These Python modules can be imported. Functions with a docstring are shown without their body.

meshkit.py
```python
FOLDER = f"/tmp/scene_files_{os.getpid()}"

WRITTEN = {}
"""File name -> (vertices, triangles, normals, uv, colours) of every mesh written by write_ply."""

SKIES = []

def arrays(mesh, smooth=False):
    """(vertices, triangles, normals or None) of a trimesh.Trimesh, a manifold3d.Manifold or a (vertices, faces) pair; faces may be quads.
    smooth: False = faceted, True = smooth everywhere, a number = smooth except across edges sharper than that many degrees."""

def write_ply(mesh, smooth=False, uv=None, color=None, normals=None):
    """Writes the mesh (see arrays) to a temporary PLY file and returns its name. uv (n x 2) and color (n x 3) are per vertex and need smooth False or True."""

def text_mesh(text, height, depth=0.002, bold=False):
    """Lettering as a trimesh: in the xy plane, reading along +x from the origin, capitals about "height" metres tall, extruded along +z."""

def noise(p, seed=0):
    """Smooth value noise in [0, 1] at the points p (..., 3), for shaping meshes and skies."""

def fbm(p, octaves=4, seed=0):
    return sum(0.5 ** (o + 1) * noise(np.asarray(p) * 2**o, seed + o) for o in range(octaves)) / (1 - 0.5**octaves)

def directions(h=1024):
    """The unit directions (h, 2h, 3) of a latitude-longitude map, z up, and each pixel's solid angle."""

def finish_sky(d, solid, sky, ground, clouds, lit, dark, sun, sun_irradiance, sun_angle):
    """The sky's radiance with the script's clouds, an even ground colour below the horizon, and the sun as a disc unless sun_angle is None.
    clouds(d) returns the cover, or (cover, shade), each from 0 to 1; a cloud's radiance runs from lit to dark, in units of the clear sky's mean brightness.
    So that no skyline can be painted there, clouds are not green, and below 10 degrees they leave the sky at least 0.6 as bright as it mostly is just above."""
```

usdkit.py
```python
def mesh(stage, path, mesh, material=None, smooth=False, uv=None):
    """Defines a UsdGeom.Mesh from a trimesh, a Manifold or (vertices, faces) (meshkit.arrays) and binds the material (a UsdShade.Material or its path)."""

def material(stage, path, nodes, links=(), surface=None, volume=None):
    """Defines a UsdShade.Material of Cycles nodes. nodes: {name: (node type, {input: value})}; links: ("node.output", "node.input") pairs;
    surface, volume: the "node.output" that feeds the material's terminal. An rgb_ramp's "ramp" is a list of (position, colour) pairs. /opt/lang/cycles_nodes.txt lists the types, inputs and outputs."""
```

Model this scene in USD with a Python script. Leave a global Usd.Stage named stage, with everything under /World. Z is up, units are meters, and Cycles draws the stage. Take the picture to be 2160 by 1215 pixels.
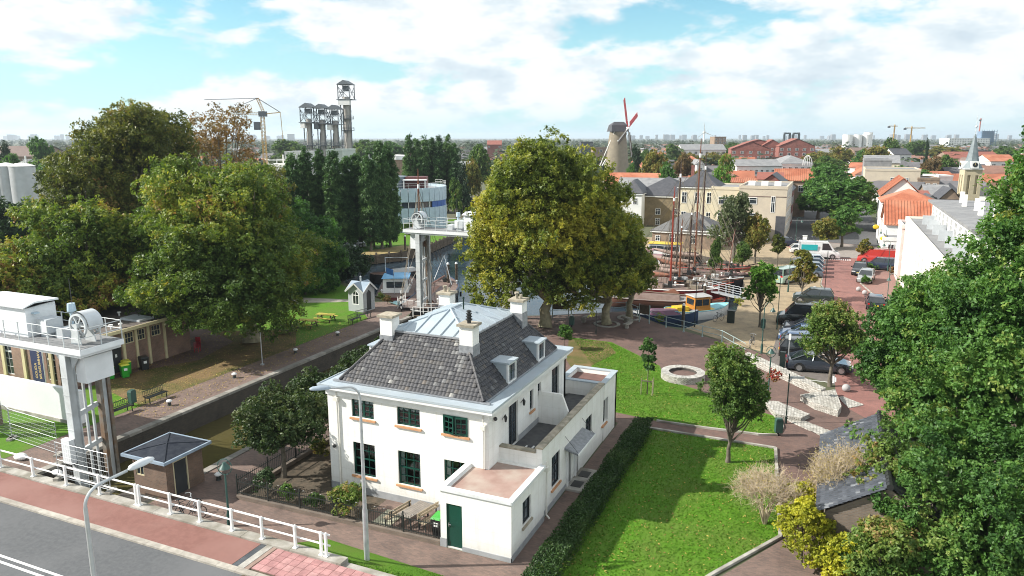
import math, random, numpy as np, trimesh, usdkit, meshkit
from shapely.geometry import Polygon, LineString, box as sbox
from shapely.ops import unary_union
from pxr import Usd, UsdGeom, UsdLux, UsdShade, Gf, Sdf, Vt
stage = Usd.Stage.CreateInMemory()
UsdGeom.SetStageUpAxis(stage, 'Z'); UsdGeom.SetStageMetersPerUnit(stage, 1.0)
UsdGeom.Xform.Define(stage, '/World'); UsdGeom.Scope.Define(stage, '/World/Looks')
rng = np.random.default_rng(7)
# ---------------------------------------------------------------- camera, sky, sun, exposure
CAM = np.array([22.93, -29.01, 18.0]); YAW = 23.5135; FPX = 1550.0; HORIZ = 290.0
PITCH = math.atan((607.5 - HORIZ) / FPX)
EXPOSURE = 0.80
SUN_DIR = np.array([-0.90, -0.436, 0.0]); SUN_EL = math.radians(34.5)
SUN_DIR = SUN_DIR / np.linalg.norm(SUN_DIR) * math.cos(SUN_EL) + np.array([0, 0, math.sin(SUN_EL)])
SUN_ROT = math.atan2(SUN_DIR[0], SUN_DIR[1])
HAZE_D = 0.00011
SKY_AT = (7.7, 3.3, 2.2)
SUN_INT = 1.25; SKY_STR = 0.084
cam = UsdGeom.Camera.Define(stage, '/World/camera')
cam.CreateHorizontalApertureAttr(36.0); cam.CreateVerticalApertureAttr(20.25)
cam.CreateFocalLengthAttr(36.0 * FPX / 2160.0); cam.CreateClippingRangeAttr(Gf.Vec2f(0.2, 60000))
cam.CreateExposureAttr(EXPOSURE)
cam.AddTranslateOp().Set(Gf.Vec3d(*CAM)); cam.AddRotateZOp().Set(YAW); cam.AddRotateXOp().Set(90.0 - math.degrees(PITCH))
sun = UsdLux.DistantLight.Define(stage, '/World/sun')
sun.CreateIntensityAttr(SUN_INT); sun.CreateAngleAttr(0.5); sun.CreateNormalizeAttr(True); sun.CreateColorAttr(Gf.Vec3f(1.0, 0.955, 0.88))
q = Gf.Rotation(Gf.Vec3d(0, 0, 1), Gf.Vec3d(*SUN_DIR)).GetQuat()
sun.AddOrientOp().Set(Gf.Quatf(q))
sky = UsdLux.DomeLight.Define(stage, '/World/sky')
SKYN = {
 'sky': ('sky_texture', {'sky_type': 'single_scattering', 'sun_disc': False, 'sun_elevation': SUN_EL, 'sun_rotation': SUN_ROT, 'altitude': 30.0, 'air_density': 1.0, 'aerosol_density': 0.6, 'ozone_density': 1.6}),
 'tc': ('texture_coordinate', {}),
 'mp': ('mapping', {'mapping_type': 'point', 'location': SKY_AT, 'scale': (1.0, 1.0, 2.6)}),
 'n1': ('noise_texture', {'scale': 5.2, 'detail': 10.0, 'roughness': 0.54, 'distortion': 0.1}),
 'n2': ('noise_texture', {'scale': 11.0, 'detail': 8.0, 'roughness': 0.58}),
 'sep': ('separate_xyz', {}),
 'cov': ('map_range', {'range_type': 'smoothstep', 'from_min': 0.385, 'from_max': 0.475, 'to_min': 0.0, 'to_max': 1.0, 'clamp': True}),
 'shade': ('rgb_ramp', {'ramp': [(0.30, (4.7, 5.5, 6.1)), (0.42, (5.6, 6.3, 6.7)), (0.50, (6.9, 7.1, 7.2)), (1.0, (7.6, 7.65, 7.6))]}),
 'hz': ('map_range', {'range_type': 'smoothstep', 'from_min': 0.0, 'from_max': 0.05, 'to_min': 0.35, 'to_max': 1.0, 'clamp': True}),
 'cm': ('math', {'math_type': 'multiply'}),
 'tint': ('mix_color', {'blend_type': 'multiply', 'fac': 1.0, 'b': (0.82, 1.20, 1.16), 'use_clamp': False}),
 'lowf': ('map_range', {'range_type': 'smoothstep', 'from_min': -0.02, 'from_max': 0.20, 'to_min': 0.85, 'to_max': 0.0, 'clamp': True}),
 'low': ('mix_color', {'blend_type': 'mix', 'use_clamp': False, 'b': (4.1, 6.2, 6.9)}),
 'mix': ('mix_color', {'blend_type': 'mix', 'use_clamp': False}),
 'bg': ('background_shader', {'strength': SKY_STR}),
}
skym = usdkit.material(stage, '/World/Looks/sky_look', SKYN, [
 ('tc.generated', 'mp.vector'), ('mp.vector', 'n1.vector'), ('mp.vector', 'n2.vector'), ('tc.generated', 'sep.vector'),
 ('n1.fac', 'cov.value'), ('n2.fac', 'shade.fac'), ('sep.z', 'hz.value'), ('cov.result', 'cm.value1'), ('hz.result', 'cm.value2'),
 ('sky.color', 'tint.a'), ('cm.value', 'mix.fac'), ('sep.z', 'lowf.value'), ('lowf.result', 'low.fac'), ('tint.result', 'low.a'), ('low.result', 'mix.a'), ('shade.color', 'mix.b'), ('mix.result', 'bg.color')], surface='bg.background')
UsdShade.MaterialBindingAPI.Apply(sky.GetPrim()).Bind(skym)
# ---------------------------------------------------------------- placing helpers (ground position under a line of sight)
_a = math.radians(YAW)
RW = np.array([[math.cos(_a), -math.sin(_a), 0], [math.sin(_a), math.cos(_a), 0], [0, 0, 1]])
def ray(px, py):
    u, v = (px - 1080) / FPX, (py - 607.5) / FPX
    return RW @ np.array([u, math.cos(PITCH) - v * math.sin(PITCH), -math.sin(PITCH) - v * math.cos(PITCH)])
def at(px, py, z=0.0):
    d = ray(px, py); return CAM + d * ((z - CAM[2]) / d[2])
def fwd(p): return float((RW.T @ (np.array([p[0], p[1], CAM[2]]) - CAM))[1])
def zat(py, Y): return 18 - Y * math.tan(PITCH + math.atan((py - 607.5) / FPX))
def gd(px, Y, z=0.0):
    """ground point at forward distance Y in the column px (for things whose foot is hidden)"""
    dep = Y * math.cos(PITCH) + 18 * math.sin(PITCH) * (1 - z / 18)
    return np.array([*(CAM + RW @ np.array([(px - 1080) / FPX * dep, Y, 0]))[:2], z])
def wpx(n, Y): return n / FPX * (Y * math.cos(PITCH) + 2)
# ---------------------------------------------------------------- prims
_used = {}
def uniq(parent, name):
    k = (parent, name); n = _used.get(k, 0); _used[k] = n + 1
    return f'{parent}/{name}' if n == 0 else f'{parent}/{name}_{n:03d}'
def tag(path, label=None, cat=None, group=None, kind=None):
    p = stage.GetPrimAtPath(path)
    for k, v in (('label', label), ('category', cat), ('group', group), ('kind', kind)):
        if v: p.SetCustomDataByKey(k, v)
    return path
def thing(name, label, cat, loc=(0, 0, 0), rot=0.0, group=None, scale=None):
    path = uniq('/World', name); x = UsdGeom.Xform.Define(stage, path)
    x.AddTranslateOp().Set(Gf.Vec3d(*map(float, loc))); x.AddRotateZOp().Set(float(rot))
    if scale is not None: x.AddScaleOp().Set(Gf.Vec3f(*map(float, (scale if np.ndim(scale) else (scale,) * 3))))
    return tag(path, label, cat, group)
def dup(src, loc, rot, label, group=None, scale=None, cat=None):
    name = src.split('/')[-1]
    if name[-4:-3] == '_' and name[-3:].isdigit(): name = name[:-4]
    path = uniq('/World', name); x = UsdGeom.Xform.Define(stage, path)
    x.GetPrim().GetReferences().AddInternalReference(src)
    x.ClearXformOpOrder()
    for op, val in (('t', loc), ('r', rot), ('s', scale)):
        if val is None: continue
        if op == 't': x.AddTranslateOp().Set(Gf.Vec3d(*map(float, val)))
        elif op == 'r': x.AddRotateZOp().Set(float(val))
        else: x.AddScaleOp().Set(Gf.Vec3f(*map(float, (val if np.ndim(val) else (val,) * 3))))
    x.GetPrim().SetInstanceable(True)
    return tag(path, label, cat, group)
def setgroup(path, g): stage.GetPrimAtPath(path).SetCustomDataByKey('group', g); return path
class MB:
    def __init__(s): s.v, s.f, s.t, s.n = [], [], [], 0
    def add(s, v, f, tint=0.5):
        v = np.asarray(v, float).reshape(-1, 3); f = np.asarray(f, int)
        if f.ndim == 2 and f.shape[1] == 4: f = np.vstack([f[:, [0, 1, 2]], f[:, [0, 2, 3]]])
        s.v.append(v); s.f.append(f + s.n); s.t.append(np.broadcast_to(np.asarray(tint, float), (len(v),))); s.n += len(v); return s
    def tm(s, m, tint=0.5): return s.add(m.vertices, m.faces, tint)
    def box(s, x0, y0, z0, x1, y1, z1, tint=0.5):
        v = [(x, y, z) for z in (z0, z1) for x, y in ((x0, y0), (x1, y0), (x1, y1), (x0, y1))]
        return s.add(v, [(3, 2, 1, 0), (4, 5, 6, 7), (0, 1, 5, 4), (1, 2, 6, 5), (2, 3, 7, 6), (3, 0, 4, 7)], tint)
    def bx(s, c, d, rz=0.0, tint=0.5):
        b = MB().box(-d[0] / 2, -d[1] / 2, -d[2] / 2, d[0] / 2, d[1] / 2, d[2] / 2); v, f, _ = b.get()
        a = math.radians(rz); M = np.array([[math.cos(a), -math.sin(a), 0], [math.sin(a), math.cos(a), 0], [0, 0, 1]])
        return s.add(v @ M.T + np.asarray(c, float), f, tint)
    def bar(s, p, q, w, h=None, tint=0.5):
        p, q = np.asarray(p, float), np.asarray(q, float); h = w if h is None else h
        d = q - p; L = np.linalg.norm(d); d = d / max(L, 1e-9)
        u = np.cross(d, (0, 0, 1.0) if abs(d[2]) < 0.95 else (1.0, 0, 0)); u /= np.linalg.norm(u); n = np.cross(u, d)
        v = [c + u * a * w / 2 + n * b * h / 2 for c in (p, q) for a, b in ((-1, -1), (1, -1), (1, 1), (-1, 1))]
        return s.add(v, [(0, 1, 2, 3), (7, 6, 5, 4), (0, 4, 5, 1), (1, 5, 6, 2), (2, 6, 7, 3), (3, 7, 4, 0)], tint)
    def tube(s, pts, r, n=6, tint=0.5, cap=True):
        p = np.asarray(pts, float); r = np.broadcast_to(np.asarray(r, float), (len(p),))
        t = np.gradient(p, axis=0); t /= np.linalg.norm(t, axis=1, keepdims=True) + 1e-12
        ref = np.array([0, 0, 1.0]) if np.abs(t[:, 2]).mean() < 0.7 else np.array([0.31, 0.95, 0.05])
        a = np.cross(t, ref); a /= np.linalg.norm(a, axis=1, keepdims=True) + 1e-12; b = np.cross(t, a)
        g = np.arange(n) * 2 * np.pi / n
        v = (p[:, None] + r[:, None, None] * (np.cos(g)[None, :, None] * a[:, None] + np.sin(g)[None, :, None] * b[:, None])).reshape(-1, 3)
        i, j = np.meshgrid(np.arange(len(p) - 1), np.arange(n), indexing='ij')
        f = np.stack([i * n + j, i * n + (j + 1) % n, (i + 1) * n + (j + 1) % n, (i + 1) * n + j], -1).reshape(-1, 4)[:, ::-1]
        f = np.vstack([f[:, [0, 1, 2]], f[:, [0, 2, 3]]])
        if cap:
            e = (len(p) - 1) * n
            f = np.vstack([f, [(0, k, k + 1) for k in range(1, n - 1)], [(e, e + k + 1, e + k) for k in range(1, n - 1)]])
        return s.add(v, f, tint)
    def lathe(s, prof, c=(0, 0, 0), n=16, tint=0.5):
        prof = np.asarray(prof, float); g = np.arange(n) * 2 * np.pi / n
        v = np.stack([prof[:, 0, None] * np.cos(g), prof[:, 0, None] * np.sin(g), np.repeat(prof[:, 1, None], n, 1)], -1).reshape(-1, 3) + np.asarray(c, float)
        i, j = np.meshgrid(np.arange(len(prof) - 1), np.arange(n), indexing='ij')
        f = np.stack([i * n + j, i * n + (j + 1) % n, (i + 1) * n + (j + 1) % n, (i + 1) * n + j], -1).reshape(-1, 4)
        return s.add(v, f, tint)
    def cyl(s, x, y, z0, z1, r0, r1=None, n=12, tint=0.5):
        r1 = r0 if r1 is None else r1
        return s.lathe([(0, z0), (r0, z0), (r1, z1), (0, z1)], (x, y, 0), n, tint)
    def poly(s, pts, tint=0.5):
        return s.add(pts, [(0, k, k + 1) for k in range(1, len(pts) - 1)], tint)
    def sheet(s, poly, z=0.0, tint=0.5):
        for g in getattr(poly, 'geoms', [poly]):
            if g.is_empty or g.geom_type != 'Polygon': continue
            v, f = trimesh.creation.triangulate_polygon(g, engine='earcut')
            f = np.asarray(f); d = np.cross(v[f[:, 1]] - v[f[:, 0]], v[f[:, 2]] - v[f[:, 0]]); f = np.where((d < 0)[:, None], f[:, ::-1], f)
            s.add(np.c_[v, np.full(len(v), z)], f, tint)
        return s
    def prism(s, poly, z0, z1, tint=0.5):
        if not hasattr(poly, 'geom_type'): poly = Polygon(poly)
        for g in getattr(poly, 'geoms', [poly]):
            if g.is_empty: continue
            m = trimesh.creation.extrude_polygon(g, z1 - z0, engine='earcut'); m.apply_translation((0, 0, z0)); s.tm(m, tint)
        return s
    def slab(s, poly, org, u, w, th, tint=0.5):
        """polygon in the (u, w) plane at org, extruded by th along u x w"""
        u, w = np.asarray(u, float), np.asarray(w, float); n = np.cross(u, w)
        b = MB().prism(poly, 0, th); v, f, _ = b.get()
        return s.add(np.asarray(org, float) + v[:, :1] * u + v[:, 1:2] * w + v[:, 2:] * n, f, tint)
    def loft(s, rings, cap=True, tint=0.5, closed=True):
        R_ = [np.asarray(r, float) for r in rings]; n = len(R_[0]); v = np.vstack(R_); m = n if closed else n - 1
        f = [(i * n + j, i * n + (j + 1) % n, (i + 1) * n + (j + 1) % n, (i + 1) * n + j) for i in range(len(R_) - 1) for j in range(m)]
        f = np.array(f); f = np.vstack([f[:, [0, 1, 2]], f[:, [0, 2, 3]]])
        if cap and closed:
            e = (len(R_) - 1) * n
            f = np.vstack([f, [(0, k + 1, k) for k in range(1, n - 1)], [(e, e + k, e + k + 1) for k in range(1, n - 1)]])
        return s.add(v, f, tint)
    def ball(s, c, r, k=2, tint=0.5):
        m = trimesh.creation.icosphere(k, 1.0); return s.add(m.vertices * np.asarray(r, float) + np.asarray(c, float), m.faces, tint)
    def get(s): return np.vstack(s.v), np.vstack(s.f), np.concatenate(s.t)
    def xf(s, loc=(0, 0, 0), rz=0.0, sc=1.0):
        v, f, t = s.get(); a = math.radians(rz); M = np.array([[math.cos(a), -math.sin(a), 0], [math.sin(a), math.cos(a), 0], [0, 0, 1]])
        s.v, s.f, s.t = [(v * sc) @ M.T + np.asarray(loc, float)], [f], [t]; return s
_T = Sdf.ValueTypeNames
def put(parent, name, mb, mat, smooth=False, tint=False, label=None, kind=None):
    path = uniq(parent, name); v, f, t = mb.get()
    if tint and smooth is False:
        m = usdkit.mesh(stage, path, (v, f), mat)
        UsdGeom.PrimvarsAPI(m).CreatePrimvar('tint', _T.FloatArray, 'vertex').Set(Vt.FloatArray.FromNumpy(t.astype(np.float32)))
    else:
        usdkit.mesh(stage, path, (v, f), mat, smooth=smooth)
    if label or kind: tag(path, label, None, None, kind)
    return path
def lone(name, mb, mat, label, cat, group=None, smooth=False, tint=False, kind=None):
    return tag(put('/World', name, mb, mat, smooth, tint), label, cat, group, kind)
def struct(name, mb, mat, smooth=False, tint=False): return tag(put('/World', name, mb, mat, smooth, tint), kind='structure')
# ---------------------------------------------------------------- materials
_m = {}
def mat(name, c1, c2=None, scale=2.0, rough=0.6, metal=0.0, bump=0.0, bscale=None, spec=0.5, detail=4.0, lo=0.35, hi=0.65, c3=None, s3=0.3, trans=0.0, tintramp=None, sc3=None, coat=0.0):
    """principled with world-space noise between c1 and c2; c3: a second broad noise; tintramp: colours over the mesh's tint attribute, multiplied in"""
    if name in _m: return _m[name]
    c2 = c2 or tuple(x * 0.8 for x in c1)
    N = {'g': ('geometry', {}), 'n': ('noise_texture', {'scale': scale, 'detail': detail, 'roughness': 0.6}), 'p': ('principled_bsdf', {'roughness': rough, 'metallic': metal, 'specular_ior_level': spec, 'coat_weight': coat})}
    L = [('g.position', 'n.vector')]
    if tintramp:
        N['at'] = ('attribute', {'attribute': 'tint'}); N['r'] = ('rgb_ramp', {'ramp': tintramp}); L += [('at.fac', 'r.fac')]
        N['r2'] = ('rgb_ramp', {'ramp': [(lo, (0.8, 0.8, 0.8)), (hi, (1.15, 1.15, 1.15))]}); L += [('n.fac', 'r2.fac')]
        N['mm'] = ('mix_color', {'blend_type': 'multiply', 'fac': 1.0, 'use_clamp': False}); L += [('r.color', 'mm.a'), ('r2.color', 'mm.b')]; out = 'mm.result'
    else:
        N['r'] = ('rgb_ramp', {'ramp': [(lo, c1), (hi, c2)]}); L += [('n.fac', 'r.fac')]; out = 'r.color'
    if c3:
        N['n3'] = ('noise_texture', {'scale': s3, 'detail': 3.0}); L += [('g.position', 'n3.vector')]
        N['r3'] = ('rgb_ramp', {'ramp': [(0.42, (0, 0, 0)), (0.62, (1, 1, 1))]}); L += [('n3.fac', 'r3.fac')]
        N['m3'] = ('mix_color', {'b': c3}); L += [('r3.color', 'm3.fac'), (out, 'm3.a')]; out = 'm3.result'
    L += [(out, 'p.base_color')]
    if bump:
        N['nb'] = ('noise_texture', {'scale': bscale or scale * 4, 'detail': 3.0}); N['b'] = ('bump', {'strength': bump, 'distance': 0.02})
        L += [('g.position', 'nb.vector'), ('nb.fac', 'b.height'), ('b.normal', 'p.normal')]
    surf = 'p.BSDF'
    if trans:
        N['t'] = ('translucent_bsdf', {}); N['mx'] = ('mix_closure', {'fac': trans})
        N['tc'] = ('mix_color', {'blend_type': 'multiply', 'fac': 1.0, 'b': (1.5, 1.6, 0.7), 'use_clamp': False})
        L += [(out, 'tc.a'), ('tc.result', 't.color'), ('p.BSDF', 'mx.closure1'), ('t.BSDF', 'mx.closure2')]; surf = 'mx.closure'
    _m[name] = usdkit.material(stage, f'/World/Looks/{name}', N, L, surface=surf); return _m[name]
def brickmat(name, c1, c2, mortar, w=0.22, h=0.065, gap=0.01, axis='x', rough=0.85, bump=0.4):
    """courses of brick for walls seen from afar; axis: the horizontal direction of the wall ('xy' for both, 'flat' for paving)"""
    if name in _m: return _m[name]
    N = {'g': ('geometry', {}), 's': ('separate_xyz', {}), 'c': ('combine_xyz', {}), 'a': ('math', {'math_type': 'add'}),
         'b': ('brick_texture', {'scale': 1.0, 'color1': c1, 'color2': c2, 'mortar': mortar, 'mortar_size': gap, 'brick_width': w, 'row_height': h, 'mortar_smooth': 0.3}),
         'n': ('noise_texture', {'scale': 0.7, 'detail': 9.0, 'roughness': 0.65}), 'r': ('rgb_ramp', {'ramp': [(0.28, (0.58, 0.58, 0.58)), (0.45, (0.9, 0.9, 0.9)), (0.72, (1.22, 1.2, 1.17))]}),
         'm': ('mix_color', {'blend_type': 'multiply', 'fac': 1.0, 'use_clamp': False}), 'p': ('principled_bsdf', {'roughness': rough}),
         'bp': ('bump', {'strength': bump, 'distance': 0.01, 'invert': True})}
    L = [('g.position', 's.vector'), ('s.x', 'a.value1'), ('s.y', 'a.value2'), ('g.position', 'n.vector'), ('n.fac', 'r.fac'), ('b.color', 'm.a'), ('r.color', 'm.b'), ('m.result', 'p.base_color'), ('b.fac', 'bp.height'), ('bp.normal', 'p.normal'), ('c.vector', 'b.vector')]
    L += [('s.x', 'c.x'), ('s.y', 'c.y')] if axis == 'flat' else [('a.value', 'c.x'), ('s.z', 'c.y')]
    _m[name] = usdkit.material(stage, f'/World/Looks/{name}', N, L, surface='p.BSDF'); return _m[name]
def paint(name, c, rough=0.4, metal=0.0, coat=0.0): return mat(name, c, tuple(x * 0.86 for x in c), scale=1.3, rough=rough, metal=metal, coat=coat)
# ================================================================ ground, water, paving
G_TERRAIN = mat('terrain_look', (0.060, 0.075, 0.032), (0.10, 0.095, 0.055), scale=0.02, rough=0.95)
G_LAWN = mat('lawn_look', (0.058, 0.150, 0.006), (0.085, 0.195, 0.012), scale=2.6, rough=0.8, bump=0.8, bscale=16, spec=0.2, detail=10, lo=0.3, hi=0.7, c3=(0.088, 0.158, 0.018), s3=0.5)
G_DRY = mat('dry_lawn_look', (0.125, 0.10, 0.040), (0.070, 0.085, 0.02), scale=1.8, rough=0.9, bump=0.6, bscale=12, spec=0.2, detail=9, c3=(0.17, 0.115, 0.055), s3=0.4)
G_SOIL = mat('soil_look', (0.055, 0.045, 0.03), (0.10, 0.075, 0.05), scale=3, rough=0.95, bump=0.5)
B_SQ = brickmat('square_brick_look', (0.165, 0.095, 0.075), (0.115, 0.07, 0.06), (0.10, 0.08, 0.07), 0.21, 0.07, 0.006, 'flat')
B_PATH = brickmat('path_brick_look', (0.20, 0.13, 0.105), (0.135, 0.095, 0.08), (0.12, 0.10, 0.085), 0.21, 0.07, 0.006, 'flat')
B_ST = brickmat('street_brick_look', (0.27, 0.115, 0.095), (0.21, 0.095, 0.08), (0.16, 0.10, 0.09), 0.21, 0.07, 0.006, 'flat')
B_PLAZA = brickmat('plaza_brick_look', (0.34, 0.265, 0.165), (0.28, 0.21, 0.13), (0.22, 0.18, 0.12), 0.3, 0.1, 0.006, 'flat')
ASPH = mat('asphalt_look', (0.074, 0.078, 0.083), (0.10, 0.103, 0.107), scale=5, rough=0.85, bump=0.25, bscale=60, detail=8, c3=(0.118, 0.12, 0.124), s3=0.22)
ASPH_D = mat('dark_asphalt_look', (0.06, 0.06, 0.065), (0.09, 0.09, 0.09), scale=3, rough=0.85, bump=0.2, bscale=40)
REDPATH = mat('red_asphalt_look', (0.175, 0.078, 0.062), (0.215, 0.098, 0.08), scale=4, rough=0.85, bump=0.25, bscale=60, detail=8, c3=(0.235, 0.12, 0.10), s3=0.3)
CONC = mat('concrete_look', (0.30, 0.285, 0.255), (0.42, 0.40, 0.36), scale=2.2, rough=0.85, bump=0.3, bscale=18, detail=8, c3=(0.20, 0.185, 0.15), s3=0.9)
STONE = mat('coping_look', (0.20, 0.19, 0.17), (0.30, 0.285, 0.25), scale=2.0, rough=0.85, bump=0.3, bscale=15, tintramp=[(0, (0.16, 0.15, 0.13)), (0.5, (0.23, 0.215, 0.19)), (1, (0.30, 0.28, 0.25))])
QWALL = brickmat('quay_wall_look', (0.075, 0.06, 0.045), (0.05, 0.042, 0.035), (0.035, 0.035, 0.03), 0.22, 0.07, 0.008)
WHITE_MARK = mat('road_marking_look', (0.72, 0.72, 0.70), (0.60, 0.60, 0.58), scale=6, rough=0.7)
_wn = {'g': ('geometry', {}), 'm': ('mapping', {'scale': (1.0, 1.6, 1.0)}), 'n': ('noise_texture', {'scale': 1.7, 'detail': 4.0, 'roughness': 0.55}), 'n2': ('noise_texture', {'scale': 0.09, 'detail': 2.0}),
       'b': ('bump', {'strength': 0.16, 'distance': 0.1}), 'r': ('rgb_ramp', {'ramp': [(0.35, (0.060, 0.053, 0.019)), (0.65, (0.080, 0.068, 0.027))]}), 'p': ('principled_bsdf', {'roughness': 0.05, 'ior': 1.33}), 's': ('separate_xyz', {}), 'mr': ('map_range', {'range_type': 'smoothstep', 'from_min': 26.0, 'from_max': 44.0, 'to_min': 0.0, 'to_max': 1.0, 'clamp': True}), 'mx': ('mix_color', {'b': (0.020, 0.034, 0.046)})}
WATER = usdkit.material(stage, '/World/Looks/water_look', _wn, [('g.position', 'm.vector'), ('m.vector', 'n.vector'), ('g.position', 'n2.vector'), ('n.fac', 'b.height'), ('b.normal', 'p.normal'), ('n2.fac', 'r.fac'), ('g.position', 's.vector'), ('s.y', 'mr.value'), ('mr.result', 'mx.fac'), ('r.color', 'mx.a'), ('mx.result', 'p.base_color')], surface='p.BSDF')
WZ = -1.5
LOCK_L, LOCK_R = -15.7, -7.75
water_poly = Polygon([(LOCK_L, -40), (LOCK_L, 33), (-17.0, 36.2), (-24, 40.5), (-34, 47), (-42.5, 60), (-43.2, 65), (-39.9, 70.7), (-39.7, 78.8), (-41.9, 91.2), (-50.5, 116), (-64, 150), (-46, 170), (-26, 130), (-14, 100), (-4.5, 89.6), (3.5, 87.5), (10.8, 81.5), (13.7, 65), (14.5, 49.7), (12.7, 44.8), (10.9, 40.6), (9.1, 40.6), (7.1, 42.3), (3.9, 45.3), (0.9, 43.0), (-3.0, 40.3), (-6.2, 38.5), (LOCK_R, 36), (LOCK_R, -40)])
struct('ground', MB().sheet(sbox(-9000, -400, 9000, 14000).difference(water_poly), 0.0), G_TERRAIN)
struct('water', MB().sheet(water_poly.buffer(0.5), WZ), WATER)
qw = MB(); wc = list(water_poly.exterior.coords)
for a, b in zip(wc[:-1], wc[1:]): qw.add([(a[0], a[1], 0), (b[0], b[1], 0), (b[0], b[1], -3.2), (a[0], a[1], -3.2)], [(0, 1, 2, 3)])
quay = struct('quay_wall', qw, QWALL)
for side, x0, x1 in ((0, LOCK_L - 0.46, LOCK_L + 0.03), (1, LOCK_R - 0.03, LOCK_R + 0.42)):
    y = -5.9 if side == 0 else -1.6
    while y < 33:
        L = 0.95 + 0.25 * rng.random()
        put(quay, 'coping_stone', MB().box(x0, y, -0.12, x1 + 0.01 * rng.random(), y + L - 0.02, 0.05 + 0.012 * rng.random(), tint=rng.random()), STONE, tint=True); y += L
def area(name, pts, m, z): return struct(name, MB().sheet((pts if hasattr(pts, 'geom_type') else Polygon(pts)).difference(water_poly), z), m)
def pix(*l): return [tuple(at(*q_)[:2]) for q_ in l]
# right bank: paving round the house, the square by the harbour, lawns
area('quay_path', [(LOCK_R + 0.4, -6.5), (LOCK_R + 0.4, 36), (-6.2, 38.3), (-3, 40.1), (0, 42.3), (0, 14), (-3.75, 11), (-3.75, -6.5)], B_PATH, 0.004)
sq = Polygon([(0, 14), (0, 42.2), (0.9, 42.8), (3.9, 45.1), (7.1, 42.1), (9.1, 40.4), (14.9, 37.2), (19.5, 33.9), (24.9, 24.3), (27.0, 21.0), (27.5, 8.0), (24.0, 3), (21.6, 3.7), (21.2, 13), (13.4, 14.5), (9.2, 14.8)])
area('square', sq, B_SQ, 0.004)
area('footpath', Polygon([(-3.75, -6.5), (-3.75, -2.85), (7.95, -2.75), (11.4, -2.75), (11.4, 14.9), (9.2, 15.2), (13.5, 15.6), (13.0, 14.5), (12.5, 14), (12.55, -3.6), (13.2, -4.2), (13.2, -5.2), (3.0, -4.35), (1.6, -6.5)]), B_PATH, 0.008)
lawn_n = pix((1203, 712), (1290, 722), (1352, 752), (1392, 772), (1400, 800), (1470, 822), (1530, 845), (1640, 880), (1649, 900), (1640, 918), (1600, 917), (1480, 902), (1385, 888), (1300, 870))
area('lawn', Polygon(lawn_n + [(9.3, 14.2), (9.3, 20)]), G_LAWN, 0.012)
area('lawn', [(12.5, -7.2), (12.5, 14.35), (14.0, 14.55), (20.9, 14.35), (21.9, 4.1), (19.6, -0.1), (17.2, -4.6), (16.0, -7.2)], G_LAWN, 0.014)
area('dry_grass', pix((1200, 715), (1280, 722), (1300, 745), (1260, 765), (1215, 790), (1195, 760)), G_DRY, 0.020)
area('soil', [(-3.7, -2.7), (7.95, -2.6), (7.95, 0), (0, 0), (0, 11.0), (-3.7, 11.0)], G_SOIL, 0.010)
area('terrace_paving', [(3.4, -2.4), (7.95, -2.4), (7.95, -0.02), (3.4, -0.02)], B_PATH, 0.016)
area('side_path', [(16.4, -7.2), (19.9, -0.1), (22.2, 4.2), (27, 6), (27, -9)], B_PATH, 0.012)
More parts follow.
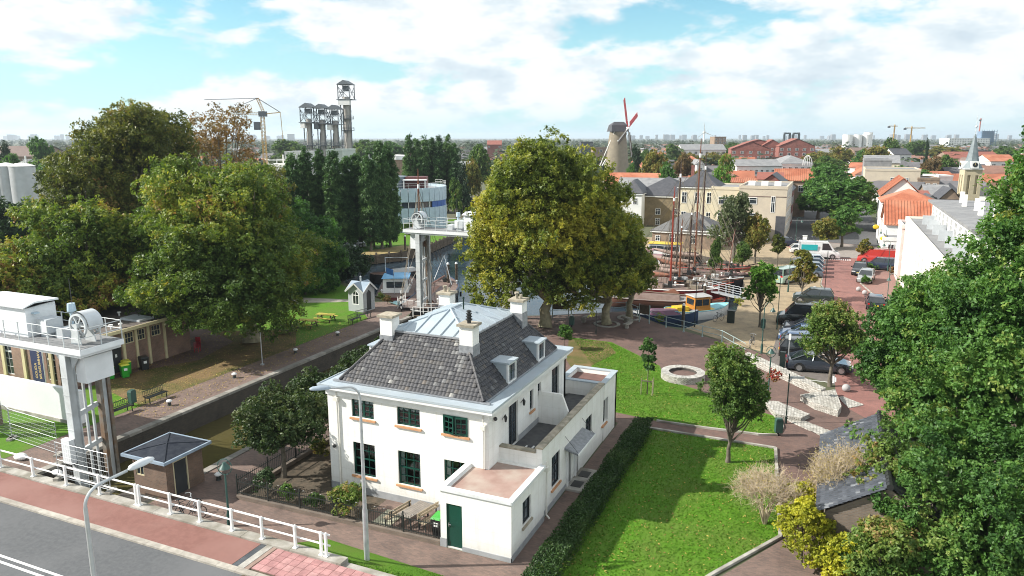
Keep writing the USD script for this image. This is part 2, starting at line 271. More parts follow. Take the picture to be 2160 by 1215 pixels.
# left bank: park
park = Polygon([(-19.4, -6.4), (-19.4, 32.5), (-23, 38), (-33, 45.5), (-42, 60), (-90, 60), (-90, -6.4)])
area('park_lawn', park, G_LAWN, 0.004)
area('park_path', [(LOCK_L - 0.46, -6), (LOCK_L - 0.46, 33), (-16.8, 36.0), (-22, 39), (-24.5, 36.8), (-19.3, 31.5), (-19.3, -6)], B_PATH, 0.008)
area('dry_grass', [(-19.35, 4.6), (-19.35, 20.5), (-23, 25), (-29, 22), (-30, 10), (-25.5, 6.2), (-22, 5.2)], G_DRY, 0.010)
area('gravel_path', pix((560, 640), (640, 628), (740, 632), (735, 637), (640, 639), (560, 652)), mat('gravel_look', (0.36, 0.33, 0.27), (0.28, 0.25, 0.2), rough=0.9), 0.014)
area('yard_paving', [(-40, 16.5), (-40, 5.2), (-26.2, 5.2), (-26.0, 10.0), (-24.0, 14), (-25.5, 19.5), (-31, 22)], B_SQ, 0.012)
bank = pix((763, 539), (847, 531), (902, 517), (950, 497), (989, 464))
area('bank_lawn', Polygon(bank + pix((960, 462), (845, 478), (800, 500), (745, 530))), G_LAWN, 0.008)
area('dry_grass', Polygon(pix((745, 560), (763, 541), (847, 533), (880, 525), (850, 518), (790, 527), (740, 540))).buffer(0.2), mat('straw_look', (0.30, 0.22, 0.09), (0.20, 0.16, 0.06), scale=2, rough=0.9, bump=0.6), 0.014)
# harbour right bank
area('plaza', [(14.9, 37.3), (10.9, 40.5), (12.7, 44.8), (14.5, 49.7), (13.7, 65), (10.8, 81.5), (3.5, 87.5), (-4.5, 89.6), (-14, 100), (-12, 104), (5, 106), (14, 108), (22.6, 92), (22.3, 69), (23.2, 58), (23.2, 46), (19.2, 46), (19.2, 34.6)], B_PLAZA, 0.006)
area('parking_bay', [(19.2, 31.2), (24.2, 28.2), (24.0, 45.9), (19.2, 45.9)], mat('bay_look', (0.12, 0.105, 0.095), (0.16, 0.14, 0.125), scale=3, rough=0.9, bump=0.2), 0.008)
area('street', [(24.2, 24.5), (27.3, 20), (31.4, 40), (31.4, 108), (14, 112), (14, 106), (22.7, 92), (22.4, 69), (24.1, 58)], B_ST, 0.010)
area('pavement', [(28.9, 42), (31.45, 42), (31.45, 99), (28.9, 96), (28.6, 88), (26.9, 72), (28.9, 60)], mat('pavement_look', (0.235, 0.125, 0.105), (0.20, 0.12, 0.10), scale=2, rough=0.9), 0.014)
area('avenue', [(14.5, 112.1), (31.3, 108.1), (32.3, 420), (15.0, 420)], ASPH_D, 0.008)
area('crossing_strip', [(22.6, 93), (28.2, 93), (31.3, 104), (31.3, 107.8), (14, 111.5), (15, 105)], mat('grey_sett_look', (0.26, 0.225, 0.20), (0.21, 0.185, 0.165), scale=2, rough=0.9), 0.014)
mk = MB()
for k in range(16): mk.box(24.15, 29 + k * 1.9, 0.015, 24.25, 30.1 + k * 1.9, 0.019)
for k in range(12): mk.box(22.62 + 0.3 * k, 90.2, 0.015, 22.77 + 0.3 * k, 91.4, 0.019)
for x0, y0, x1, y1 in ((22.0, 28.6, 24.0, 28.72), (24.0, 28.6, 24.12, 30.4), (20.0, 30.9, 24.1, 31.02), (20, 33.6, 24, 33.72), (20, 36.3, 24, 36.42), (20, 39, 24, 39.12)): mk.box(x0, y0, 0.0195, x1, y1, 0.0215)
struct('street_markings', mk, WHITE_MARK)
kb = MB()
def kerbline(mb, pts, w=0.14, h=0.10, z=0.0):
    for a, b in zip(pts[:-1], pts[1:]): mb.bar((a[0], a[1], z + h / 2), (b[0], b[1], z + h / 2), w, h)
kerbline(kb, [(13.4, 14.45), (21.0, 14.4), (21.95, 4.1), (19.6, -0.1), (17.0, -5.2)], 0.16, 0.12)
kerbline(kb, [tuple(p_) for p_ in pix((1385, 889), (1480, 903), (1600, 918), (1640, 919), (1651, 902), (1642, 880))], 0.14, 0.12)
struct('kerb', kb, CONC)
kb2 = MB(); kerbline(kb2, [(28.9, 43), (28.9, 60), (26.9, 72), (28.6, 88), (28.9, 96)], 0.15, 0.1); kerbline(kb2, [(24.15, 46), (24.1, 58), (22.4, 69), (22.7, 91)], 0.12, 0.03, 0.0)
struct('kerb', kb2, CONC)
# grass tufts standing proud of the lawns
def tufts(name, poly, n, hmin, hmax, m, z=0.012, seed=1, zf=None, label='short green grass blades covering the lawns beside the white house'):
    r = np.random.default_rng(seed); x0, y0, x1, y1 = poly.bounds; P_ = r.uniform((x0, y0), (x1, y1), (n * 3, 2))
    import shapely
    P_ = P_[shapely.contains_xy(poly, P_[:, 0], P_[:, 1])][:n]; n = len(P_)
    a = r.uniform(0, 6.28, n); w = r.uniform(0.02, 0.05, n); h = r.uniform(hmin, hmax, n); lean = r.normal(0, 0.05, (n, 2))
    d = np.c_[np.cos(a), np.sin(a)] * w[:, None]; z = np.full(n, z) if zf is None else zf(P_)
    v = np.stack([np.c_[P_ - d, z], np.c_[P_ + d, z], np.c_[P_ + lean, z + h]], 1).reshape(-1, 3)
    mb = MB(); mb.add(v, np.arange(3 * n).reshape(-1, 3), np.repeat(r.random(n), 3))
    return lone(name, mb, m, label, 'grass', kind='stuff', tint=True)
GRASS = mat('grass_look', (1, 1, 1), scale=0.8, rough=0.7, spec=0.25, trans=0.25, tintramp=[(0, (0.056, 0.148, 0.006)), (0.6, (0.084, 0.192, 0.012)), (1, (0.13, 0.19, 0.03))])
lawn1 = Polygon([(12.5, -6.5), (12.5, 14.35), (14.0, 14.5), (20.9, 14.3), (21.85, 4.1), (19.5, -0.1), (17.2, -4.6), (16.3, -6.5)])
# ================================================================ the bridge road in the foreground
RZ = 0.80
br = struct('bridge_deck', MB().box(-70, -26, 0.1, -7.4, -6.5, RZ - 0.004).box(-7.4, -26, -0.3, 30, -6.52, RZ - 0.006), CONC)
struct('road', MB().sheet(sbox(-70, -16.2, 20, -8.96), RZ), ASPH)
struct('cycle_path', MB().box(-70, -8.66, RZ - 0.3, 1.55, -6.95, RZ + 0.075), REDPATH)
for k in range(46):
    x0 = -42 + k * 1.0
    put(br, 'kerb_stone', MB().box(x0 + 0.006, -8.96, 0.5, x0 + 0.994, -8.67, RZ + 0.085 + 0.004 * rng.random(), tint=rng.random()), mat('kerb_look', (1, 1, 1), scale=3, rough=0.9, bump=0.3, bscale=30, tintramp=[(0, (0.30, 0.27, 0.23)), (1, (0.40, 0.37, 0.32))]), tint=True)
for k in range(18):
    x0 = -42 + k * 2.65
    put(br, 'edge_beam', MB().box(x0 + 0.01, -6.94, 0.3, x0 + 2.64, -6.42, RZ + 0.15), CONC)
put(br, 'expansion_joint', MB().box(1.58, -8.66, 0.5, 1.86, -6.9, RZ + 0.082), mat('joint_steel_look', (0.10, 0.11, 0.12), (0.16, 0.17, 0.18), rough=0.45, metal=0.7))
put(br, 'joint_slab', MB().box(1.88, -8.66, 0.5, 2.2, -6.9, RZ + 0.09), CONC)
put(br, 'joint_slab', MB().box(2.22, -8.66, 0.5, 2.42, -6.9, RZ + 0.078), mat('worn_red_concrete_look', (0.22, 0.15, 0.12), (0.30, 0.22, 0.18), rough=0.9))
TILE = mat('pink_tile_look', (1, 1, 1), scale=3, rough=0.85, bump=0.2, bscale=40, tintramp=[(0, (0.30, 0.15, 0.145)), (0.5, (0.36, 0.18, 0.175)), (1, (0.40, 0.22, 0.21))])
tp = struct('tiled_path', MB().box(2.43, -11, 0.3, 13, -6.9, RZ + 0.03), G_SOIL)
for i in range(17):
    for j in range(7):
        x0, y0 = 2.46 + i * 0.4, -7.3 - j * 0.4 - 0.012
        if y0 < -8.9 and i < 6: continue
        put(tp, 'tile', MB().box(x0, y0, RZ, x0 + 0.378, y0 + 0.378, RZ + 0.06 + 0.006 * rng.random(), tint=rng.random()), TILE, tint=True)
lm = MB()
for x0 in (-40, -30, -20, -10, 0):
    for y0 in (-11.93, -12.23): lm.box(x0 + 0.02, y0 - 0.06, RZ + 0.002, x0 + 9.96, y0 + 0.06, RZ + 0.005)
struct('lane_marking', lm, WHITE_MARK)
vg = MB().add([(2.2, -6.44, 0.72), (13.5, -6.9, 0.80), (13.2, -5.15, 0.02), (9.0, -4.7, 0.015), (3.0, -4.3, 0.012), (1.7, -6.3, 0.1)], [(0, 4, 5), (0, 1, 4), (1, 3, 4), (1, 2, 3)])
v_, f_, _ = vg.get()
nz_ = np.cross(v_[f_[:, 1]] - v_[f_[:, 0]], v_[f_[:, 2]] - v_[f_[:, 0]])[:, 2]; struct('verge', MB().add(v_, np.where((nz_ < 0)[:, None], f_[:, ::-1], f_)), G_LAWN)
lone('stone_block', MB().prism([(5.0, -6.9), (5.35, -6.42), (5.6, -6.42), (5.5, -6.95)], 0.2, RZ + 0.14), CONC, 'grey concrete end block of the bridge edge beside the last railing post', 'concrete block')
# white pipe railing along the bridge edge
RAILW = paint('white_rail_look', (0.80, 0.80, 0.78), rough=0.45)
rl = thing('bridge_railing', 'white two-rail steel railing along the edge of the bridge road', 'railing', (0, 0, 0))
for k, x in enumerate([-30.4, -27.4, -24.4, -21.4, -18.4, -16.2, -13.6, -11.1, -8.7, -6.2, -6.0, -4.0, -2.2, -0.3, 1.4, 3.2, 4.55, 4.8]):
    b = MB().bx((x, -6.68, RZ + 0.64), (0.085, 0.11, 1.0)); b.bx((x, -6.68, RZ + 1.16), (0.07, 0.09, 0.06)); b.bx((x, -6.68, RZ + 0.165), (0.2, 0.22, 0.03))
    put(rl, 'post', b, RAILW)
for x0, x1 in ((-34, -6.15), (-6.1, 4.95)):
    put(rl, 'rail', MB().tube([(x0, -6.60, RZ + 1.08), (x1, -6.60, RZ + 1.08)], 0.045, 8), RAILW, smooth=40)
    put(rl, 'rail', MB().tube([(x0, -6.60, RZ + 0.6), (x1, -6.60, RZ + 0.6)], 0.04, 8), RAILW, smooth=40)
# ================================================================ walls, windows, tiles: shared builders
def _glass(name, dark):
    if name in _m: return _m[name]
    N = {'t': ('transparent_bsdf', {'color': (0.80, 0.85, 0.84)}), 'g': ('glossy_bsdf', {'roughness': 0.02, 'color': (0.55, 0.60, 0.64)}), 'f': ('fresnel', {'IOR': 1.5}), 'm': ('mix_closure', {})}
    _m[name] = usdkit.material(stage, f'/World/Looks/{name}', N, [('f.fac', 'm.fac'), ('t.BSDF', 'm.closure1'), ('g.BSDF', 'm.closure2')], surface='m.closure'); return _m[name]
GLASS = _glass('pane_look', 0)
DARKGL = mat('dark_glass_look', (0.018, 0.024, 0.030), (0.035, 0.045, 0.055), scale=0.6, rough=0.06, spec=0.8)
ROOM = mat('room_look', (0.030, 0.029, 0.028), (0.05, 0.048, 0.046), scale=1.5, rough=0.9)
CURT = mat('curtain_look', (0.80, 0.80, 0.78), (0.66, 0.66, 0.65), scale=6, rough=0.9)
GREENP = paint('green_paint_look', (0.006, 0.055, 0.038), rough=0.35)
DKGREEN = paint('dark_green_paint_look', (0.010, 0.030, 0.024), rough=0.35)
WHITEP = paint('white_paint_look', (0.80, 0.80, 0.78), rough=0.5)
ZINC = mat('zinc_look', (0.36, 0.42, 0.47), (0.46, 0.52, 0.56), scale=0.7, rough=0.5, metal=0.25, c3=(0.40, 0.45, 0.48), s3=0.9)
LEAD = mat('lead_look', (0.20, 0.21, 0.225), (0.30, 0.31, 0.325), scale=5, rough=0.6, metal=0.3, bump=0.5, bscale=12)
SILL = mat('sill_brick_look', (0.46, 0.23, 0.11), (0.55, 0.30, 0.16), scale=4, rough=0.85)
TILE_D = mat('roof_tile_look', (1, 1, 1), scale=7, rough=0.62, spec=0.4, bump=0.2, bscale=30, tintramp=[(0, (0.030, 0.031, 0.036)), (0.4, (0.052, 0.052, 0.057)), (0.7, (0.074, 0.070, 0.068)), (0.88, (0.105, 0.088, 0.074)), (0.95, (0.13, 0.13, 0.13)), (1.0, (0.24, 0.235, 0.22))])
STUCCO = None
def stucco():
    n = 'white_stucco_look'
    if n in _m: return _m[n]
    N = {'g': ('geometry', {}), 's': ('separate_xyz', {}), 'a': ('math', {'math_type': 'add'}), 'c': ('combine_xyz', {}), 'nz': ('noise_texture', {'scale': 1.3, 'detail': 8.0, 'roughness': 0.65}), 'nz2': ('noise_texture', {'scale': 30.0, 'detail': 3.0}),
         'r': ('rgb_ramp', {'ramp': [(0.3, (0.72, 0.705, 0.665)), (0.62, (0.80, 0.79, 0.755))]}), 'b': ('brick_texture', {'scale': 1.0, 'mortar_size': 0.006, 'brick_width': 1.3, 'row_height': 0.62, 'color1': (1, 1, 1), 'color2': (0.97, 0.97, 0.97), 'mortar': (0.86, 0.86, 0.845)}),
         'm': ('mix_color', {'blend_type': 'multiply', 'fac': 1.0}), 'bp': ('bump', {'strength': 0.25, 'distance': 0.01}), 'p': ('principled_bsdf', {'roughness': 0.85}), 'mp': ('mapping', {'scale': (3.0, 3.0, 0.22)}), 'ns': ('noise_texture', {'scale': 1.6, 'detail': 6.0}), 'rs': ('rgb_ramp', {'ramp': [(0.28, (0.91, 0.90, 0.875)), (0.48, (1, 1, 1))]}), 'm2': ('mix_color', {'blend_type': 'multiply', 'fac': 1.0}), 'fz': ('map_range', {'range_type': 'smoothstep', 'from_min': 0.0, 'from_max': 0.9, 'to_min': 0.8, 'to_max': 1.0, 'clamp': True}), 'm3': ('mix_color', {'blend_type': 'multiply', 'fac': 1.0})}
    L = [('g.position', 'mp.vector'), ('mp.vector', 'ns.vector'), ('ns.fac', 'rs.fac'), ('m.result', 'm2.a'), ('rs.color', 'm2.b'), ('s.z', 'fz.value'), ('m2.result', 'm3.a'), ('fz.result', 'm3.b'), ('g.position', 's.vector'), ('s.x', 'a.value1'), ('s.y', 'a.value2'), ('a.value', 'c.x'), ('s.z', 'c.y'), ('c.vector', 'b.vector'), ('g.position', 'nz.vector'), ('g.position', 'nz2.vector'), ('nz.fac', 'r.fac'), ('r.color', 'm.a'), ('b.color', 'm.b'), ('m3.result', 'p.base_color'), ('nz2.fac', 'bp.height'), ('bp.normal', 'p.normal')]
    _m[n] = usdkit.material(stage, f'/World/Looks/{n}', N, L, surface='p.BSDF'); return _m[n]
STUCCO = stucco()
FACES = {'front': ((1, 0, 0), (0, 0, 1)), 'right': ((0, 1, 0), (0, 0, 1)), 'back': ((-1, 0, 0), (0, 0, 1)), 'left': ((0, -1, 0), (0, 0, 1))}
def wall(mb, org, face, length, height, holes=(), th=0.28):
    """wall slab with real openings; org: lower left corner of the OUTER face seen from outside; holes: (u0, w0, u1, w1)"""
    u, w = FACES[face] if isinstance(face, str) else face
    pl = sbox(0, 0, length, height)
    for h in holes: pl = pl.difference(sbox(*h))
    n = np.cross(u, w); return mb.slab(pl, np.asarray(org, float) - n * th, u, w, th)
def frame_at(org, face, u, w, out=0.0):
    U, Wv = map(np.asarray, FACES[face] if isinstance(face, str) else face); n = np.cross(U, Wv); return np.asarray(org, float) + U * u + Wv * w + n * out
def window(parent, org, face, u0, w0, u1, w1, cols=2, rows=3, m=None, glass=None, depth=0.12, mid=None, split=False, bar=0.027, sill=None, frame=0.06, label=None, room=False, outer=None):
    """window part: frame > pane, glazing_bar, sill"""
    U, Wv = map(np.asarray, FACES[face] if isinstance(face, str) else face); U = U.astype(float); Wv = Wv.astype(float); n = np.cross(U, Wv); m = m or DKGREEN
    O = np.asarray(org, float) - n * depth
    ring = sbox(u0, w0, u1, w1).difference(sbox(u0 + frame, w0 + frame, u1 - frame, w1 - frame))
    if split: ring = ring.union(sbox((u0 + u1) / 2 - frame * 0.8, w0, (u0 + u1) / 2 + frame * 0.8, w1))
    if mid: ring = ring.union(sbox(u0, w0 + (w1 - w0) * mid - 0.035, u1, w0 + (w1 - w0) * mid + 0.035))
    wp = put(parent, 'window', MB().slab(ring, O - n * 0.05, U, Wv, 0.07), m, label=label)
    if outer: put(wp, 'casing', MB().slab(sbox(u0 - 0.07, w0 - 0.02, u1 + 0.07, w1 + 0.07).difference(sbox(u0, w0, u1, w1)), O - n * 0.05, U, Wv, 0.1), outer)
    gl = MB()
    for c in range(1, cols):
        x = u0 + (u1 - u0) * c / cols
        if split and abs(x - (u0 + u1) / 2) < 0.02: continue
        gl.slab(sbox(x - bar / 2, w0 + 0.02, x + bar / 2, w1 - 0.02), O - n * 0.03, U, Wv, 0.045)
    for r in range(1, rows):
        y = w0 + (w1 - w0) * r / rows
        if mid and abs(y - (w0 + (w1 - w0) * mid)) < 0.03: continue
        gl.slab(sbox(u0 + 0.02, y - bar / 2, u1 - 0.02, y + bar / 2), O - n * 0.031, U, Wv, 0.045)
    if gl.v: put(wp, 'glazing_bar', gl, m)
    put(wp, 'pane', MB().slab(sbox(u0 + 0.02, w0 + 0.02, u1 - 0.02, w1 - 0.02), O - n * 0.02, U, Wv, 0.006), glass or DARKGL)
    if sill: put(wp, 'sill', MB().slab(sbox(u0 - 0.1, w0 - 0.13, u1 + 0.1, w0 - 0.03), np.asarray(org, float) - n * 0.1, U, Wv, 0.19), sill)
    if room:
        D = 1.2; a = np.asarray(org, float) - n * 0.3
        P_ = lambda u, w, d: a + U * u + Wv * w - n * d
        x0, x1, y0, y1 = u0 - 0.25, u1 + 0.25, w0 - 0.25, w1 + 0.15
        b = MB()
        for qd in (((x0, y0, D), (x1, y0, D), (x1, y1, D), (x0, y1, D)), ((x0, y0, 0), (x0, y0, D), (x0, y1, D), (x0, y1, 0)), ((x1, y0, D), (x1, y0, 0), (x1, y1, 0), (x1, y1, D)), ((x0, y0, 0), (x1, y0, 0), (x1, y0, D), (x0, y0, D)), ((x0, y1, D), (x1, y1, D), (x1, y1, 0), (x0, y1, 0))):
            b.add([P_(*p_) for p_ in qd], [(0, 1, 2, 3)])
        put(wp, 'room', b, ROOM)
        if room == 'curtain':
            c = MB()
            for s_, e_ in ((u0 + 0.05, u0 + 0.27), (u1 - 0.2, u1 - 0.03)):
                xs = np.linspace(s_, e_, 13); dd = -0.09 + 0.02 * np.sin(np.arange(13) * 2.1)
                lo_ = [P_(x, w0 - 0.1, d) for x, d in zip(xs, dd)]; hi_ = [P_(x, w1, d) for x, d in zip(xs, dd)]
                c.loft([lo_, hi_], cap=False, closed=False)
            put(wp, 'curtain', c, CURT)
        if room == 'valance':
            c = MB(); xs = np.linspace(u0, u1, 25); dd = -0.09 + 0.015 * np.sin(np.arange(25) * 1.7); hh = w1 - 0.2 - 0.03 * np.sin(np.arange(25) * 0.9)
            c.loft([[P_(x, h_, d) for x, d, h_ in zip(xs, dd, hh)], [P_(x, w1, d) for x, d in zip(xs, dd)]], cap=False, closed=False)
            c.slab(sbox(u0 - 0.1, w0 - 0.02, u1 + 0.1, w0 + 0.06), a - n * 0.1, U, Wv, 0.25)
            put(wp, 'curtain', c, CURT)
    return wp
def tile_mesh(w, l, h=0.022):
    xs = np.array([-0.5, -0.22, 0.0, 0.24, 0.5]) * w * 1.02; hs = np.array([0.0, 0.45, 1.0, 0.7, 0.05]) * h
    lo_ = np.c_[xs, np.full(5, -l * 0.08), hs + 0.046]; hi_ = np.c_[xs, np.full(5, l * 1.02), hs + 0.002]; bt = np.c_[xs, np.full(5, -l * 0.08), hs - 0.004]
    v = np.vstack([lo_, hi_, bt]); f = []
    for k in range(4): f += [(k, k + 1, 6 + k), (k, 6 + k, 5 + k), (10 + k, 11 + k, k + 1), (10 + k, k + 1, k)]
    return v, np.array(f)
def tilefield(parent, P0, P1, Q0, Q1, w, l, m, n_ind=0, seed=0, name='tile', pale=0.03, h=0.022, skip=None):
    """overlapping roof tiles laid in courses on the quad eave P0-P1, top Q0-Q1; the first n_ind nearest the eave are single parts, the rest one part"""
    r = np.random.default_rng(seed); P0, P1, Q0, Q1 = (np.asarray(x, float) for x in (P0, P1, Q0, Q1))
    U = (P1 - P0) / np.linalg.norm(P1 - P0); up = Q0 - P0; up = up - U * (up @ U); L = np.linalg.norm(up); up /= L; N_ = np.cross(U, up)
    v0, f0 = tile_mesh(w, l, h); nr = max(1, int(round(L / l))); l2 = L / nr; got = []
    for k in range(nr):
        t = (k + 0.5) / nr; a = (P0 + (Q0 - P0) * t - P0) @ U; b = (P1 + (Q1 - P1) * t - P0) @ U
        c0 = np.arange(math.floor(a / w), math.ceil(b / w)) * w + w / 2
        for c in c0[(c0 > a + w * 0.15) & (c0 < b - w * 0.15)]:
            o = P0 + U * (c + r.normal(0, 0.004)) + up * (k * l2 + r.normal(0, 0.006)) + N_ * r.uniform(0, 0.008)
            if skip is not None and skip(o): continue
            t_ = np.clip(r.normal(0.42, 0.17), 0, 0.9); t_ = 0.95 if r.random() < pale else t_; t_ = 1.0 if r.random() < pale * 0.12 else t_
            got.append((o, t_))
    R_ = np.stack([U, up, N_])
    for o, t_ in got[:n_ind]: put(parent, name, MB().add(v0 @ R_ + o, f0, t_), m, tint=True)
    if got[n_ind:]:
        mb = MB()
        for o, t_ in got[n_ind:]: mb.add(v0 @ R_ + o, f0, t_)
        put(parent, name if not n_ind else name + '_field', mb, m, tint=True, kind='stuff')
def ridge(mb, p, q_, r=0.09, n=None, tint=0.4):
    p, q_ = np.asarray(p, float), np.asarray(q_, float); L = np.linalg.norm(q_ - p); n = n or max(1, int(L / 0.33))
    for k in range(n):
        a, b = p + (q_ - p) * k / n, p + (q_ - p) * (k + 1.08) / n
        mb.tube([a, b], [r * 1.1, r * 0.95], 7, tint=np.clip(rng.normal(0.45, 0.12), 0, 0.9))
# ================================================================ the white house
hs = thing('white_house', 'two-storey white stucco house with dark tiled hip roof and zinc top', 'house')
HW, HD, HE = 9.12, 10.75, 5.42
up_w = [(1.47, 4.17, 2.79, 5.1), (4.14, 4.17, 5.44, 5.1), (6.74, 4.17, 8.04, 5.1)]
lo_w = [(1.45, 1.03, 2.77, 2.8), (4.12, 1.03, 5.4, 2.8), (6.72, 1.03, 8.0, 2.8)]
wl = MB(); wall(wl, (0, 0, 0), 'front', HW, HE, up_w + lo_w)
rw = [(2.33, 2.76, 3.47, 5.0), (5.1, 3.8, 5.6, 4.92), (6.24, 4.2, 6.72, 4.95), (8.4, 2.76, 9.6, 5.1)]
wall(wl, (HW, 0.281, 0), 'right', HD - 0.281, HE, [(a - 0.281, b, c - 0.281, d) for a, b, c, d in rw])
wall(wl, (0, HD, 0), 'left', HD - 0.283, HE, [(2.0, 1.0, 3.2, 2.8), (6, 1.0, 7.2, 2.8), (2.0, 4.1, 3.2, 5.1), (6, 4.1, 7.2, 5.1)])
wall(wl, (HW, HD + 0.001, 0), 'back', HW, HE)
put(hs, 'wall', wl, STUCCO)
put(hs, 'plinth', MB().box(-0.03, -0.03, 0, 7.99, -0.002, 0.38).box(-0.03, -0.03, 0, -0.002, HD, 0.38), mat('plinth_look', (0.33, 0.34, 0.35), (0.26, 0.27, 0.28), rough=0.85))
kinds_lo = ['curtain', 'curtain', 'curtain']
for k, (a, b, c, d) in enumerate(up_w):
    if k < 2: window(hs, (0, 0, 0), 'front', a, b, c, d, 4, 3, GREENP, GLASS, split=True, sill=SILL, room='valance', outer=WHITEP)
    else:
        wp = put(hs, 'window', MB().slab(sbox(a, b, c, d).difference(sbox(a + 0.05, b + 0.05, c - 0.05, d - 0.05)), (0, 0.05, 0), (1, 0, 0), (0, 0, 1), 0.09), GREENP, label='upper window with both green casements ajar')
        for s_, x0, ang in ((1, a + 0.04, 14), (-1, c - 0.04, -14)):   # casements a little open, hinged at the jambs
            W_ = (c - a) / 2 - 0.06; ca_, sa_ = math.cos(math.radians(ang)), math.sin(math.radians(ang))
            U_ = np.array([ca_, -sa_ if s_ > 0 else -sa_, 0.0]); o_ = np.array([x0, 0.03, b + 0.04])
            if s_ < 0: o_ = o_ - U_ * W_
            H_ = d - b - 0.08; ring = sbox(0, 0, W_, H_).difference(sbox(0.06, 0.06, W_ - 0.06, H_ - 0.06)).union(sbox(W_ / 2 - 0.017, 0, W_ / 2 + 0.017, H_)).union(sbox(0, H_ / 3 - 0.017, W_, H_ / 3 + 0.017)).union(sbox(0, 2 * H_ / 3 - 0.017, W_, 2 * H_ / 3 + 0.017))
            put(wp, 'casement', MB().slab(ring, o_, U_, (0, 0, 1), 0.05), GREENP)
            put(wp, 'pane', MB().slab(sbox(0.03, 0.03, W_ - 0.03, H_ - 0.03), o_ + np.array([0, 0.025, 0]), U_, (0, 0, 1), 0.006), GLASS)
        put(wp, 'sill', MB().box(a - 0.1, -0.09, b - 0.13, c + 0.1, 0.1, b - 0.03), SILL)
        put(wp, 'room', MB().box(a - 0.2, 0.3, b - 0.2, c + 0.2, 1.4, d + 0.15), ROOM)
for k, (a, b, c, d) in enumerate(lo_w):
    wp = window(hs, (0, 0, 0), 'front', a, b, c, d, 3, 4, GREENP, GLASS, mid=0.5, sill=SILL, room='curtain', outer=WHITEP)
    if k == 1:
        lp = MB().lathe([(0.10, 1.95), (0.14, 1.72)], (4.62, 0.62, 0), 14).tube([(4.62, 0.62, 1.0), (4.62, 0.62, 1.75)], 0.02, 6)
        put(wp, 'table_lamp', lp, CURT)
BLACKP = paint('black_paint_look', (0.02, 0.021, 0.022), rough=0.4)
window(hs, (HW, 0, 0), 'right', *rw[0], 4, 4, BLACKP, split=True, label='black glazed terrace door nearest the road')
window(hs, (HW, 0, 0), 'right', *rw[1], 2, 3, BLACKP, sill=SILL)
window(hs, (HW, 0, 0), 'right', *rw[2], 2, 2, BLACKP)
window(hs, (HW, 0, 0), 'right', *rw[3], 4, 4, BLACKP, split=True, label='black glazed terrace door at the far terrace')
put(hs, 'plinth', MB().box(HW + 0.002, 1.3, 2.7, HW + 0.03, 2.25, 3.05).box(HW + 0.002, 3.55, 2.7, HW + 0.03, 8.3, 3.05), mat('plinth_look', (0, 0, 0)))
# cornice, gutter
co = MB()
for z0, z1, o in ((HE - 0.25, HE, 0.06), (HE, HE + 0.12, 0.2), (HE + 0.12, HE + 0.3, 0.33)):
    co.prism(sbox(-o, -o, HW + o, HD + o).difference(sbox(0.3, 0.3, HW - 0.3, HD - 0.3)), z0, z1)
put(hs, 'cornice', co, WHITEP)
gt = MB().prism(sbox(-0.31, -0.31, HW + 0.31, HD + 0.31).difference(sbox(0.5, 0.5, HW - 0.5, HD - 0.5)), HE + 0.302, HE + 0.32)
gt.prism(sbox(-0.35, -0.35, HW + 0.35, HD + 0.35).difference(sbox(-0.29, -0.29, HW + 0.29, HD + 0.29)), HE + 0.25, HE + 0.36)
put(hs, 'gutter', gt, ZINC)
# tiled slopes
e0, z0, i0, zt = 0.46, HE + 0.40, 2.5, 8.15
A, B, C_, D_ = (e0, e0, z0), (HW - e0, e0, z0), (HW - e0, HD - e0, z0), (e0, HD - e0, z0)
A2, B2, C2, D2 = (i0, i0, zt), (HW - i0 + 0.08, i0, zt), (HW - i0 + 0.08, HD - i0 + 0.25, zt), (i0, HD - i0 + 0.25, zt)
rf = put(hs, 'roof', MB().add([A, B, C_, D_, A2, B2, C2, D2], [(0, 1, 5, 4), (1, 2, 6, 5), (2, 3, 7, 6), (3, 0, 4, 7)]), mat('batten_look', (0.03, 0.03, 0.03), rough=0.9))
tilefield(rf, A, B, A2, B2, 0.205, 0.215, TILE_D, 300, 3, pale=0.05)
tilefield(rf, B, C_, B2, C2, 0.205, 0.215, TILE_D, 0, 4, name='tile_field', pale=0.02)
tilefield(rf, C_, D_, C2, D2, 0.205, 0.215, TILE_D, 0, 5, name='tile_field')
tilefield(rf, D_, A, D2, A2, 0.205, 0.215, TILE_D, 0, 6, name='tile_field')
for p_, q_ in ((A, A2), (B, B2), (C_, C2), (D_, D2)):
    rb = MB(); ridge(rb, np.add(p_, (0, 0, 0.03)), np.add(q_, (0, 0, 0.03)), 0.085); put(rf, 'hip_tile', rb, TILE_D, tint=True)
fl = MB()
for p_, q_ in ((A2, B2), (B2, C2), (C2, D2), (D2, A2)): fl.bar(np.add(p_, (0, 0, 0.02)), np.add(q_, (0, 0, 0.02)), 0.30, 0.09)
fl.box(e0 - 0.35, e0 - 0.10, z0 - 0.06, HW - e0 + 0.35, e0 + 0.06, z0 + 0.012).box(HW - e0 - 0.06, e0, z0 - 0.06, HW - e0 + 0.1, HD - e0, z0 + 0.012)
put(rf, 'flashing', fl, LEAD)
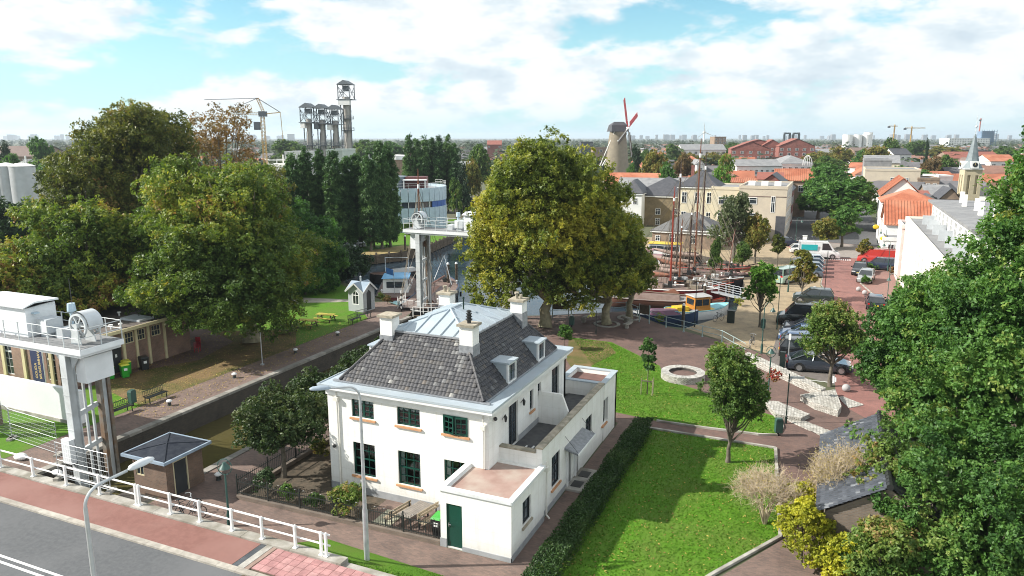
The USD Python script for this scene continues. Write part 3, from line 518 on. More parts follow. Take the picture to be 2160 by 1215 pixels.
# standing-seam zinc top: every sheet a part
zc = put(hs, 'zinc_roof', MB().add([np.add(x, (0, 0, -0.03)) for x in (A2, B2, C2, D2)], [(0, 1, 2, 3)]), ZINC)
zx0, zx1, zy0, zy1, ze, zr = i0 - 0.1, HW - i0 + 0.18, i0 - 0.1, HD - i0 + 0.35, zt + 0.06, 8.98
RA, RB = np.array([(zx0 + zx1) / 2, 4.85, zr]), np.array([(zx0 + zx1) / 2, 6.3, zr])
def zincface(P0, P1, T0, T1, n):
    P0, P1, T0, T1 = (np.asarray(x, float) for x in (P0, P1, T0, T1))
    poly3 = Polygon([(0, 0), (1, 0), (1, 1), (0, 1)])
    U = (P1 - P0); L = np.linalg.norm(U); U /= L; up = T0 - P0; up = up - U * (up @ U); Hh = np.linalg.norm(up); up /= Hh; Nn = np.cross(U, up)
    face = Polygon([(0, 0), (L, 0), ((T1 - P0) @ U, Hh), ((T0 - P0) @ U, Hh)]).buffer(0)
    for k in range(n):
        s_ = face.intersection(sbox(L * k / n + 0.004, -1, L * (k + 1) / n - 0.004, 9))
        if s_.is_empty or s_.area < 0.01: continue
        b = MB().slab(s_, P0 + Nn * rng.uniform(0, 0.004), U, up, 0.02)
        if k:
            seam = face.intersection(sbox(L * k / n - 0.022, -1, L * k / n + 0.022, 9))
            if not seam.is_empty: b.slab(seam, P0 + Nn * 0.012, U, up, 0.075)
        put(zc, 'zinc_sheet', b, ZINC)
ZA, ZB, ZC, ZD = (zx0, zy0, ze), (zx1, zy0, ze), (zx1, zy1, ze), (zx0, zy1, ze)
zincface(ZA, ZB, RA, RA, 6); zincface(ZB, ZC, RA, RB, 7); zincface(ZC, ZD, RB, RB, 6); zincface(ZD, ZA, RB, RA, 7)
for p_, q_ in ((ZA, RA), (ZB, RA), (ZC, RB), (ZD, RB), (RA, RB)): put(zc, 'hip_roll', MB().tube([np.add(p_, (0, 0, 0.04)), np.add(q_, (0, 0, 0.04))], 0.05, 8), ZINC)
put(zc, 'vent_pipe', MB().cyl(5.0, 5.6, 8.75, 9.5, 0.035, n=8).cyl(5.0, 5.6, 9.42, 9.56, 0.06, 0.05, n=8), DKGREEN)
CHIM = mat('chimney_stone_look', (0.30, 0.255, 0.19), (0.42, 0.37, 0.29), scale=3, rough=0.9, bump=0.4, c3=(0.22, 0.2, 0.15), s3=2.5)
for k, (x, y) in enumerate(((2.3, 2.45), (6.98, 2.35), (7.0, 8.55), (2.35, 8.6))):
    c = put(hs, 'chimney', MB().box(x - 0.36, y - 0.36, 6.9, x + 0.36, y + 0.36, 8.92), STUCCO)
    put(c, 'cap', MB().box(x - 0.47, y - 0.47, 8.92, x + 0.47, y + 0.47, 9.04), CHIM)
    put(c, 'flashing', MB().box(x - 0.39, y - 0.39, 6.9, x + 0.39, y + 0.39, 7.98 if k < 2 else zt + 0.12), LEAD)
    if k == 1:
        f_ = MB().cyl(x, y, 9.04, 9.5, 0.1).cyl(x, y, 9.2, 9.26, 0.17).cyl(x, y, 9.36, 9.4, 0.16).cyl(x, y, 9.5, 9.54, 0.15).cyl(x, y, 9.62, 9.66, 0.13).cyl(x, y, 9.5, 9.7, 0.08)
        put(c, 'flue', f_, BLACKP)
    if k in (2, 3): put(c, 'chimney_pot', MB().cyl(x - 0.12, y, 9.04, 9.36, 0.1, 0.08, 8).cyl(x + 0.14, y, 9.04, 9.3, 0.1, 0.08, 8).cyl(x - 0.12, y, 9.3, 9.4, 0.14, 0.14, 8), CHIM)
def dormer(xf, y0, y1, sgn=1):
    slope = lambda x: z0 + (HW - e0 - x) * (zt - z0) / (i0 - e0)
    zb, zt_ = slope(xf) - 0.03, slope(xf) + 1.12; X = (lambda x: x) if sgn > 0 else (lambda x: HW - x)
    xb = HW - e0 - (zt_ - 0.15 - z0) * (i0 - e0) / (zt - z0)
    dp = put(hs, 'dormer', MB().box(*[v for v in (min(X(xf - 0.02), X(xb)), y0 + 0.05, zt_ - 0.09, max(X(xf - 0.02), X(xb)), y1 - 0.05, zt_ - 0.052)]), ZINC)
    for y in (y0, y1 - 0.05):
        d = MB(); t_ = [(X(xf), zb), (X(xf), zt_ - 0.06), (X(xb), zt_ - 0.06)]
        d.add([(a, y + o, b) for o in (0, 0.05) for a, b in t_], [(0, 1, 2), (5, 4, 3), (0, 3, 4), (0, 4, 1), (1, 4, 5), (1, 5, 2), (2, 5, 3), (2, 3, 0)]); put(dp, 'cheek', d, ZINC)
    a, b = sorted((X(xf - 0.05), X(xf + 0.06)))
    put(dp, 'frame', MB().box(a, y0 - 0.02, zb, b, y0 + 0.09, zt_ - 0.05).box(a, y1 - 0.09, zb, b, y1 + 0.02, zt_ - 0.05).box(a, y0 + 0.09, zb, b, y1 - 0.09, zb + 0.14).box(a, y0 + 0.09, zt_ - 0.15, b, y1 - 0.09, zt_ - 0.05), WHITEP)
    a2, b2 = sorted((X(xf - 0.03), X(xf + 0.02)))
    put(dp, 'pane', MB().box(a2, y0 + 0.09, zb + 0.14, b2 - 0.02, y1 - 0.09, zt_ - 0.15), DARKGL)
    put(dp, 'glazing_bar', MB().box(a2, (y0 + y1) / 2 - 0.02, zb + 0.14, b2, (y0 + y1) / 2 + 0.02, zt_ - 0.15).box(a2, y0 + 0.09, (zb + zt_) / 2 - 0.015, b2, (y0 + y1) / 2 - 0.02, (zb + zt_) / 2 + 0.015).box(a2, (y0 + y1) / 2 + 0.02, (zb + zt_) / 2 - 0.015, b2, y1 - 0.09, (zb + zt_) / 2 + 0.015), DKGREEN)
    a, b = sorted((X(xb - 0.1), X(xf + 0.14)))
    put(dp, 'roof', MB().box(a, y0 - 0.1, zt_ - 0.05, b, y1 + 0.1, zt_ + 0.03), ZINC)
dormer(8.66, 3.22, 4.2); dormer(8.66, 7.32, 8.3); dormer(8.66, 3.3, 4.3, -1)
# side extension with roof terrace
EX = 11.32
ex = MB(); eh = [(2.57, 0.95, 3.72, 2.62), (4.86, 0.05, 5.52, 2.05), (6.15, 0.05, 6.75, 2.05), (7.95, 1.2, 9.1, 2.62)]
wall(ex, (EX, 1.2, 0), 'right', 10.2, 3.62, [(a - 1.2, b, c - 1.2, d) for a, b, c, d in eh])
wall(ex, (HW + 0.002, 1.202, 0), 'front', EX - HW - 0.284, 3.38)
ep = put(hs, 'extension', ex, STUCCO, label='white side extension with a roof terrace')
put(ep, 'coping', MB().box(EX - 0.32, 1.16, 3.62, EX + 0.05, 11.4, 3.70).box(HW + 0.01, 1.16, 3.38, EX - 0.32, 1.5, 3.46), CHIM)
put(ep, 'terrace_floor', MB().box(HW + 0.003, 1.48, 2.6, EX - 0.29, 11.4, 2.75), ASPH_D)
put(ep, 'privacy_wall', MB().slab(Polygon([(0, 0), (1.4, 0), (1.72, 0.85), (1.35, 1.78), (0, 1.78)]), (HW + 0.002, 6.45, 2.75), (1, 0, 0), (0, 0, 1), 0.15), STUCCO)
put(ep, 'roof_light', MB().box(9.75, 2.5, 2.76, 9.82, 3.1, 2.80).box(10.1, 2.6, 2.76, 10.17, 3.2, 2.80), WHITEP)
window(hs, (EX, 0, 0), 'right', *eh[0], 3, 3, BLACKP, mid=0.6, sill=SILL, outer=WHITEP)
window(hs, (EX, 0, 0), 'right', *eh[3], 3, 3, BLACKP, mid=0.6, sill=SILL, outer=WHITEP)
for h in eh[1:3]:
    dd = put(hs, 'door', MB().slab(sbox(h[0], h[1], h[2], h[3] - 0.3), (EX - 0.15, 0, 0), (0, 1, 0), (0, 0, 1), 0.06), BLACKP)
    put(dd, 'fanlight', MB().slab(sbox(h[0], h[3] - 0.28, h[2], h[3]), (EX - 0.14, 0, 0), (0, 1, 0), (0, 0, 1), 0.03), DARKGL)
    put(dd, 'post', MB().box(EX - 0.02, h[0] - 0.12, 0, EX + 0.1, h[0] - 0.003, 2.08), WHITEP)
cn = put(hs, 'canopy', MB().add([(EX, 4.4, 2.42), (EX, 7.35, 2.42), (EX + 0.75, 7.35, 2.2), (EX + 0.75, 4.4, 2.2), (EX, 4.4, 2.3), (EX, 7.35, 2.3), (EX + 0.75, 7.35, 2.08), (EX + 0.75, 4.4, 2.08)], [(3, 2, 1, 0), (4, 5, 6, 7), (3, 7, 6, 2), (0, 4, 7, 3), (1, 2, 6, 5)]), LEAD)
put(cn, 'fascia', MB().box(EX + 0.75, 4.38, 2.06, EX + 0.79, 7.37, 2.19), WHITEP)
for y in (4.5, 7.25): put(cn, 'tie_rod', MB().tube([(EX, y, 3.0), (EX + 0.7, y, 2.22)], 0.012, 5), BLACKP)
put(hs, 'doorstep', MB().box(EX + 0.01, 4.5, 0, EX + 1.05, 7.2, 0.13), CONC)
for y in (5.2, 6.45): put(hs, 'doormat', MB().box(EX + 0.2, y - 0.35, 0.131, EX + 0.75, y + 0.35, 0.155), BLACKP)
# end block
eb = MB(); wall(eb, (EX + 0.03, 11.4, 0), 'right', 2.75, 3.6, [(10.75 - 11.4 + 0.35, 1.1, 12.1 - 11.4 + 0.2, 2.6)])
wall(eb, (8.55, 11.38, 2.7), 'front', EX + 0.03 - 8.55 - 0.283, 0.9); wall(eb, (EX + 0.03, 14.15, 0), 'back', EX - 8.5, 3.6); wall(eb, (8.55, 14.15 - 0.284, 0), 'left', 3.1, 3.6)
bp = put(hs, 'end_block', eb, STUCCO, label='flat-roofed end block behind the terrace')
put(bp, 'roof', MB().box(8.8, 11.66, 3.2, EX - 0.25, 13.9, 3.34), mat('brown_felt_look', (0.15, 0.075, 0.06), (0.11, 0.06, 0.05), rough=0.9))
put(bp, 'coping', MB().prism(sbox(8.5, 11.33, EX + 0.08, 14.2).difference(sbox(8.85, 11.68, EX - 0.27, 13.85)), 3.6, 3.66), ZINC)
window(hs, (EX + 0.03, 0, 0), 'right', 11.12, 1.12, 11.9, 2.58, 2, 3, BLACKP, sill=SILL, outer=WHITEP)
# front annex with green door
ax = MB(); AH = 2.72
wall(ax, (8.0, -2.7, 0), 'front', 3.45, AH, [(0.3, 0.05, 1.08, 2.14)])
wall(ax, (11.45, -2.419, 0), 'right', 3.62, AH, [(-1.45 + 2.419, 1.05, -0.5 + 2.419, 2.2)])
wall(ax, (8.0, -0.002, 0), 'left', 2.416, AH); wall(ax, (11.168, 1.198, 0), 'back', 2.04, AH)
an = put(hs, 'annex', ax, STUCCO, label='low flat-roofed annex with a green door')
FELT = mat('annex_roof_look', (0.26, 0.16, 0.13), (0.36, 0.25, 0.21), scale=0.9, rough=0.55, detail=9, c3=(0.38, 0.31, 0.26), s3=0.7)
put(an, 'roof', MB().prism(Polygon([(8.2, -2.5), (11.25, -2.5), (11.25, 1.19), (9.13, 1.19), (9.13, -0.005), (8.2, -0.005)]), 2.55, 2.70), FELT)
put(an, 'roof_edge', MB().prism(Polygon([(7.93, -2.77), (11.52, -2.77), (11.52, 1.19), (11.24, 1.19), (11.24, -2.49), (8.21, -2.49), (8.21, -0.005), (7.93, -0.005)]), 2.72, 2.86), paint('roof_trim_look', (0.70, 0.71, 0.71)))
dr = put(hs, 'door', MB().box(8.33, -2.64, 0.07, 9.05, -2.58, 2.1), GREENP, label='green flush door of the annex')
put(dr, 'frame', MB().slab(sbox(8.3, 0.05, 9.08, 2.14).difference(sbox(8.335, 0.0, 9.045, 2.105)), (0, -2.55, 0), (1, 0, 0), (0, 0, 1), 0.12), GREENP)
put(dr, 'handle', MB().box(8.39, -2.68, 1.02, 8.42, -2.64, 1.2).tube([(8.41, -2.70, 1.13), (8.52, -2.70, 1.13)], 0.012, 6), paint('steel_look', (0.6, 0.6, 0.6), 0.3, 0.8))
put(hs, 'plinth', MB().box(7.97, -2.73, 0, 8.295, -2.703, 0.42).box(9.085, -2.73, 0, 11.48, -2.703, 0.22).box(11.452, -2.73, 0, 11.48, 1.19, 0.3).box(EX + 0.002, 1.2, 0, EX + 0.028, 4.7, 0.3), mat('plinth_look', (0, 0, 0)))
window(hs, (11.45, 0, 0), 'right', -1.45, 1.05, -0.5, 2.2, 2, 2, BLACKP, sill=CHIM, outer=WHITEP)
for x, zt_, zb in ((0.62, 4.95, 0.2), (8.88, 4.75, 2.75)):
    pipes = MB().tube([(x, -0.07, zt_), (x, -0.07, zb)], 0.045, 8).box(x - 0.13, -0.2, zt_ - 0.05, x + 0.13, -0.002, zt_ + 0.16).tube([(x, -0.1, zt_ + 0.1), (x, -0.1, HE)], 0.03, 6)
    put(hs, 'drainpipe', pipes, paint('pipe_look', (0.68, 0.66, 0.60)))
put(hs, 'drainpipe', MB().tube([(11.52, 1.35, 3.0), (11.52, 1.35, 0.25), (11.7, 1.3, 0.1)], 0.045, 8).box(11.35, 1.22, 2.5, 11.62, 1.48, 2.72), paint('pipe_look', (0, 0, 0)))
for y, z in ((1.55, 4.55), (3.85, 4.6)):
    put(hs, 'wall_lantern', MB().lathe([(0, 0), (0.05, 0), (0.09, 0.24), (0.0, 0.36)], (HW + 0.18, y, z), 6).tube([(HW, y, z + 0.1), (HW + 0.18, y, z + 0.4)], 0.014, 5), BLACKP)
for p_ in ((0.35, -0.09, 2.4), (HW + 0.1, 0.55, 5.05), (HW + 0.1, 1.5, 3.35)): put(hs, 'bulkhead_lamp', MB().ball(p_, 0.10, 1), BLACKP if p_[2] != 3.35 else WHITEP)
# ================================================================ trees: tapered trunk with limbs, crown of leaf-sized faces
BARK = mat('bark_look', (0.085, 0.070, 0.052), (0.15, 0.13, 0.10), scale=5, rough=0.9, bump=0.6, bscale=18)
BARK_P = mat('plane_bark_look', (0.17, 0.15, 0.09), (0.30, 0.27, 0.18), scale=2.5, rough=0.85, bump=0.4, bscale=10)
def foliage(name, stops, trans=0.30, rough=0.5): return mat(name, (1, 1, 1), scale=0.35, rough=rough, spec=0.3, trans=trans, lo=0.25, hi=0.75, tintramp=stops)
F_MAPLE = foliage('maple_leaf_look', [(0, (0.052, 0.0962, 0.0182)), (0.45, (0.117, 0.1794, 0.0299)), (0.72, (0.2236, 0.26, 0.039)), (0.87, (0.338, 0.3185, 0.0481)), (0.96, (0.325, 0.234, 0.0481)), (1, (0.273, 0.1495, 0.0676))])
F_OLIVE = foliage('olive_leaf_look', [(0, (0.0554, 0.0739, 0.0172)), (0.45, (0.1254, 0.1426, 0.0277)), (0.75, (0.2178, 0.1954, 0.0356)), (1, (0.264, 0.1584, 0.0594))])
F_BROWN = foliage('autumn_leaf_look', [(0, (0.1087, 0.0798, 0.0362)), (0.5, (0.1885, 0.1232, 0.0508)), (1, (0.29, 0.1595, 0.0653))])
F_PLANE = foliage('plane_leaf_look', [(0, (0.0512, 0.0845, 0.0141)), (0.4, (0.1306, 0.169, 0.023)), (0.7, (0.2368, 0.256, 0.0333)), (1, (0.384, 0.3456, 0.0461))])
F_GREEN = foliage('green_leaf_look', [(0, (0.0315, 0.0866, 0.0197)), (0.5, (0.0708, 0.1613, 0.0315)), (0.85, (0.122, 0.2263, 0.0472)), (1, (0.1967, 0.2558, 0.059))])
F_MID = foliage('mid_leaf_look', [(0, (0.046, 0.0959, 0.0192)), (0.5, (0.0997, 0.1687, 0.0327)), (0.85, (0.1726, 0.2206, 0.046)), (1, (0.2876, 0.1917, 0.0767))])
F_POPLAR = foliage('poplar_leaf_look', [(0, (0.0378, 0.0883, 0.0294)), (0.5, (0.0715, 0.1472, 0.0463)), (1, (0.1261, 0.206, 0.0631))], trans=0.2)
F_DARK = foliage('dark_leaf_look', [(0, (0.0174, 0.0406, 0.0174)), (0.5, (0.0319, 0.0667, 0.0261)), (1, (0.058, 0.1015, 0.0348))], trans=0.15)
F_LINDEN = foliage('linden_leaf_look', [(0, (0.023, 0.046, 0.0138)), (0.5, (0.0437, 0.0759, 0.0207)), (1, (0.0978, 0.115, 0.0345))], trans=0.2)
F_HEDGE = foliage('hedge_leaf_look', [(0, (0.016, 0.040, 0.010)), (0.5, (0.034, 0.074, 0.016)), (1, (0.075, 0.12, 0.03))], trans=0.15)
F_YELLOW = foliage('yellow_leaf_look', [(0, (0.12, 0.144, 0.0144)), (0.4, (0.24, 0.264, 0.0216)), (1, (0.5, 0.456, 0.036))])
F_STRAW = foliage('dry_leaf_look', [(0, (0.20, 0.16, 0.07)), (0.5, (0.34, 0.27, 0.12)), (1, (0.44, 0.34, 0.14))])
F_LIME = foliage('fresh_leaf_look', [(0, (0.0584, 0.1417, 0.0167)), (0.6, (0.125, 0.2668, 0.03)), (1, (0.2835, 0.2001, 0.0667))])
F_GREY = foliage('grey_leaf_look', [(0, (0.0798, 0.1087, 0.0508)), (0.6, (0.145, 0.174, 0.0798)), (1, (0.2175, 0.1885, 0.1015))])
F_RED = foliage('red_flower_look', [(0, (0.30, 0.03, 0.03)), (0.4, (0.45, 0.06, 0.05)), (0.6, (0.08, 0.14, 0.03)), (1, (0.55, 0.16, 0.12))])
def unit(v): return v / (np.linalg.norm(v, axis=-1, keepdims=True) + 1e-9)
def leaves(mb, c, nrm, size, tint, r, slim=0.46, tri=False):
    n = len(c); a = unit(r.normal(size=(n, 3))); u = unit(np.cross(nrm, a)); w = np.cross(nrm, u); s = size[:, None]
    if tri:
        v = np.stack([c - u * s - w * s * slim * 0.6, c + u * s, c + w * s * slim * 1.3 - u * s * 0.2 + nrm * s * 0.1], 1).reshape(-1, 3)
        return mb.add(v, np.arange(3 * n).reshape(-1, 3), np.repeat(tint, 3))
    v = np.stack([c - u * s, c - w * s * slim + u * s * 0.1 + nrm * s * 0.12, c + u * s, c + w * s * slim + u * s * 0.1 + nrm * s * 0.12], 1).reshape(-1, 3)
    i = np.arange(n)[:, None] * 4
    return mb.add(v, np.vstack([i + [0, 1, 2], i + [0, 2, 3]]), np.repeat(tint, 4))
def crown(lobes, ncl, nlf, leaf, rc, seed, bias=0.0, patch=0.12, flat=0.5, low=-0.75, inner=0.15, patchgain=0.9, slim=0.56, ragged=0.16, tri=False, bough=1.0):
    """leaf clumps over the lobes (cx, cy, cz, rx, ry, rz); tint: broad patches of colour plus leaf variation"""
    r = np.random.default_rng(seed); lobes = np.asarray(lobes, float)
    # boughs: smaller balls over the lobes' surfaces, so that the crown breaks into lit clumps with dark gaps between them
    area_ = (lobes[:, 3] * lobes[:, 4] * lobes[:, 5]) ** (2 / 3); nb = max(10, int(ncl / 8))
    kb_ = r.choice(len(lobes), nb * 2, p=area_ / area_.sum()); db = unit(r.normal(size=(nb * 2, 3))); okb = db[:, 2] > low; kb_, db = kb_[okb][:nb], db[okb][:nb]
    rb_ = 0.80 + (meshkit.fbm(db * 2.1 + kb_[:, None] * 3.3, 3, seed) - 0.5) * 0.5 + r.normal(0, ragged * 0.6, len(kb_))
    cb = lobes[kb_, :3] + db * lobes[kb_, 3:] * rb_[:, None]; sb = np.minimum(rc * bough * r.uniform(0.55, 1.35, len(kb_)), lobes[kb_, 3] * 0.8)
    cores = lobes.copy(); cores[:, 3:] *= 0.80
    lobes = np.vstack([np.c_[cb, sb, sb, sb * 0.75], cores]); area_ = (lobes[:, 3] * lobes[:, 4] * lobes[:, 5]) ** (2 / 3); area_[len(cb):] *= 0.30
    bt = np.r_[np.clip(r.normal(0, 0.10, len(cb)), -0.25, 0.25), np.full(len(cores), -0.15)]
    k = r.choice(len(lobes), ncl * 2, p=area_ / area_.sum())
    d = unit(r.normal(size=(ncl * 2, 3))); ok = d[:, 2] > low; k, d = k[ok][:ncl], d[ok][:ncl]; n = len(d)
    bump_ = meshkit.fbm(d * 2.3 + k[:, None] * 7.7, 3, seed)
    rad = 1.0 + (bump_ - 0.5) * 0.35 + r.normal(0, 0.06, n); inn = r.random(n) < inner; rad[inn] = r.uniform(0.25, 0.85, inn.sum())
    c = lobes[k, :3] + d * lobes[k, 3:] * rad[:, None]
    out = unit(d / lobes[k, 3:] * lobes[k, 3:].mean())
    size_c = rc * 0.36 * r.uniform(0.6, 1.35, n)
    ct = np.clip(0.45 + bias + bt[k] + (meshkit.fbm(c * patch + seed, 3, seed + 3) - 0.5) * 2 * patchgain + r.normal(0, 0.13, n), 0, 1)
    m = n * nlf; g = r.normal(size=(m, 3)); O = np.repeat(out, nlf, 0)
    g -= O * (g * O).sum(1, keepdims=True) * (1 - flat); g[:, 2] -= 0.25 * np.abs(g[:, 0])
    P_ = np.repeat(c, nlf, 0) + g * np.repeat(size_c, nlf)[:, None] * 0.62
    N_ = unit(O * 0.55 + np.array([0, 0, 0.35]) + r.normal(size=(m, 3)) * 0.55)
    T_ = np.clip(np.repeat(ct, nlf) + r.normal(0, 0.10, m), 0, 1)
    keep = P_[:, 2] > 0.05
    return leaves(MB(), P_[keep], N_[keep], (leaf * r.uniform(0.65, 1.35, m))[keep], T_[keep], r, slim, tri)
def trunk(lobes, r0, seed, h0=None, lean=(0, 0)):
    r = np.random.default_rng(seed + 99); lobes = np.asarray(lobes, float); mb = MB()
    top = lobes[:, 2].mean(); h0 = h0 or top * 0.55
    z = np.linspace(0, h0, 5); w = np.c_[lean[0] * z / h0, lean[1] * z / h0] + np.r_[[[0, 0]], r.normal(0, r0 * 0.25, (4, 2))]
    mb.tube(np.c_[w, z], r0 * np.array([1.35, 1.0, 0.9, 0.82, 0.75]), 9)
    base = np.array([*w[-1], h0])
    for lb in lobes[:14]:
        for q in range(2):
            e = lb[:3] + r.normal(size=3) * lb[3:] * 0.35; s = np.array([*w[3], z[3]]) if q else base
            mid = (s + e) / 2 + np.array([0, 0, -0.12 * np.linalg.norm(e - s)]) + r.normal(0, 0.2, 3) * r0 * 2
            mb.tube([s, mid, e], [r0 * 0.5, r0 * 0.32, r0 * 0.08], 6)
    return mb
def lobed(R, H, n, seed, zc=0.62, sq=0.8):
    """a set of overlapping lobes for a crown of radius R and height H (crown only, from base z)"""
    r = np.random.default_rng(seed); out = [(0, 0, H * 0.55, R * 0.62, R * 0.62, H * 0.38)]
    for k in range(n):
        a = k * 2.4 + r.uniform(-0.4, 0.4); t = r.uniform(0.05, 1.0); rr = R * (0.62 - 0.32 * t) * r.uniform(0.85, 1.15); z = H * (0.22 + 0.58 * t)
        s = R * r.uniform(0.30, 0.46) * (1 - 0.25 * t)
        out.append((rr * math.cos(a), rr * math.sin(a), z, s, s, s * sq))
    return out
def tree(name, label, loc, lobes, fol, ncl, nlf, leaf, rc, r0, seed, cat='tree', group=None, bark=None, h0=None, rot=0, **kw):
    t = thing(name, label, cat, loc, rot, group)
    put(t, 'trunk', trunk(lobes, r0, seed, h0), bark or BARK, smooth=60)
    put(t, 'crown', crown(lobes, ncl, nlf, leaf, rc, seed, **kw), fol, tint=True)
    return t
# --- the large trees of the park on the left
p1 = at(530, 722)
A_l = lambda zs, R, H, n, sd, off=(0, 0): [(a + off[0], b + off[1], c + zs, d, e, f) for a, b, c, d, e, f in lobed(R, H, n, sd)]
tree('maple_tree', 'broad green maple with thick pale trunk on the lawn by the lock', (p1[0], p1[1], 0), A_l(1.7, 9.9, 15.4, 26, 11, (-1.3, -1.0)) + [(-5.5, -3.5, 4.2, 3.0, 3.0, 2.2), (4.5, -2.5, 3.9, 3.0, 2.6, 2.2), (-1.0, -5.2, 4.6, 3.2, 2.4, 2.2)], F_MAPLE, 9500, 24, 0.135, 0.85, 0.62, 21, bark=BARK_P, h0=4.2, patch=0.16, low=-0.9, bias=0.0, patchgain=0.65, tri=True)
q = gd(300, 86)
tree('maple_tree', 'tallest olive-green tree standing behind the other park trees', q, A_l(2.0, 10.8, 21.5, 26, 12), F_OLIVE, 6000, 22, 0.17, 1.0, 0.6, 22, patch=0.12, bias=0.14, tri=True)
q = gd(212, 80)
tree('maple_tree', 'brown-green park tree at the left edge of the grove', q, A_l(0.6, 6.9, 17.2, 18, 13), F_OLIVE, 3600, 20, 0.165, 0.9, 0.45, 23, patch=0.15, bias=0.0, tri=True)
q = gd(185, 62)
tree('maple_tree', 'yellow-topped park tree in front of the tallest tree', q, A_l(0.4, 6.9, 13.8, 20, 14), F_MAPLE, 5000, 22, 0.14, 0.8, 0.45, 24, patch=0.2, bias=0.06, low=-0.95, patchgain=0.65, tri=True)
q = gd(45, 58)
tree('maple_tree', 'rust-tinged small tree left of the museum roof', q, A_l(0.6, 4.6, 9.0, 14, 15), F_MAPLE, 2400, 18, 0.15, 0.75, 0.35, 25, patch=0.22, bias=0.12, low=-0.95, tri=True)
q = gd(-30, 66)
tree('maple_tree', 'dim green tree cut by the left edge of the view', q, A_l(1.0, 5.0, 9.5, 12, 16), F_MID, 1300, 18, 0.17, 0.8, 0.35, 26, tri=True)
q = gd(20, 96)
tree('yew_tree', 'dark green tree below the steel silos', q, A_l(0.5, 6.6, 10.6, 14, 17), F_DARK, 1800, 18, 0.21, 0.9, 0.4, 27, tri=True)
q = gd(480, 105)
tree('maple_tree', 'thin brown autumn tree beside the yellow crane', q, A_l(6.5, 8.6, 19.0, 16, 18), F_BROWN, 1250, 12, 0.17, 1.0, 0.35, 28, inner=0.3, tri=True)
q = gd(560, 96)
tree('maple_tree', 'low rust-brown tree behind the broad maple under the crane', q, A_l(4.0, 5.6, 12.2, 12, 19), F_OLIVE, 1500, 16, 0.18, 0.9, 0.35, 29, bias=0.2, tri=True)
q = gd(650, 88)
tree('maple_tree', 'deep green tree between the broad maple and the poplars', q, A_l(1.0, 5.6, 10.0, 14, 20), F_GREEN, 2000, 18, 0.17, 0.85, 0.4, 30, low=-0.95, tri=True)
for k, (px, Y, w_, h_, lb) in enumerate(((700, 92, 4.2, 5.0, 'dark bushes below the poplars beside the white pavilion'), (645, 84, 4.6, 4.4, 'dark bush behind the lawn left of the pavilion'), (740, 97, 3.2, 4.6, 'dark bush on the bank behind the blue-roofed boat'))):
    q = gd(px, Y); l_ = A_l(-0.6, w_, h_, 8, 40 + k)
    t = thing('bush', lb, 'bush', q); put(t, 'stem', trunk(l_, 0.12, k), BARK); put(t, 'leaves', crown(l_, 520, 14, 0.17, 0.7, 60 + k, low=-0.95), F_DARK if k != 1 else F_GREEN, tint=True)
# --- plane trees on the square
tree('plane_tree', 'big yellow-green plane tree right behind the white house', (*at(1150, 690)[:2], 0), A_l(0.9, 7.8, 19.2, 32, 31, (-0.7, -0.6)) + [(2.6, 0.4, 12.6, 4.4, 4.2, 4.4), (4.2, 0.5, 9.4, 3.8, 3.6, 4.2)] + [(-5.0, -2.0, 4.6, 2.6, 2.4, 3.4), (3.2, -2.2, 4.4, 2.8, 2.2, 2.6), (-5.2, -2.2, 9.0, 2.6, 2.4, 2.6), (-2.0, -3.4, 5.0, 2.8, 2.2, 2.8)], F_PLANE, 9000, 24, 0.135, 0.75, 0.55, 32, bark=BARK_P, h0=3.4, patch=0.2, low=-0.93, bias=0.09, tri=True)
tree('plane_tree', 'plane tree with round seat at its foot on the square', (*at(1280, 684)[:2], 0), A_l(0.2, 5.6, 16.2, 26, 33, (-1.1, -0.4)), F_PLANE, 5200, 22, 0.135, 0.75, 0.42, 34, bark=BARK_P, h0=3.0, patch=0.2, low=-0.93, bias=0.03, tri=True)
tree('plane_tree', 'plane tree at the quay corner beside the notice board', (*at(1327, 671)[:2], 0), A_l(0.6, 3.3, 10.6, 16, 35, (-0.9, 0.2)), F_PLANE, 2800, 20, 0.135, 0.75, 0.32, 36, bark=BARK_P, h0=3.0, patch=0.2, low=-0.93, bias=0.0, tri=True)
# --- poplars
def poplar(px, Y, top, w_, label, k):
    q = gd(px, Y); H = zat(top, Y); r = wpx(w_ * 1.12, Y) / 2
    lb = [(0, 0, H * 0.30, r * 0.92, r * 0.92, H * 0.28), (0, 0, H * 0.55, r * 0.80, r * 0.80, H * 0.26), (0.05, 0, H * 0.76, r * 0.62, r * 0.62, H * 0.19), (0, 0.05, H * 0.87, r * 0.36, r * 0.36, H * 0.12)] + [(r * 0.35 * math.cos(a), r * 0.35 * math.sin(a), H * z, r * 0.5, r * 0.5, H * 0.14) for a, z in ((0.5, 0.2), (2.6, 0.4), (4.4, 0.6), (1.2, 0.68), (5.6, 0.3))]
    t = thing('poplar_tree', label, 'poplar', q); put(t, 'trunk', trunk(lb, 0.22, k, H * 0.2), BARK)
    put(t, 'crown', crown(lb, 2500, 14, 0.16, 0.58, 300 + k, low=-0.97, flat=0.9, patchgain=0.7, bias=0.06 * ((k % 3) - 1), bough=0.75, ragged=0.1, tri=True, inner=0.25), F_POPLAR, tint=True)
    return t
ordn = ['first', 'second', 'third', 'fourth', 'fifth', 'sixth', 'seventh', 'eighth', 'ninth']
for k, (px, top, w_) in enumerate(((622, 318, 40), (652, 306, 46), (683, 309, 50), (710, 311, 42), (738, 320, 44), (760, 314, 44), (783, 312, 44), (806, 297, 44), (824, 300, 46))):
    poplar(px, 118 + (k % 3) * 2, top, w_, f'slim poplar, {ordn[k]} from the left in the row beside the round blue office', k)
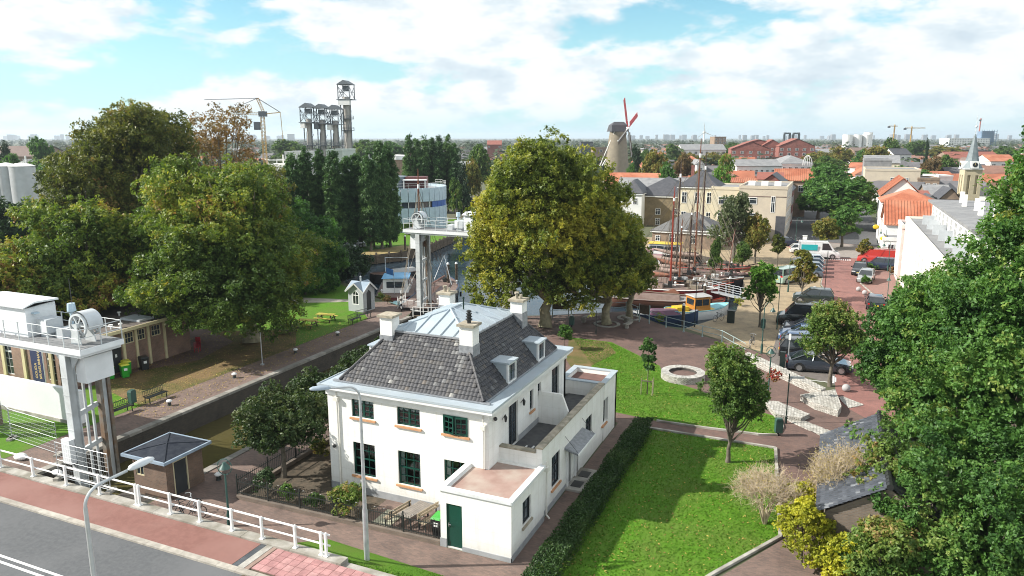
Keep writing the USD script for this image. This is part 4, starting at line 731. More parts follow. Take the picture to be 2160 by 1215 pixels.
for k, (px, top, w_) in enumerate(((866, 279, 30), (882, 284, 26), (897, 281, 28), (913, 280, 26), (929, 283, 26), (946, 279, 32), (960, 300, 26))):
    poplar(px, 178 + (k % 2) * 3, top, w_, f'far poplar, {ordn[k]} from the left in the clump behind the round blue office', 20 + k)
# --- limes along the lock beside the house
for k, (x, y, R, H, lb) in enumerate(((-3.1, -0.1, 2.35, 4.7, 'broad dark lime tree at the garden corner beside the white house'), (-3.35, 4.4, 2.2, 4.5, 'second lime tree along the lock beside the white house'), (-3.3, 8.6, 2.1, 4.6, 'third lime tree along the lock beside the white house'), (-3.3, 12.6, 1.9, 4.4, 'farthest lime tree along the lock behind the white house'))):
    l_ = [(0, 0, H * 0.66, R * 0.86, R * 0.86, H * 0.27)] + [(R * 0.62 * math.cos(a + k), R * 0.62 * math.sin(a + k), H * z, R * 0.45, R * 0.45, H * 0.19) for a, z in ((0, 0.6), (1.05, 0.7), (2.1, 0.58), (3.1, 0.72), (4.2, 0.62), (5.2, 0.68), (0.5, 0.82), (2.6, 0.84), (4.7, 0.82))]
    tree('lime_tree', lb, (x, y, 0), l_, F_LINDEN, 1500, 17, 0.085, 0.42, 0.13, 70 + k, h0=H * 0.5, patchgain=0.5, bias=0.05, low=-0.9)
# --- trees of the square and the car park
def street_tree(name, label, px, pyb, pyt, wp, crown_from, fol, k, leaf=0.085, ncl=900, dx=0.0, **kw):
    b = at(px, pyb); Y = fwd(b); H = zat(pyt, Y); R = wpx(wp, Y) / 2; h0 = H * crown_from
    l_ = [(a * 0.92 + dx, b_ * 0.92, c + h0 * 0.85, d, e, f) for a, b_, c, d, e, f in lobed(R, H - h0 * 0.85, 13, 500 + k, sq=1.0)]
    return tree(name, label, (b[0], b[1], 0), l_, fol, ncl, 15, leaf, R * 0.17, max(0.07, R * 0.055), 400 + k, h0=h0 * 1.25, **{'patchgain': 0.6, 'ragged': 0.2, **kw})
street_tree('street_tree', 'green tree standing on the lawn beside the brick path', 1535, 975, 702, 168, 0.17, F_MID, 1, 0.075, 2100, bias=0.0)
street_tree('street_tree', 'round-headed tree beside the dark saloon car', 1750, 815, 622, 152, 0.26, F_MID, 2, 0.085, 1700, bias=0.05)
street_tree('street_tree', 'bright green tree with reddish top on the plaza edge', 1602, 690, 538, 86, 0.22, F_LIME, 3, 0.11, 800, bias=0.0)
street_tree('street_tree', 'slim dull green tree among the cars at the plaza', 1690, 632, 515, 62, 0.2, F_OLIVE, 4, 0.13, 600)
street_tree('street_tree', 'small olive tree in the middle of the plaza', 1639, 562, 488, 40, 0.35, F_OLIVE, 5, 0.13, 420)
street_tree('street_tree', 'tree by the yellow hanging sign at the crossing', 1822, 553, 500, 34, 0.2, F_OLIVE, 6, 0.13, 380)
for k, (px, pyb, pyt, w_, lb) in enumerate(((1365, 832, 719, 34, 'young staked tree on the lawn left of the round brick seat'), (1190, 738, 690, 30, 'young tree on the lawn just behind the dormers of the house'))):
    b = at(px, pyb); Y = fwd(b); H = zat(pyt, Y); r = wpx(w_, Y) / 2; l_ = [(0, 0, H * 0.76, r, r, H * 0.25), (0.1, 0, H * 0.6, r * 0.9, r * 0.8, H * 0.15), (0, 0.1, H * 0.9, r * 0.55, r * 0.55, H * 0.13)]
    t = tree('young_tree', lb, (b[0], b[1], 0), l_, F_GREEN, 260, 14, 0.075, 0.2, 0.035, 450 + k, h0=H * 0.6)
    if k == 0:
        for dx, dy in ((-0.4, -0.2), (0.4, -0.2), (0.35, 0.3)): put(t, 'stake', MB().tube([(dx, dy, 0), (dx, dy, 1.2)], 0.035, 6), BARK_P)
        put(t, 'tie', MB().box(-0.42, -0.22, 1.02, 0.42, -0.17, 1.09), BARK)
# --- the wooded right edge
q = gd(2108, 33)
def cone_l(R, H, n, seed, z0=1.4):
    r = np.random.default_rng(seed); out = [(0, 0, H * 0.3, R * 0.55, R * 0.55, H * 0.3), (0, 0, H * 0.62, R * 0.33, R * 0.33, H * 0.28)]
    for k in range(n):
        t = (k + 0.5) / n; a = k * 2.4; rr = R * 0.78 * (1 - t) ** 0.72 * r.uniform(0.8, 1.12); s_ = R * 0.34 * (1 - 0.42 * t); out.append((rr * math.cos(a), rr * math.sin(a), z0 + (H - s_) * t, s_, s_, s_ * 0.85))
    return out
tree('hornbeam_tree', 'tall leafy green tree filling the right edge of the view', q, cone_l(6.5, 17.3, 44, 51) + [(-2.5, -2.5, 3.6, 2.6, 2.6, 2.6), (1.5, -3.4, 3.4, 2.8, 2.6, 2.6), (4.6, -2.0, 3.6, 2.6, 2.6, 2.6)], F_GREEN, 7600, 21, 0.095, 0.60, 0.35, 52, patch=0.2, low=-0.9, bias=0.06)
q = gd(1935, 38)
tree('hornbeam_tree', 'lower leafy green tree in front of the white terrace houses', q, A_l(0.0, 4.1, 13.0, 24, 53), F_GREEN, 4600, 21, 0.09, 0.5, 0.22, 54, patch=0.25, low=-0.95, bias=0.08)
q = gd(2010, 36)
tree('hornbeam_tree', 'leafy green tree between the tallest right-hand tree and the shed', q, A_l(0.2, 4.4, 13.4, 22, 57), F_GREEN, 4200, 20, 0.095, 0.55, 0.25, 58, patch=0.25, low=-0.95, bias=0.03)
q = gd(2190, 44)
tree('hornbeam_tree', 'yellowish tree top at the upper right edge', q, A_l(3.0, 5.2, 17.5, 18, 55), F_PLANE, 1500, 15, 0.13, 0.6, 0.3, 56, bias=-0.12)
for k, (px, Y, w_, h_, f_, lb) in enumerate(((1945, 27.5, 2.7, 6.8, F_GREEN, 'dark green yew shrub against the tiled shed'), (2060, 26.5, 3.2, 6.4, F_GREEN, 'dense green shrub in the lower right corner'), (1868, 30.0, 2.5, 6.6, F_MID, 'feathery green shrub beside the shed gable'), (2180, 27, 3.0, 6.5, F_GREEN, 'green shrub at the right border below the tall tree'), (1852, 26.6, 1.7, 3.9, F_MID, 'dull green shrub covering the shed front beside the yellow shrubs'), (2110, 31, 3.0, 7.0, F_GREEN, 'green shrub under the tallest right-hand tree'))):
    q = gd(px, Y); l_ = A_l(-0.4, w_, h_, 14, 80 + k)
    t = thing('shrub', lb, 'shrub', q); put(t, 'stem', trunk(l_, 0.08, 80 + k), BARK); put(t, 'leaves', crown(l_, 1500, 17, 0.08, 0.36, 90 + k, low=-0.95, patch=0.3), f_, tint=True)
for k, (px, pyb, w_, h_, lb) in enumerate(((1690, 1190, 1.75, 3.3, 'bright yellow-green shrub beside the brown path'), (1772, 1225, 1.4, 2.3, 'small yellow shrub in front of the shed wall'), (1690, 1100, 1.0, 2.4, 'yellowing shrub at the foot of the bare bush'))):
    q = at(px, pyb); l_ = A_l(-0.15, w_, h_, 10, 110 + k)
    t = thing('shrub', lb, 'shrub', (q[0], q[1], 0)); put(t, 'stem', trunk(l_, 0.05, k), BARK); put(t, 'leaves', crown(l_, 800, 14, 0.065, 0.26, 120 + k, low=-0.95, bias=0.05), F_YELLOW, tint=True)
def twiggy(name, label, q, R, H, k, n=130, leafn=240, zc=0.62, tw=0.010):
    """a dome of fine bare twigs on a few crooked stems, with scattered dry leaves"""
    r = np.random.default_rng(700 + k); mb = MB(); tips = []
    for i in range(9):
        a = r.uniform(0, 6.28); e = np.array([math.cos(a) * R * 0.45, math.sin(a) * R * 0.45, H * r.uniform(0.5, 0.75)]); mid = e * [0.3, 0.3, 0.5] + r.normal(0, 0.1, 3)
        mb.tube([(0.05 * math.cos(a), 0.05 * math.sin(a), 0), mid, e], [0.05, 0.035, 0.02], 4, cap=False)
    for i in range(n):
        d = unit(r.normal(size=3)); d[2] = abs(d[2]) * 1.1 - 0.25; p0 = np.array([0, 0, H * zc * 0.8]) + d * [R * 0.35, R * 0.35, H * 0.15]; e = np.array([0, 0, H * zc]) + d * [R, R, H * (1 - zc)] * r.uniform(0.75, 1.12)
        mid = (p0 + e) / 2 + r.normal(0, 0.16, 3); mb.tube([p0, mid, e], [tw * 1.6, tw, tw * 0.5], 3, cap=False); tips.append(e)
        for s_ in range(6):
            m_ = mid + (e - mid) * r.uniform(-0.3, 1); e2 = m_ + r.normal(0, 0.26, 3); mb.tube([m_, e2], [tw * 0.7, tw * 0.35], 3, cap=False); tips += [e2, m_]
    t = thing(name, label, 'bush', (q[0], q[1], 0)); put(t, 'twigs', mb, mat('twig_look', (0.34, 0.27, 0.18), (0.46, 0.38, 0.27), scale=2, rough=0.9))
    T_ = np.array(tips); P_ = T_[r.integers(0, len(T_), leafn * 6)] + r.normal(0, 0.10, (leafn * 6, 3))
    put(t, 'leaves', leaves(MB(), P_, unit(r.normal(size=P_.shape) + [0, 0, 0.6]), 0.045 * r.uniform(0.6, 1.3, len(P_)), np.clip(r.normal(0.5, 0.25, len(P_)), 0, 1), r), F_STRAW, tint=True)
twiggy('bare_bush', 'pale half-bare bush at the edge of the lawn', at(1612, 1105), 1.75, 2.9, 1, 260, 220)
twiggy('straw_bush', 'straw-coloured weeping bush leaning over the shed roof', at(1775, 1120), 1.75, 4.4, 2, 420, 900, 0.62)
# --- clipped hedge
def boxhedge(poly, h, n, r):
    import shapely
    x0, y0, x1, y1 = poly.bounds; P_ = r.uniform((x0, y0), (x1, y1), (n * 2, 2)); P_ = P_[shapely.contains_xy(poly, P_[:, 0], P_[:, 1])][:n]; n = len(P_)
    z = np.where(r.random(n) < 0.55, h * r.uniform(0.86, 1.06, n), r.uniform(0.02, h, n)) + 0.08 * np.sin(P_[:, 1] * 1.9) 
    edge = shapely.distance(shapely.points(P_), poly.exterior) ; 
    return np.c_[P_, z], n
r_ = np.random.default_rng(5); hp = Polygon([(12.68, -4.6), (13.9, -4.4), (13.8, 14.0), (12.66, 13.7)])
P_, n_ = boxhedge(hp, 0.88, 28000, r_)
hd = thing('hedge', 'long clipped green hedge between the house path and the lawn', 'hedge')
hb = MB(); 
for k in range(38): hb.tube([(13.3 + 0.2 * math.sin(k), -4.2 + k * 0.47, 0), (13.3 + 0.3 * math.sin(k * 2), -4.2 + k * 0.47, 0.75)], [0.03, 0.01], 5)
put(hd, 'stems', hb, BARK, kind='stuff')
put(hd, 'leaves', leaves(MB(), P_, unit(r_.normal(size=(n_, 3)) * 0.7 + [0, 0, 0.6]), 0.06 * r_.uniform(0.6, 1.4, n_), np.clip(0.42 + (meshkit.fbm(P_ * 0.5, 3, 4) - 0.5) * 1.2 + r_.normal(0, 0.14, n_), 0, 1), r_), F_HEDGE, tint=True)
lawn2 = Polygon(lawn_n + [(9.3, 14.2), (9.3, 20)]).buffer(-0.15)
GR = tufts('grass', unary_union([lawn1, lawn2]), 42000, 0.03, 0.075, GRASS)
# fallen leaves
def litter_leaves(n, polys, label, seed):
    import shapely
    r = np.random.default_rng(seed); C = []
    for p_ in polys:
        x0, y0, x1, y1 = p_.bounds; P_ = r.uniform((x0, y0), (x1, y1), (n, 2)); C.append(P_[shapely.contains_xy(p_, P_[:, 0], P_[:, 1])])
    C = np.vstack(C); m_ = len(C)
    lone('fallen_leaves', leaves(MB(), np.c_[C, np.full(m_, 0.045)], unit(r.normal(0, 0.25, (m_, 3)) + [0, 0, 1]), 0.055 * r.uniform(0.6, 1.3, m_), r.random(m_), r, 0.6, True), mat('fallen_leaf_look', (1, 1, 1), rough=0.8, tintramp=[(0, (0.16, 0.08, 0.03)), (0.5, (0.30, 0.19, 0.05)), (1, (0.45, 0.36, 0.08))]), label, 'leaves', kind='stuff', tint=True)
litter_leaves(9000, [Polygon([(-19.3, 3), (-16.6, 3), (-16.6, 26), (-20, 30), (-30, 24), (-30, 9), (-24, 5)])], 'yellow and brown leaves fallen on the grass under the park trees', 31)
litter_leaves(1500, [lawn1, lawn2], 'few yellow leaves fallen on the lawns beside the white house', 32)

vp = Polygon([(2.4, -6.35), (13.0, -6.7), (13.0, -5.25), (9, -4.8), (3.2, -4.42)])
tufts('grass', vp, 7000, 0.04, 0.10, GRASS, seed=4, zf=lambda P_: np.clip((-4.75 - P_[:, 1]) / 1.85, 0, 1) * 0.73 + 0.01, label='short green grass blades on the verge below the bridge road')
# ================================================================ the lock: lift towers, hut, museum, park furniture
STEELW = mat('tower_paint_look', (0.58, 0.61, 0.62), (0.50, 0.53, 0.54), scale=1.2, rough=0.45, c3=(0.44, 0.46, 0.46), s3=1.1)
WHITEW = mat('tower_white_look', (0.74, 0.76, 0.77), (0.66, 0.68, 0.69), scale=1.0, rough=0.5)
GALV = mat('galvanised_look', (0.38, 0.40, 0.41), (0.48, 0.50, 0.51), scale=3, rough=0.45, metal=0.5)
RUSTY = mat('guide_rail_look', (0.13, 0.115, 0.095), (0.23, 0.21, 0.18), scale=2.5, rough=0.8, c3=(0.16, 0.10, 0.06), s3=1.5)
BLUEW = paint('pale_blue_paint_look', (0.42, 0.54, 0.62))
LGREY = paint('light_grey_paint_look', (0.50, 0.53, 0.55))
DSTEEL = paint('dark_steel_look', (0.03, 0.033, 0.035), 0.5)
LAMPG = paint('lamp_green_look', (0.035, 0.085, 0.072), 0.4)
def fancy_rail(parent, pts, z, h, mt, step=1.3, r=0.022, rails=(1.0, 0.55), name='railing'):
    """posts and rails of a walkway railing along the points"""
    for i_, (a, b) in enumerate(zip(pts[:-1], pts[1:])):
        a, b = np.array(a, float), np.array(b, float); L = np.linalg.norm(b - a); n = max(1, round(L / step)); m_ = MB()
        for t in rails: m_.tube([(*a, z + h * t), (*b, z + h * t)], r, 6)
        for k in range(1 if i_ else 0, n + 1): m_.bar((*(a + (b - a) * k / n), z), (*(a + (b - a) * k / n), z + h), r * 2)
        put(parent, name, m_, mt)
def lift_tower(name, label, x, y, s, zp, base, length, cabin_at):
    """portal of a lifting gate: two legs at (x, y) and (x, y + 2.1), platform at zp running off in the direction s"""
    T = thing(name, label, 'lift tower'); X = lambda a: x + s * a
    def bxs(m_, a0, y0, z0_, a1, y1, z1_): x0, x1 = sorted((X(a0), X(a1))); m_.box(x0, y0, z0_, x1, y1, z1_); return m_
    for lx in (0.0, length - 2.6):
        lg = bxs(MB(), lx - 0.09, y - 0.22, base, lx + 0.09, y + 0.22, zp - 0.5)
        bxs(lg, lx - 0.24, y - 0.26, base, lx + 0.24, y - 0.221, zp - 0.5); bxs(lg, lx - 0.24, y + 0.221, base, lx + 0.24, y + 0.26, zp - 0.5)
        for z in np.arange(1.2, zp - 1, 1.0): bxs(lg, lx - 0.25, y - 0.275, z, lx + 0.25, y - 0.262, z + 0.05)
        put(T, 'leg', lg, STEELW)
        y2 = y + 2.1; lg = MB()
        bxs(lg, lx - 0.12, y2 - 0.28, base, lx + 0.22, y2 - 0.06, zp - 0.5)
        put(T, 'leg', lg, STEELW)
        put(T, 'guide_rail', bxs(bxs(MB(), lx - 0.3, y2 - 0.62, base, lx + 0.02, y2 - 0.42, zp - 1.2), lx - 0.24, y2 - 0.05, base, lx + 0.16, y2 + 0.14, zp - 0.5), RUSTY)
        for z in np.arange(0.6, zp - 1.0, 2.15):
            put(T, 'cross_beam', MB().bar((X(lx), y + 0.262, z + 0.2), (X(lx), y2 - 0.64, z + 0.45), 0.16, 0.26), STEELW)
        for q in (0.75, 1.15): put(T, 'stringer', bxs(MB(), lx - 0.05, y + q - 0.06, base, lx + 0.05, y + q + 0.06, zp - 2.0), STEELW)
    y0, y1 = y - 0.36, y + 2.3
    for a in (-1, 1):
        put(T, 'gusset', MB().slab(Polygon([(0.3, zp - 0.5), (1.0, zp - 0.5), (0.3, zp - 1.35)]) if a > 0 else Polygon([(-0.3, zp - 0.5), (-1.0, zp - 0.5), (-0.3, zp - 1.35)]), (x, y + 0.1, 0), (1, 0, 0), (0, 0, 1), 0.08), STEELW)
    put(T, 'main_beam', bxs(MB(), -1.5, y0 + 0.1, zp - 0.5, length, y1 - 0.1, zp - 0.34), WHITEW)
    put(T, 'platform', bxs(MB(), -1.65, y0, zp - 0.33, length, y1, zp - 0.02), WHITEW)
    put(T, 'deck', bxs(MB(), -1.6, y0 + 0.05, zp - 0.02, length, y1 - 0.05, zp), mat('grating_look', (0.16, 0.165, 0.17), (0.22, 0.22, 0.22), scale=8, rough=0.8))
    put(T, 'counterweight', bxs(MB(), -1.12, y + 0.2, zp - 2.1, -0.36, y + 1.9, zp - 0.66), WHITEW)
    fancy_rail(T, [(X(length), y0 + 0.05), (X(-1.6), y0 + 0.05), (X(-1.6), y1 - 0.05), (X(length), y1 - 0.05)], zp, 1.05, STEELW, 1.25)
    # wheel: rim, spokes, hub and a curved cover, on a bracket
    wx, wz, R = X(-0.45), zp + 1.0, 0.66; g = np.linspace(0, 2 * math.pi, 41)
    for yy in (y + 0.5, y + 1.35):
        rim = MB().loft([[(wx + math.cos(a) * r_, yy + o, wz + math.sin(a) * r_) for a in g[:-1]] for r_, o in ((R, 0), (R, 0.12), (R - 0.1, 0.12), (R - 0.1, 0), (R, 0))], cap=False)
        put(T, 'wheel_rim', rim, STEELW, smooth=30)
        for k in range(3): put(T, 'spoke', MB().bar((wx + math.cos(k * 1.047) * R * 0.93, yy + 0.06, wz + math.sin(k * 1.047) * R * 0.93), (wx - math.cos(k * 1.047) * R * 0.93, yy + 0.06, wz - math.sin(k * 1.047) * R * 0.93), 0.06), STEELW)
        put(T, 'hub', MB().tube([(wx, yy - 0.12, wz), (wx, yy + 0.25, wz)], 0.15, 12), STEELW)
        put(T, 'bracket', MB().slab(Polygon([(-0.42, 0), (0.42, 0), (0.22, 0.85), (-0.22, 0.85)]), (wx, yy - 0.12, zp), (1, 0, 0), (0, 0, 1), 0.05), STEELW)
    gg = np.linspace(math.radians(-15 if s < 0 else 10), math.radians(170 if s < 0 else 195), 22)
    cv = [[(wx + math.cos(a) * (R + 0.10), yy, wz + math.sin(a) * (R + 0.10)) for a in gg] for yy in (y + 0.62, y + 1.5)]
    cv2 = [[(wx + math.cos(a) * (R + 0.07), yy, wz + math.sin(a) * (R + 0.07)) for a in gg] for yy in (y + 1.5, y + 0.62)]
    put(T, 'wheel_cover', MB().loft(cv, cap=False, closed=False), LGREY)
    cb = put(T, 'machine_cabin', bxs(MB(), cabin_at, y + 0.28, zp, cabin_at + 4.6, y + 2.05, zp + 1.72), WHITEW)
    a0, a1 = cabin_at - 0.12, cabin_at + 4.7
    put(cb, 'roof', MB().loft([[(X(a), y + 0.12, zp + 1.72), (X(a), y + 0.8, zp + 1.96), (X(a), y + 2.2, zp + 1.90), (X(a), y + 2.2, zp + 1.80), (X(a), y + 0.8, zp + 1.86), (X(a), y + 0.12, zp + 1.66)][::(1 if s > 0 else -1)] for a in (a0, a1)]), paint('cabin_roof_look', (0.72, 0.74, 0.75)))
    put(cb, 'lamp_shade', bxs(MB(), cabin_at - 0.28, y + 0.6, zp + 1.28, cabin_at - 0.002, y + 0.9, zp + 1.36), BLUEW)
    c2 = put(T, 'cabinet', bxs(MB(), cabin_at - 1.25, y + 0.6, zp + 0.25, cabin_at - 0.35, y + 1.5, zp + 1.05), LGREY)
    put(c2, 'cabinet_door', bxs(MB(), cabin_at - 1.2, y + 0.575, zp + 0.3, cabin_at - 0.8, y + 0.598, zp + 1.0), WHITEW); put(c2, 'stand', bxs(MB(), cabin_at - 1.1, y + 0.7, zp, cabin_at - 0.5, y + 1.3, zp + 0.25), LGREY)
    hx = X(cabin_at - 1.5)
    put(T, 'vent_cowl', MB().cyl(hx, y + 1.95, zp, zp + 1.3, 0.12).cyl(hx, y + 1.95, zp + 1.3, zp + 1.75, 0.24, 0.2), BLUEW, smooth=40)
    put(T, 'gear_case', bxs(MB(), cabin_at - 2.2, y + 0.8, zp, cabin_at - 1.6, y + 1.7, zp + 0.55), LGREY)
    put(T, 'antenna', MB().tube([(X(cabin_at - 1.7), y + 1.9, zp), (X(cabin_at - 1.65), y + 1.9, zp + 3.2)], 0.018, 5), DSTEEL)
    return T
lt = lift_tower('lift_tower', 'white steel lock lift tower with wheel and cabin beside the bridge railing', -14.5, -3.55, -1, 7.0, -3.0, 13.0, 3.4)
put(lt, 'control_box', MB().box(-14.95, -4.15, 0.35, -14.3, -3.83, 1.75), WHITEW)
lt2 = lift_tower('lift_tower', 'far white steel lift tower between the pavilion and the plane tree', -16.45, 37.0, 1, 8.62, -3.0, 12.5, 5.2)
# --- lock hut
SLATE = mat('slate_look', (0.018, 0.022, 0.032), (0.035, 0.04, 0.05), scale=3, rough=0.85, spec=0.15, bump=0.3, bscale=14)
HUTB = brickmat('hut_brick_look', (0.21, 0.125, 0.085), (0.145, 0.09, 0.065), (0.17, 0.14, 0.11), 0.22, 0.065, 0.010)
ht = thing('lock_hut', 'small brown brick lock hut with dark hipped slate roof behind the railing', 'hut')
h_ = MB(); hx0, hx1, hy0, hy1, hz = -9.0, -6.7, -4.5, -2.15, 2.02
wall(h_, (hx0, hy0, -0.35), 'front', hx1 - hx0, hz + 0.35, [(0.15, 1.35, 0.75, 2.2)], 0.2); wall(h_, (hx1, hy0 + 0.201, -0.35), 'right', hy1 - hy0 - 0.201, hz + 0.35, [(0.25, 0.12, 1.15, 2.2)], 0.2)
wall(h_, (hx1 - 0.201, hy1, -0.35), 'back', hx1 - hx0 - 0.201, hz + 0.35, (), 0.2); wall(h_, (hx0, hy1 - 0.201, -0.35), 'left', hy1 - hy0 - 0.402, hz + 0.35, (), 0.2)
put(ht, 'wall', h_, HUTB)
window(ht, (hx0, hy0, -0.35), 'front', 0.15, 1.35, 0.75, 2.2, 2, 1, paint('cream_paint_look', (0.62, 0.55, 0.36)), depth=0.05)
hd_ = put(ht, 'door', MB().box(hx1 - 0.12, hy0 + 0.5, -0.22, hx1 - 0.06, hy0 + 1.33, 1.83), DSTEEL); put(hd_, 'frame', MB().slab(sbox(0.45, -0.23, 1.36, 1.86).difference(sbox(0.51, -0.3, 1.31, 1.81)), (hx1 - 0.06, hy0, 0), (0, 1, 0), (0, 0, 1), 0.065), paint('cream_paint_look', (0, 0, 0)))
hr = put(ht, 'roof', MB().add([(hx0 - 0.28, hy0 - 0.28, hz + 0.17), (hx1 + 0.28, hy0 - 0.28, hz + 0.17), (hx1 + 0.28, hy1 + 0.28, hz + 0.17), (hx0 - 0.28, hy1 + 0.28, hz + 0.17), ((hx0 + hx1) / 2, (hy0 + hy1) / 2, hz + 0.40)], [(0, 1, 4), (1, 2, 4), (2, 3, 4), (3, 0, 4)]), SLATE)
put(hr, 'eaves', MB().prism(sbox(hx0 - 0.36, hy0 - 0.36, hx1 + 0.36, hy1 + 0.36).difference(sbox(hx0 - 0.27, hy0 - 0.27, hx1 + 0.27, hy1 + 0.27)), hz + 0.04, hz + 0.19).prism(sbox(hx0 - 0.3, hy0 - 0.3, hx1 + 0.3, hy1 + 0.3), hz + 0.01, hz + 0.08), mat('hut_eaves_look', (0.20, 0.26, 0.33), (0.27, 0.33, 0.39), rough=0.6))
for a_, b_ in (((hx0 - 0.28, hy0 - 0.28), 0), ((hx1 + 0.28, hy0 - 0.28), 0), ((hx1 + 0.28, hy1 + 0.28), 0), ((hx0 - 0.28, hy1 + 0.28), 0)): put(hr, 'hip_ridge', MB().bar((*a_, hz + 0.18), ((hx0 + hx1) / 2, (hy0 + hy1) / 2, hz + 0.41), 0.06, 0.04), SLATE)
struct('hut_pier', MB().box(hx0 - 0.6, hy0 - 1.9, -3.2, LOCK_R - 0.002, hy1 + 0.5, -0.02).box(LOCK_R + 0.003, hy0 - 1.8, -0.3, LOCK_R + 0.3, hy1, 0.004), QWALL)
def bicycle(label, loc, rot, group=None, lean=8):
    t = thing('bicycle', label, 'bicycle', loc, rot, group); g = np.linspace(0, 2 * math.pi, 19)
    for x in (-0.53, 0.53): 
        w = put(t, 'wheel', MB().tube([(x + 0.33 * math.cos(a), 0, 0.35 + 0.33 * math.sin(a)) for a in g], 0.022, 5, cap=False), BLACKP)
        put(w, 'spokes', MB().tube([(x - 0.31, 0, 0.35), (x + 0.31, 0, 0.35)], 0.006, 3).tube([(x, 0, 0.04), (x, 0, 0.66)], 0.006, 3).tube([(x - 0.22, 0, 0.13), (x + 0.22, 0, 0.57)], 0.006, 3), GALV)
    put(t, 'frame', MB().tube([(-0.53, 0, 0.35), (-0.12, 0, 0.3), (0.38, 0, 0.75), (0.53, 0, 0.35)], 0.022, 5).tube([(-0.12, 0, 0.3), (-0.25, 0, 0.9)], 0.02, 5).tube([(-0.53, 0, 0.35), (-0.2, 0, 0.75), (0.36, 0, 0.82)], 0.018, 5), DSTEEL)
    put(t, 'handlebar', MB().tube([(0.38, 0, 0.75), (0.34, 0, 1.05)], 0.018, 5).tube([(0.2, -0.28, 1.0), (0.34, -0.1, 1.06), (0.34, 0.1, 1.06), (0.2, 0.28, 1.0)], 0.015, 5), GALV)
    put(t, 'saddle', MB().ball((-0.27, 0, 0.95), (0.14, 0.08, 0.035), 1), BLACKP); put(t, 'mudguard', MB().tube([(-0.53 + 0.37 * math.cos(a), 0, 0.35 + 0.37 * math.sin(a)) for a in np.linspace(0.4, 3.0, 9)], 0.025, 4), GALV)
    return t
bicycle('dark bicycle parked behind the bridge railing beside the brick hut', (-4.7, -5.3, 0), 70); bicycle('second bicycle with pale saddle behind the railing, nearer the green lamp', (-4.0, -5.75, 0), 62)
# --- museum with cream pilasters, white wall, banner
MUSB = brickmat('museum_brick_look', (0.30, 0.165, 0.115), (0.23, 0.13, 0.095), (0.28, 0.23, 0.19), 0.22, 0.065, 0.010)
CREAM = paint('pilaster_look', (0.66, 0.58, 0.36)); ROOFFELT = mat('felt_roof_look', (0.085, 0.07, 0.062), (0.12, 0.10, 0.088), scale=1.2, rough=0.9, c3=(0.14, 0.12, 0.105), s3=0.5)
ms = thing('museum_building', 'flat-roofed brown brick building with cream pilasters behind the white wall', 'building')
mx0, mx1, my0, my1, mz = -44.0, -26.9, 5.0, 16.0, 3.3
fw = [(9.85, 0.25, 10.75, 2.75), (14.65, 0.4, 15.6, 2.6), (4.5, 0.25, 5.4, 2.75)]; rwn = [(4.75, 2.15, 5.55, 3.05), (5.78, 2.15, 6.62, 3.05), (3.5, 0.05, 4.4, 2.05), (7.2, 2.15, 8.1, 3.05)]
m_ = MB(); wall(m_, (mx0, my0, 0), 'front', mx1 - mx0, mz, fw, 0.25); wall(m_, (mx1, my0 + 0.251, 0), 'right', my1 - my0 - 0.251, mz, [(a - 0.251, b, c - 0.251, d) for a, b, c, d in rwn], 0.25); wall(m_, (mx1 - 0.251, my1, 0), 'back', mx1 - mx0 - 0.251, mz, (), 0.25)
put(ms, 'wall', m_, MUSB)
for x in (-41.5, -37.5, -34.35, -31.95, -28.9): put(ms, 'pilaster', MB().box(x, my0 - 0.12, 0, x + 0.32, my0 - 0.002, mz), CREAM)
for y in (9.45, 10.6, 11.75, 13.3): put(ms, 'pilaster', MB().box(mx1 + 0.002, y, 0, mx1 + 0.12, y + 0.2, mz), CREAM)
for w_ in fw: window(ms, (mx0, my0, 0), 'front', *w_, 2, 4, WHITEP, depth=0.06, mid=0.72)
for k, w_ in enumerate(rwn):
    if k != 2: window(ms, (mx1, my0, 0), 'right', *w_, 3, 2, CREAM, depth=0.05)
dd = put(ms, 'door', MB().box(mx1 - 0.2, my0 + 3.5, 0.05, mx1 - 0.14, my0 + 4.4, 2.05), DSTEEL); put(dd, 'notice', MB().box(mx1 - 0.138, my0 + 3.85, 1.3, mx1 - 0.13, my0 + 4.02, 1.55), WHITEP)
rr = put(ms, 'roof', MB().box(mx0, my0 - 0.1, mz, mx1 + 0.45, my1, mz + 0.14), ROOFFELT)
put(rr, 'roof_edge', MB().box(mx0, my0 - 0.2, mz - 0.02, mx1 + 0.55, my0 - 0.102, mz + 0.24).box(mx1 + 0.452, my0 - 0.1, mz - 0.02, mx1 + 0.55, my1, mz + 0.24), CREAM)
put(rr, 'skylight', MB().box(-29.6, 11.6, mz + 0.14, -27.4, 13.0, mz + 0.3), LGREY)
for k, (x, y) in enumerate(((-27.6, 9.2), (-27.3, 9.8), (-31.8, 9.4), (-30.8, 12.5))): put(rr, 'roof_vent', MB().cyl(x, y, mz + 0.14, mz + 0.4, 0.07, n=8).cyl(x, y, mz + 0.4, mz + 0.5, 0.16, n=8), WHITEP)
ww = thing('white_wall', 'long smooth white wall with stone foot in front of the museum', 'wall')
put(ww, 'panel', MB().box(-46, 0.42, 0.22, -19.6, 0.72, 2.35), mat('white_panel_look', (0.74, 0.75, 0.75), (0.68, 0.70, 0.70), scale=0.5, rough=0.7)); put(ww, 'foot', MB().box(-46, 0.36, 0, -19.55, 0.8, 0.22), CONC)
bn = thing('banner', 'navy blue banner with gold lettering hanging at the museum front', 'banner', (-29.75, 4.15, 0.55))
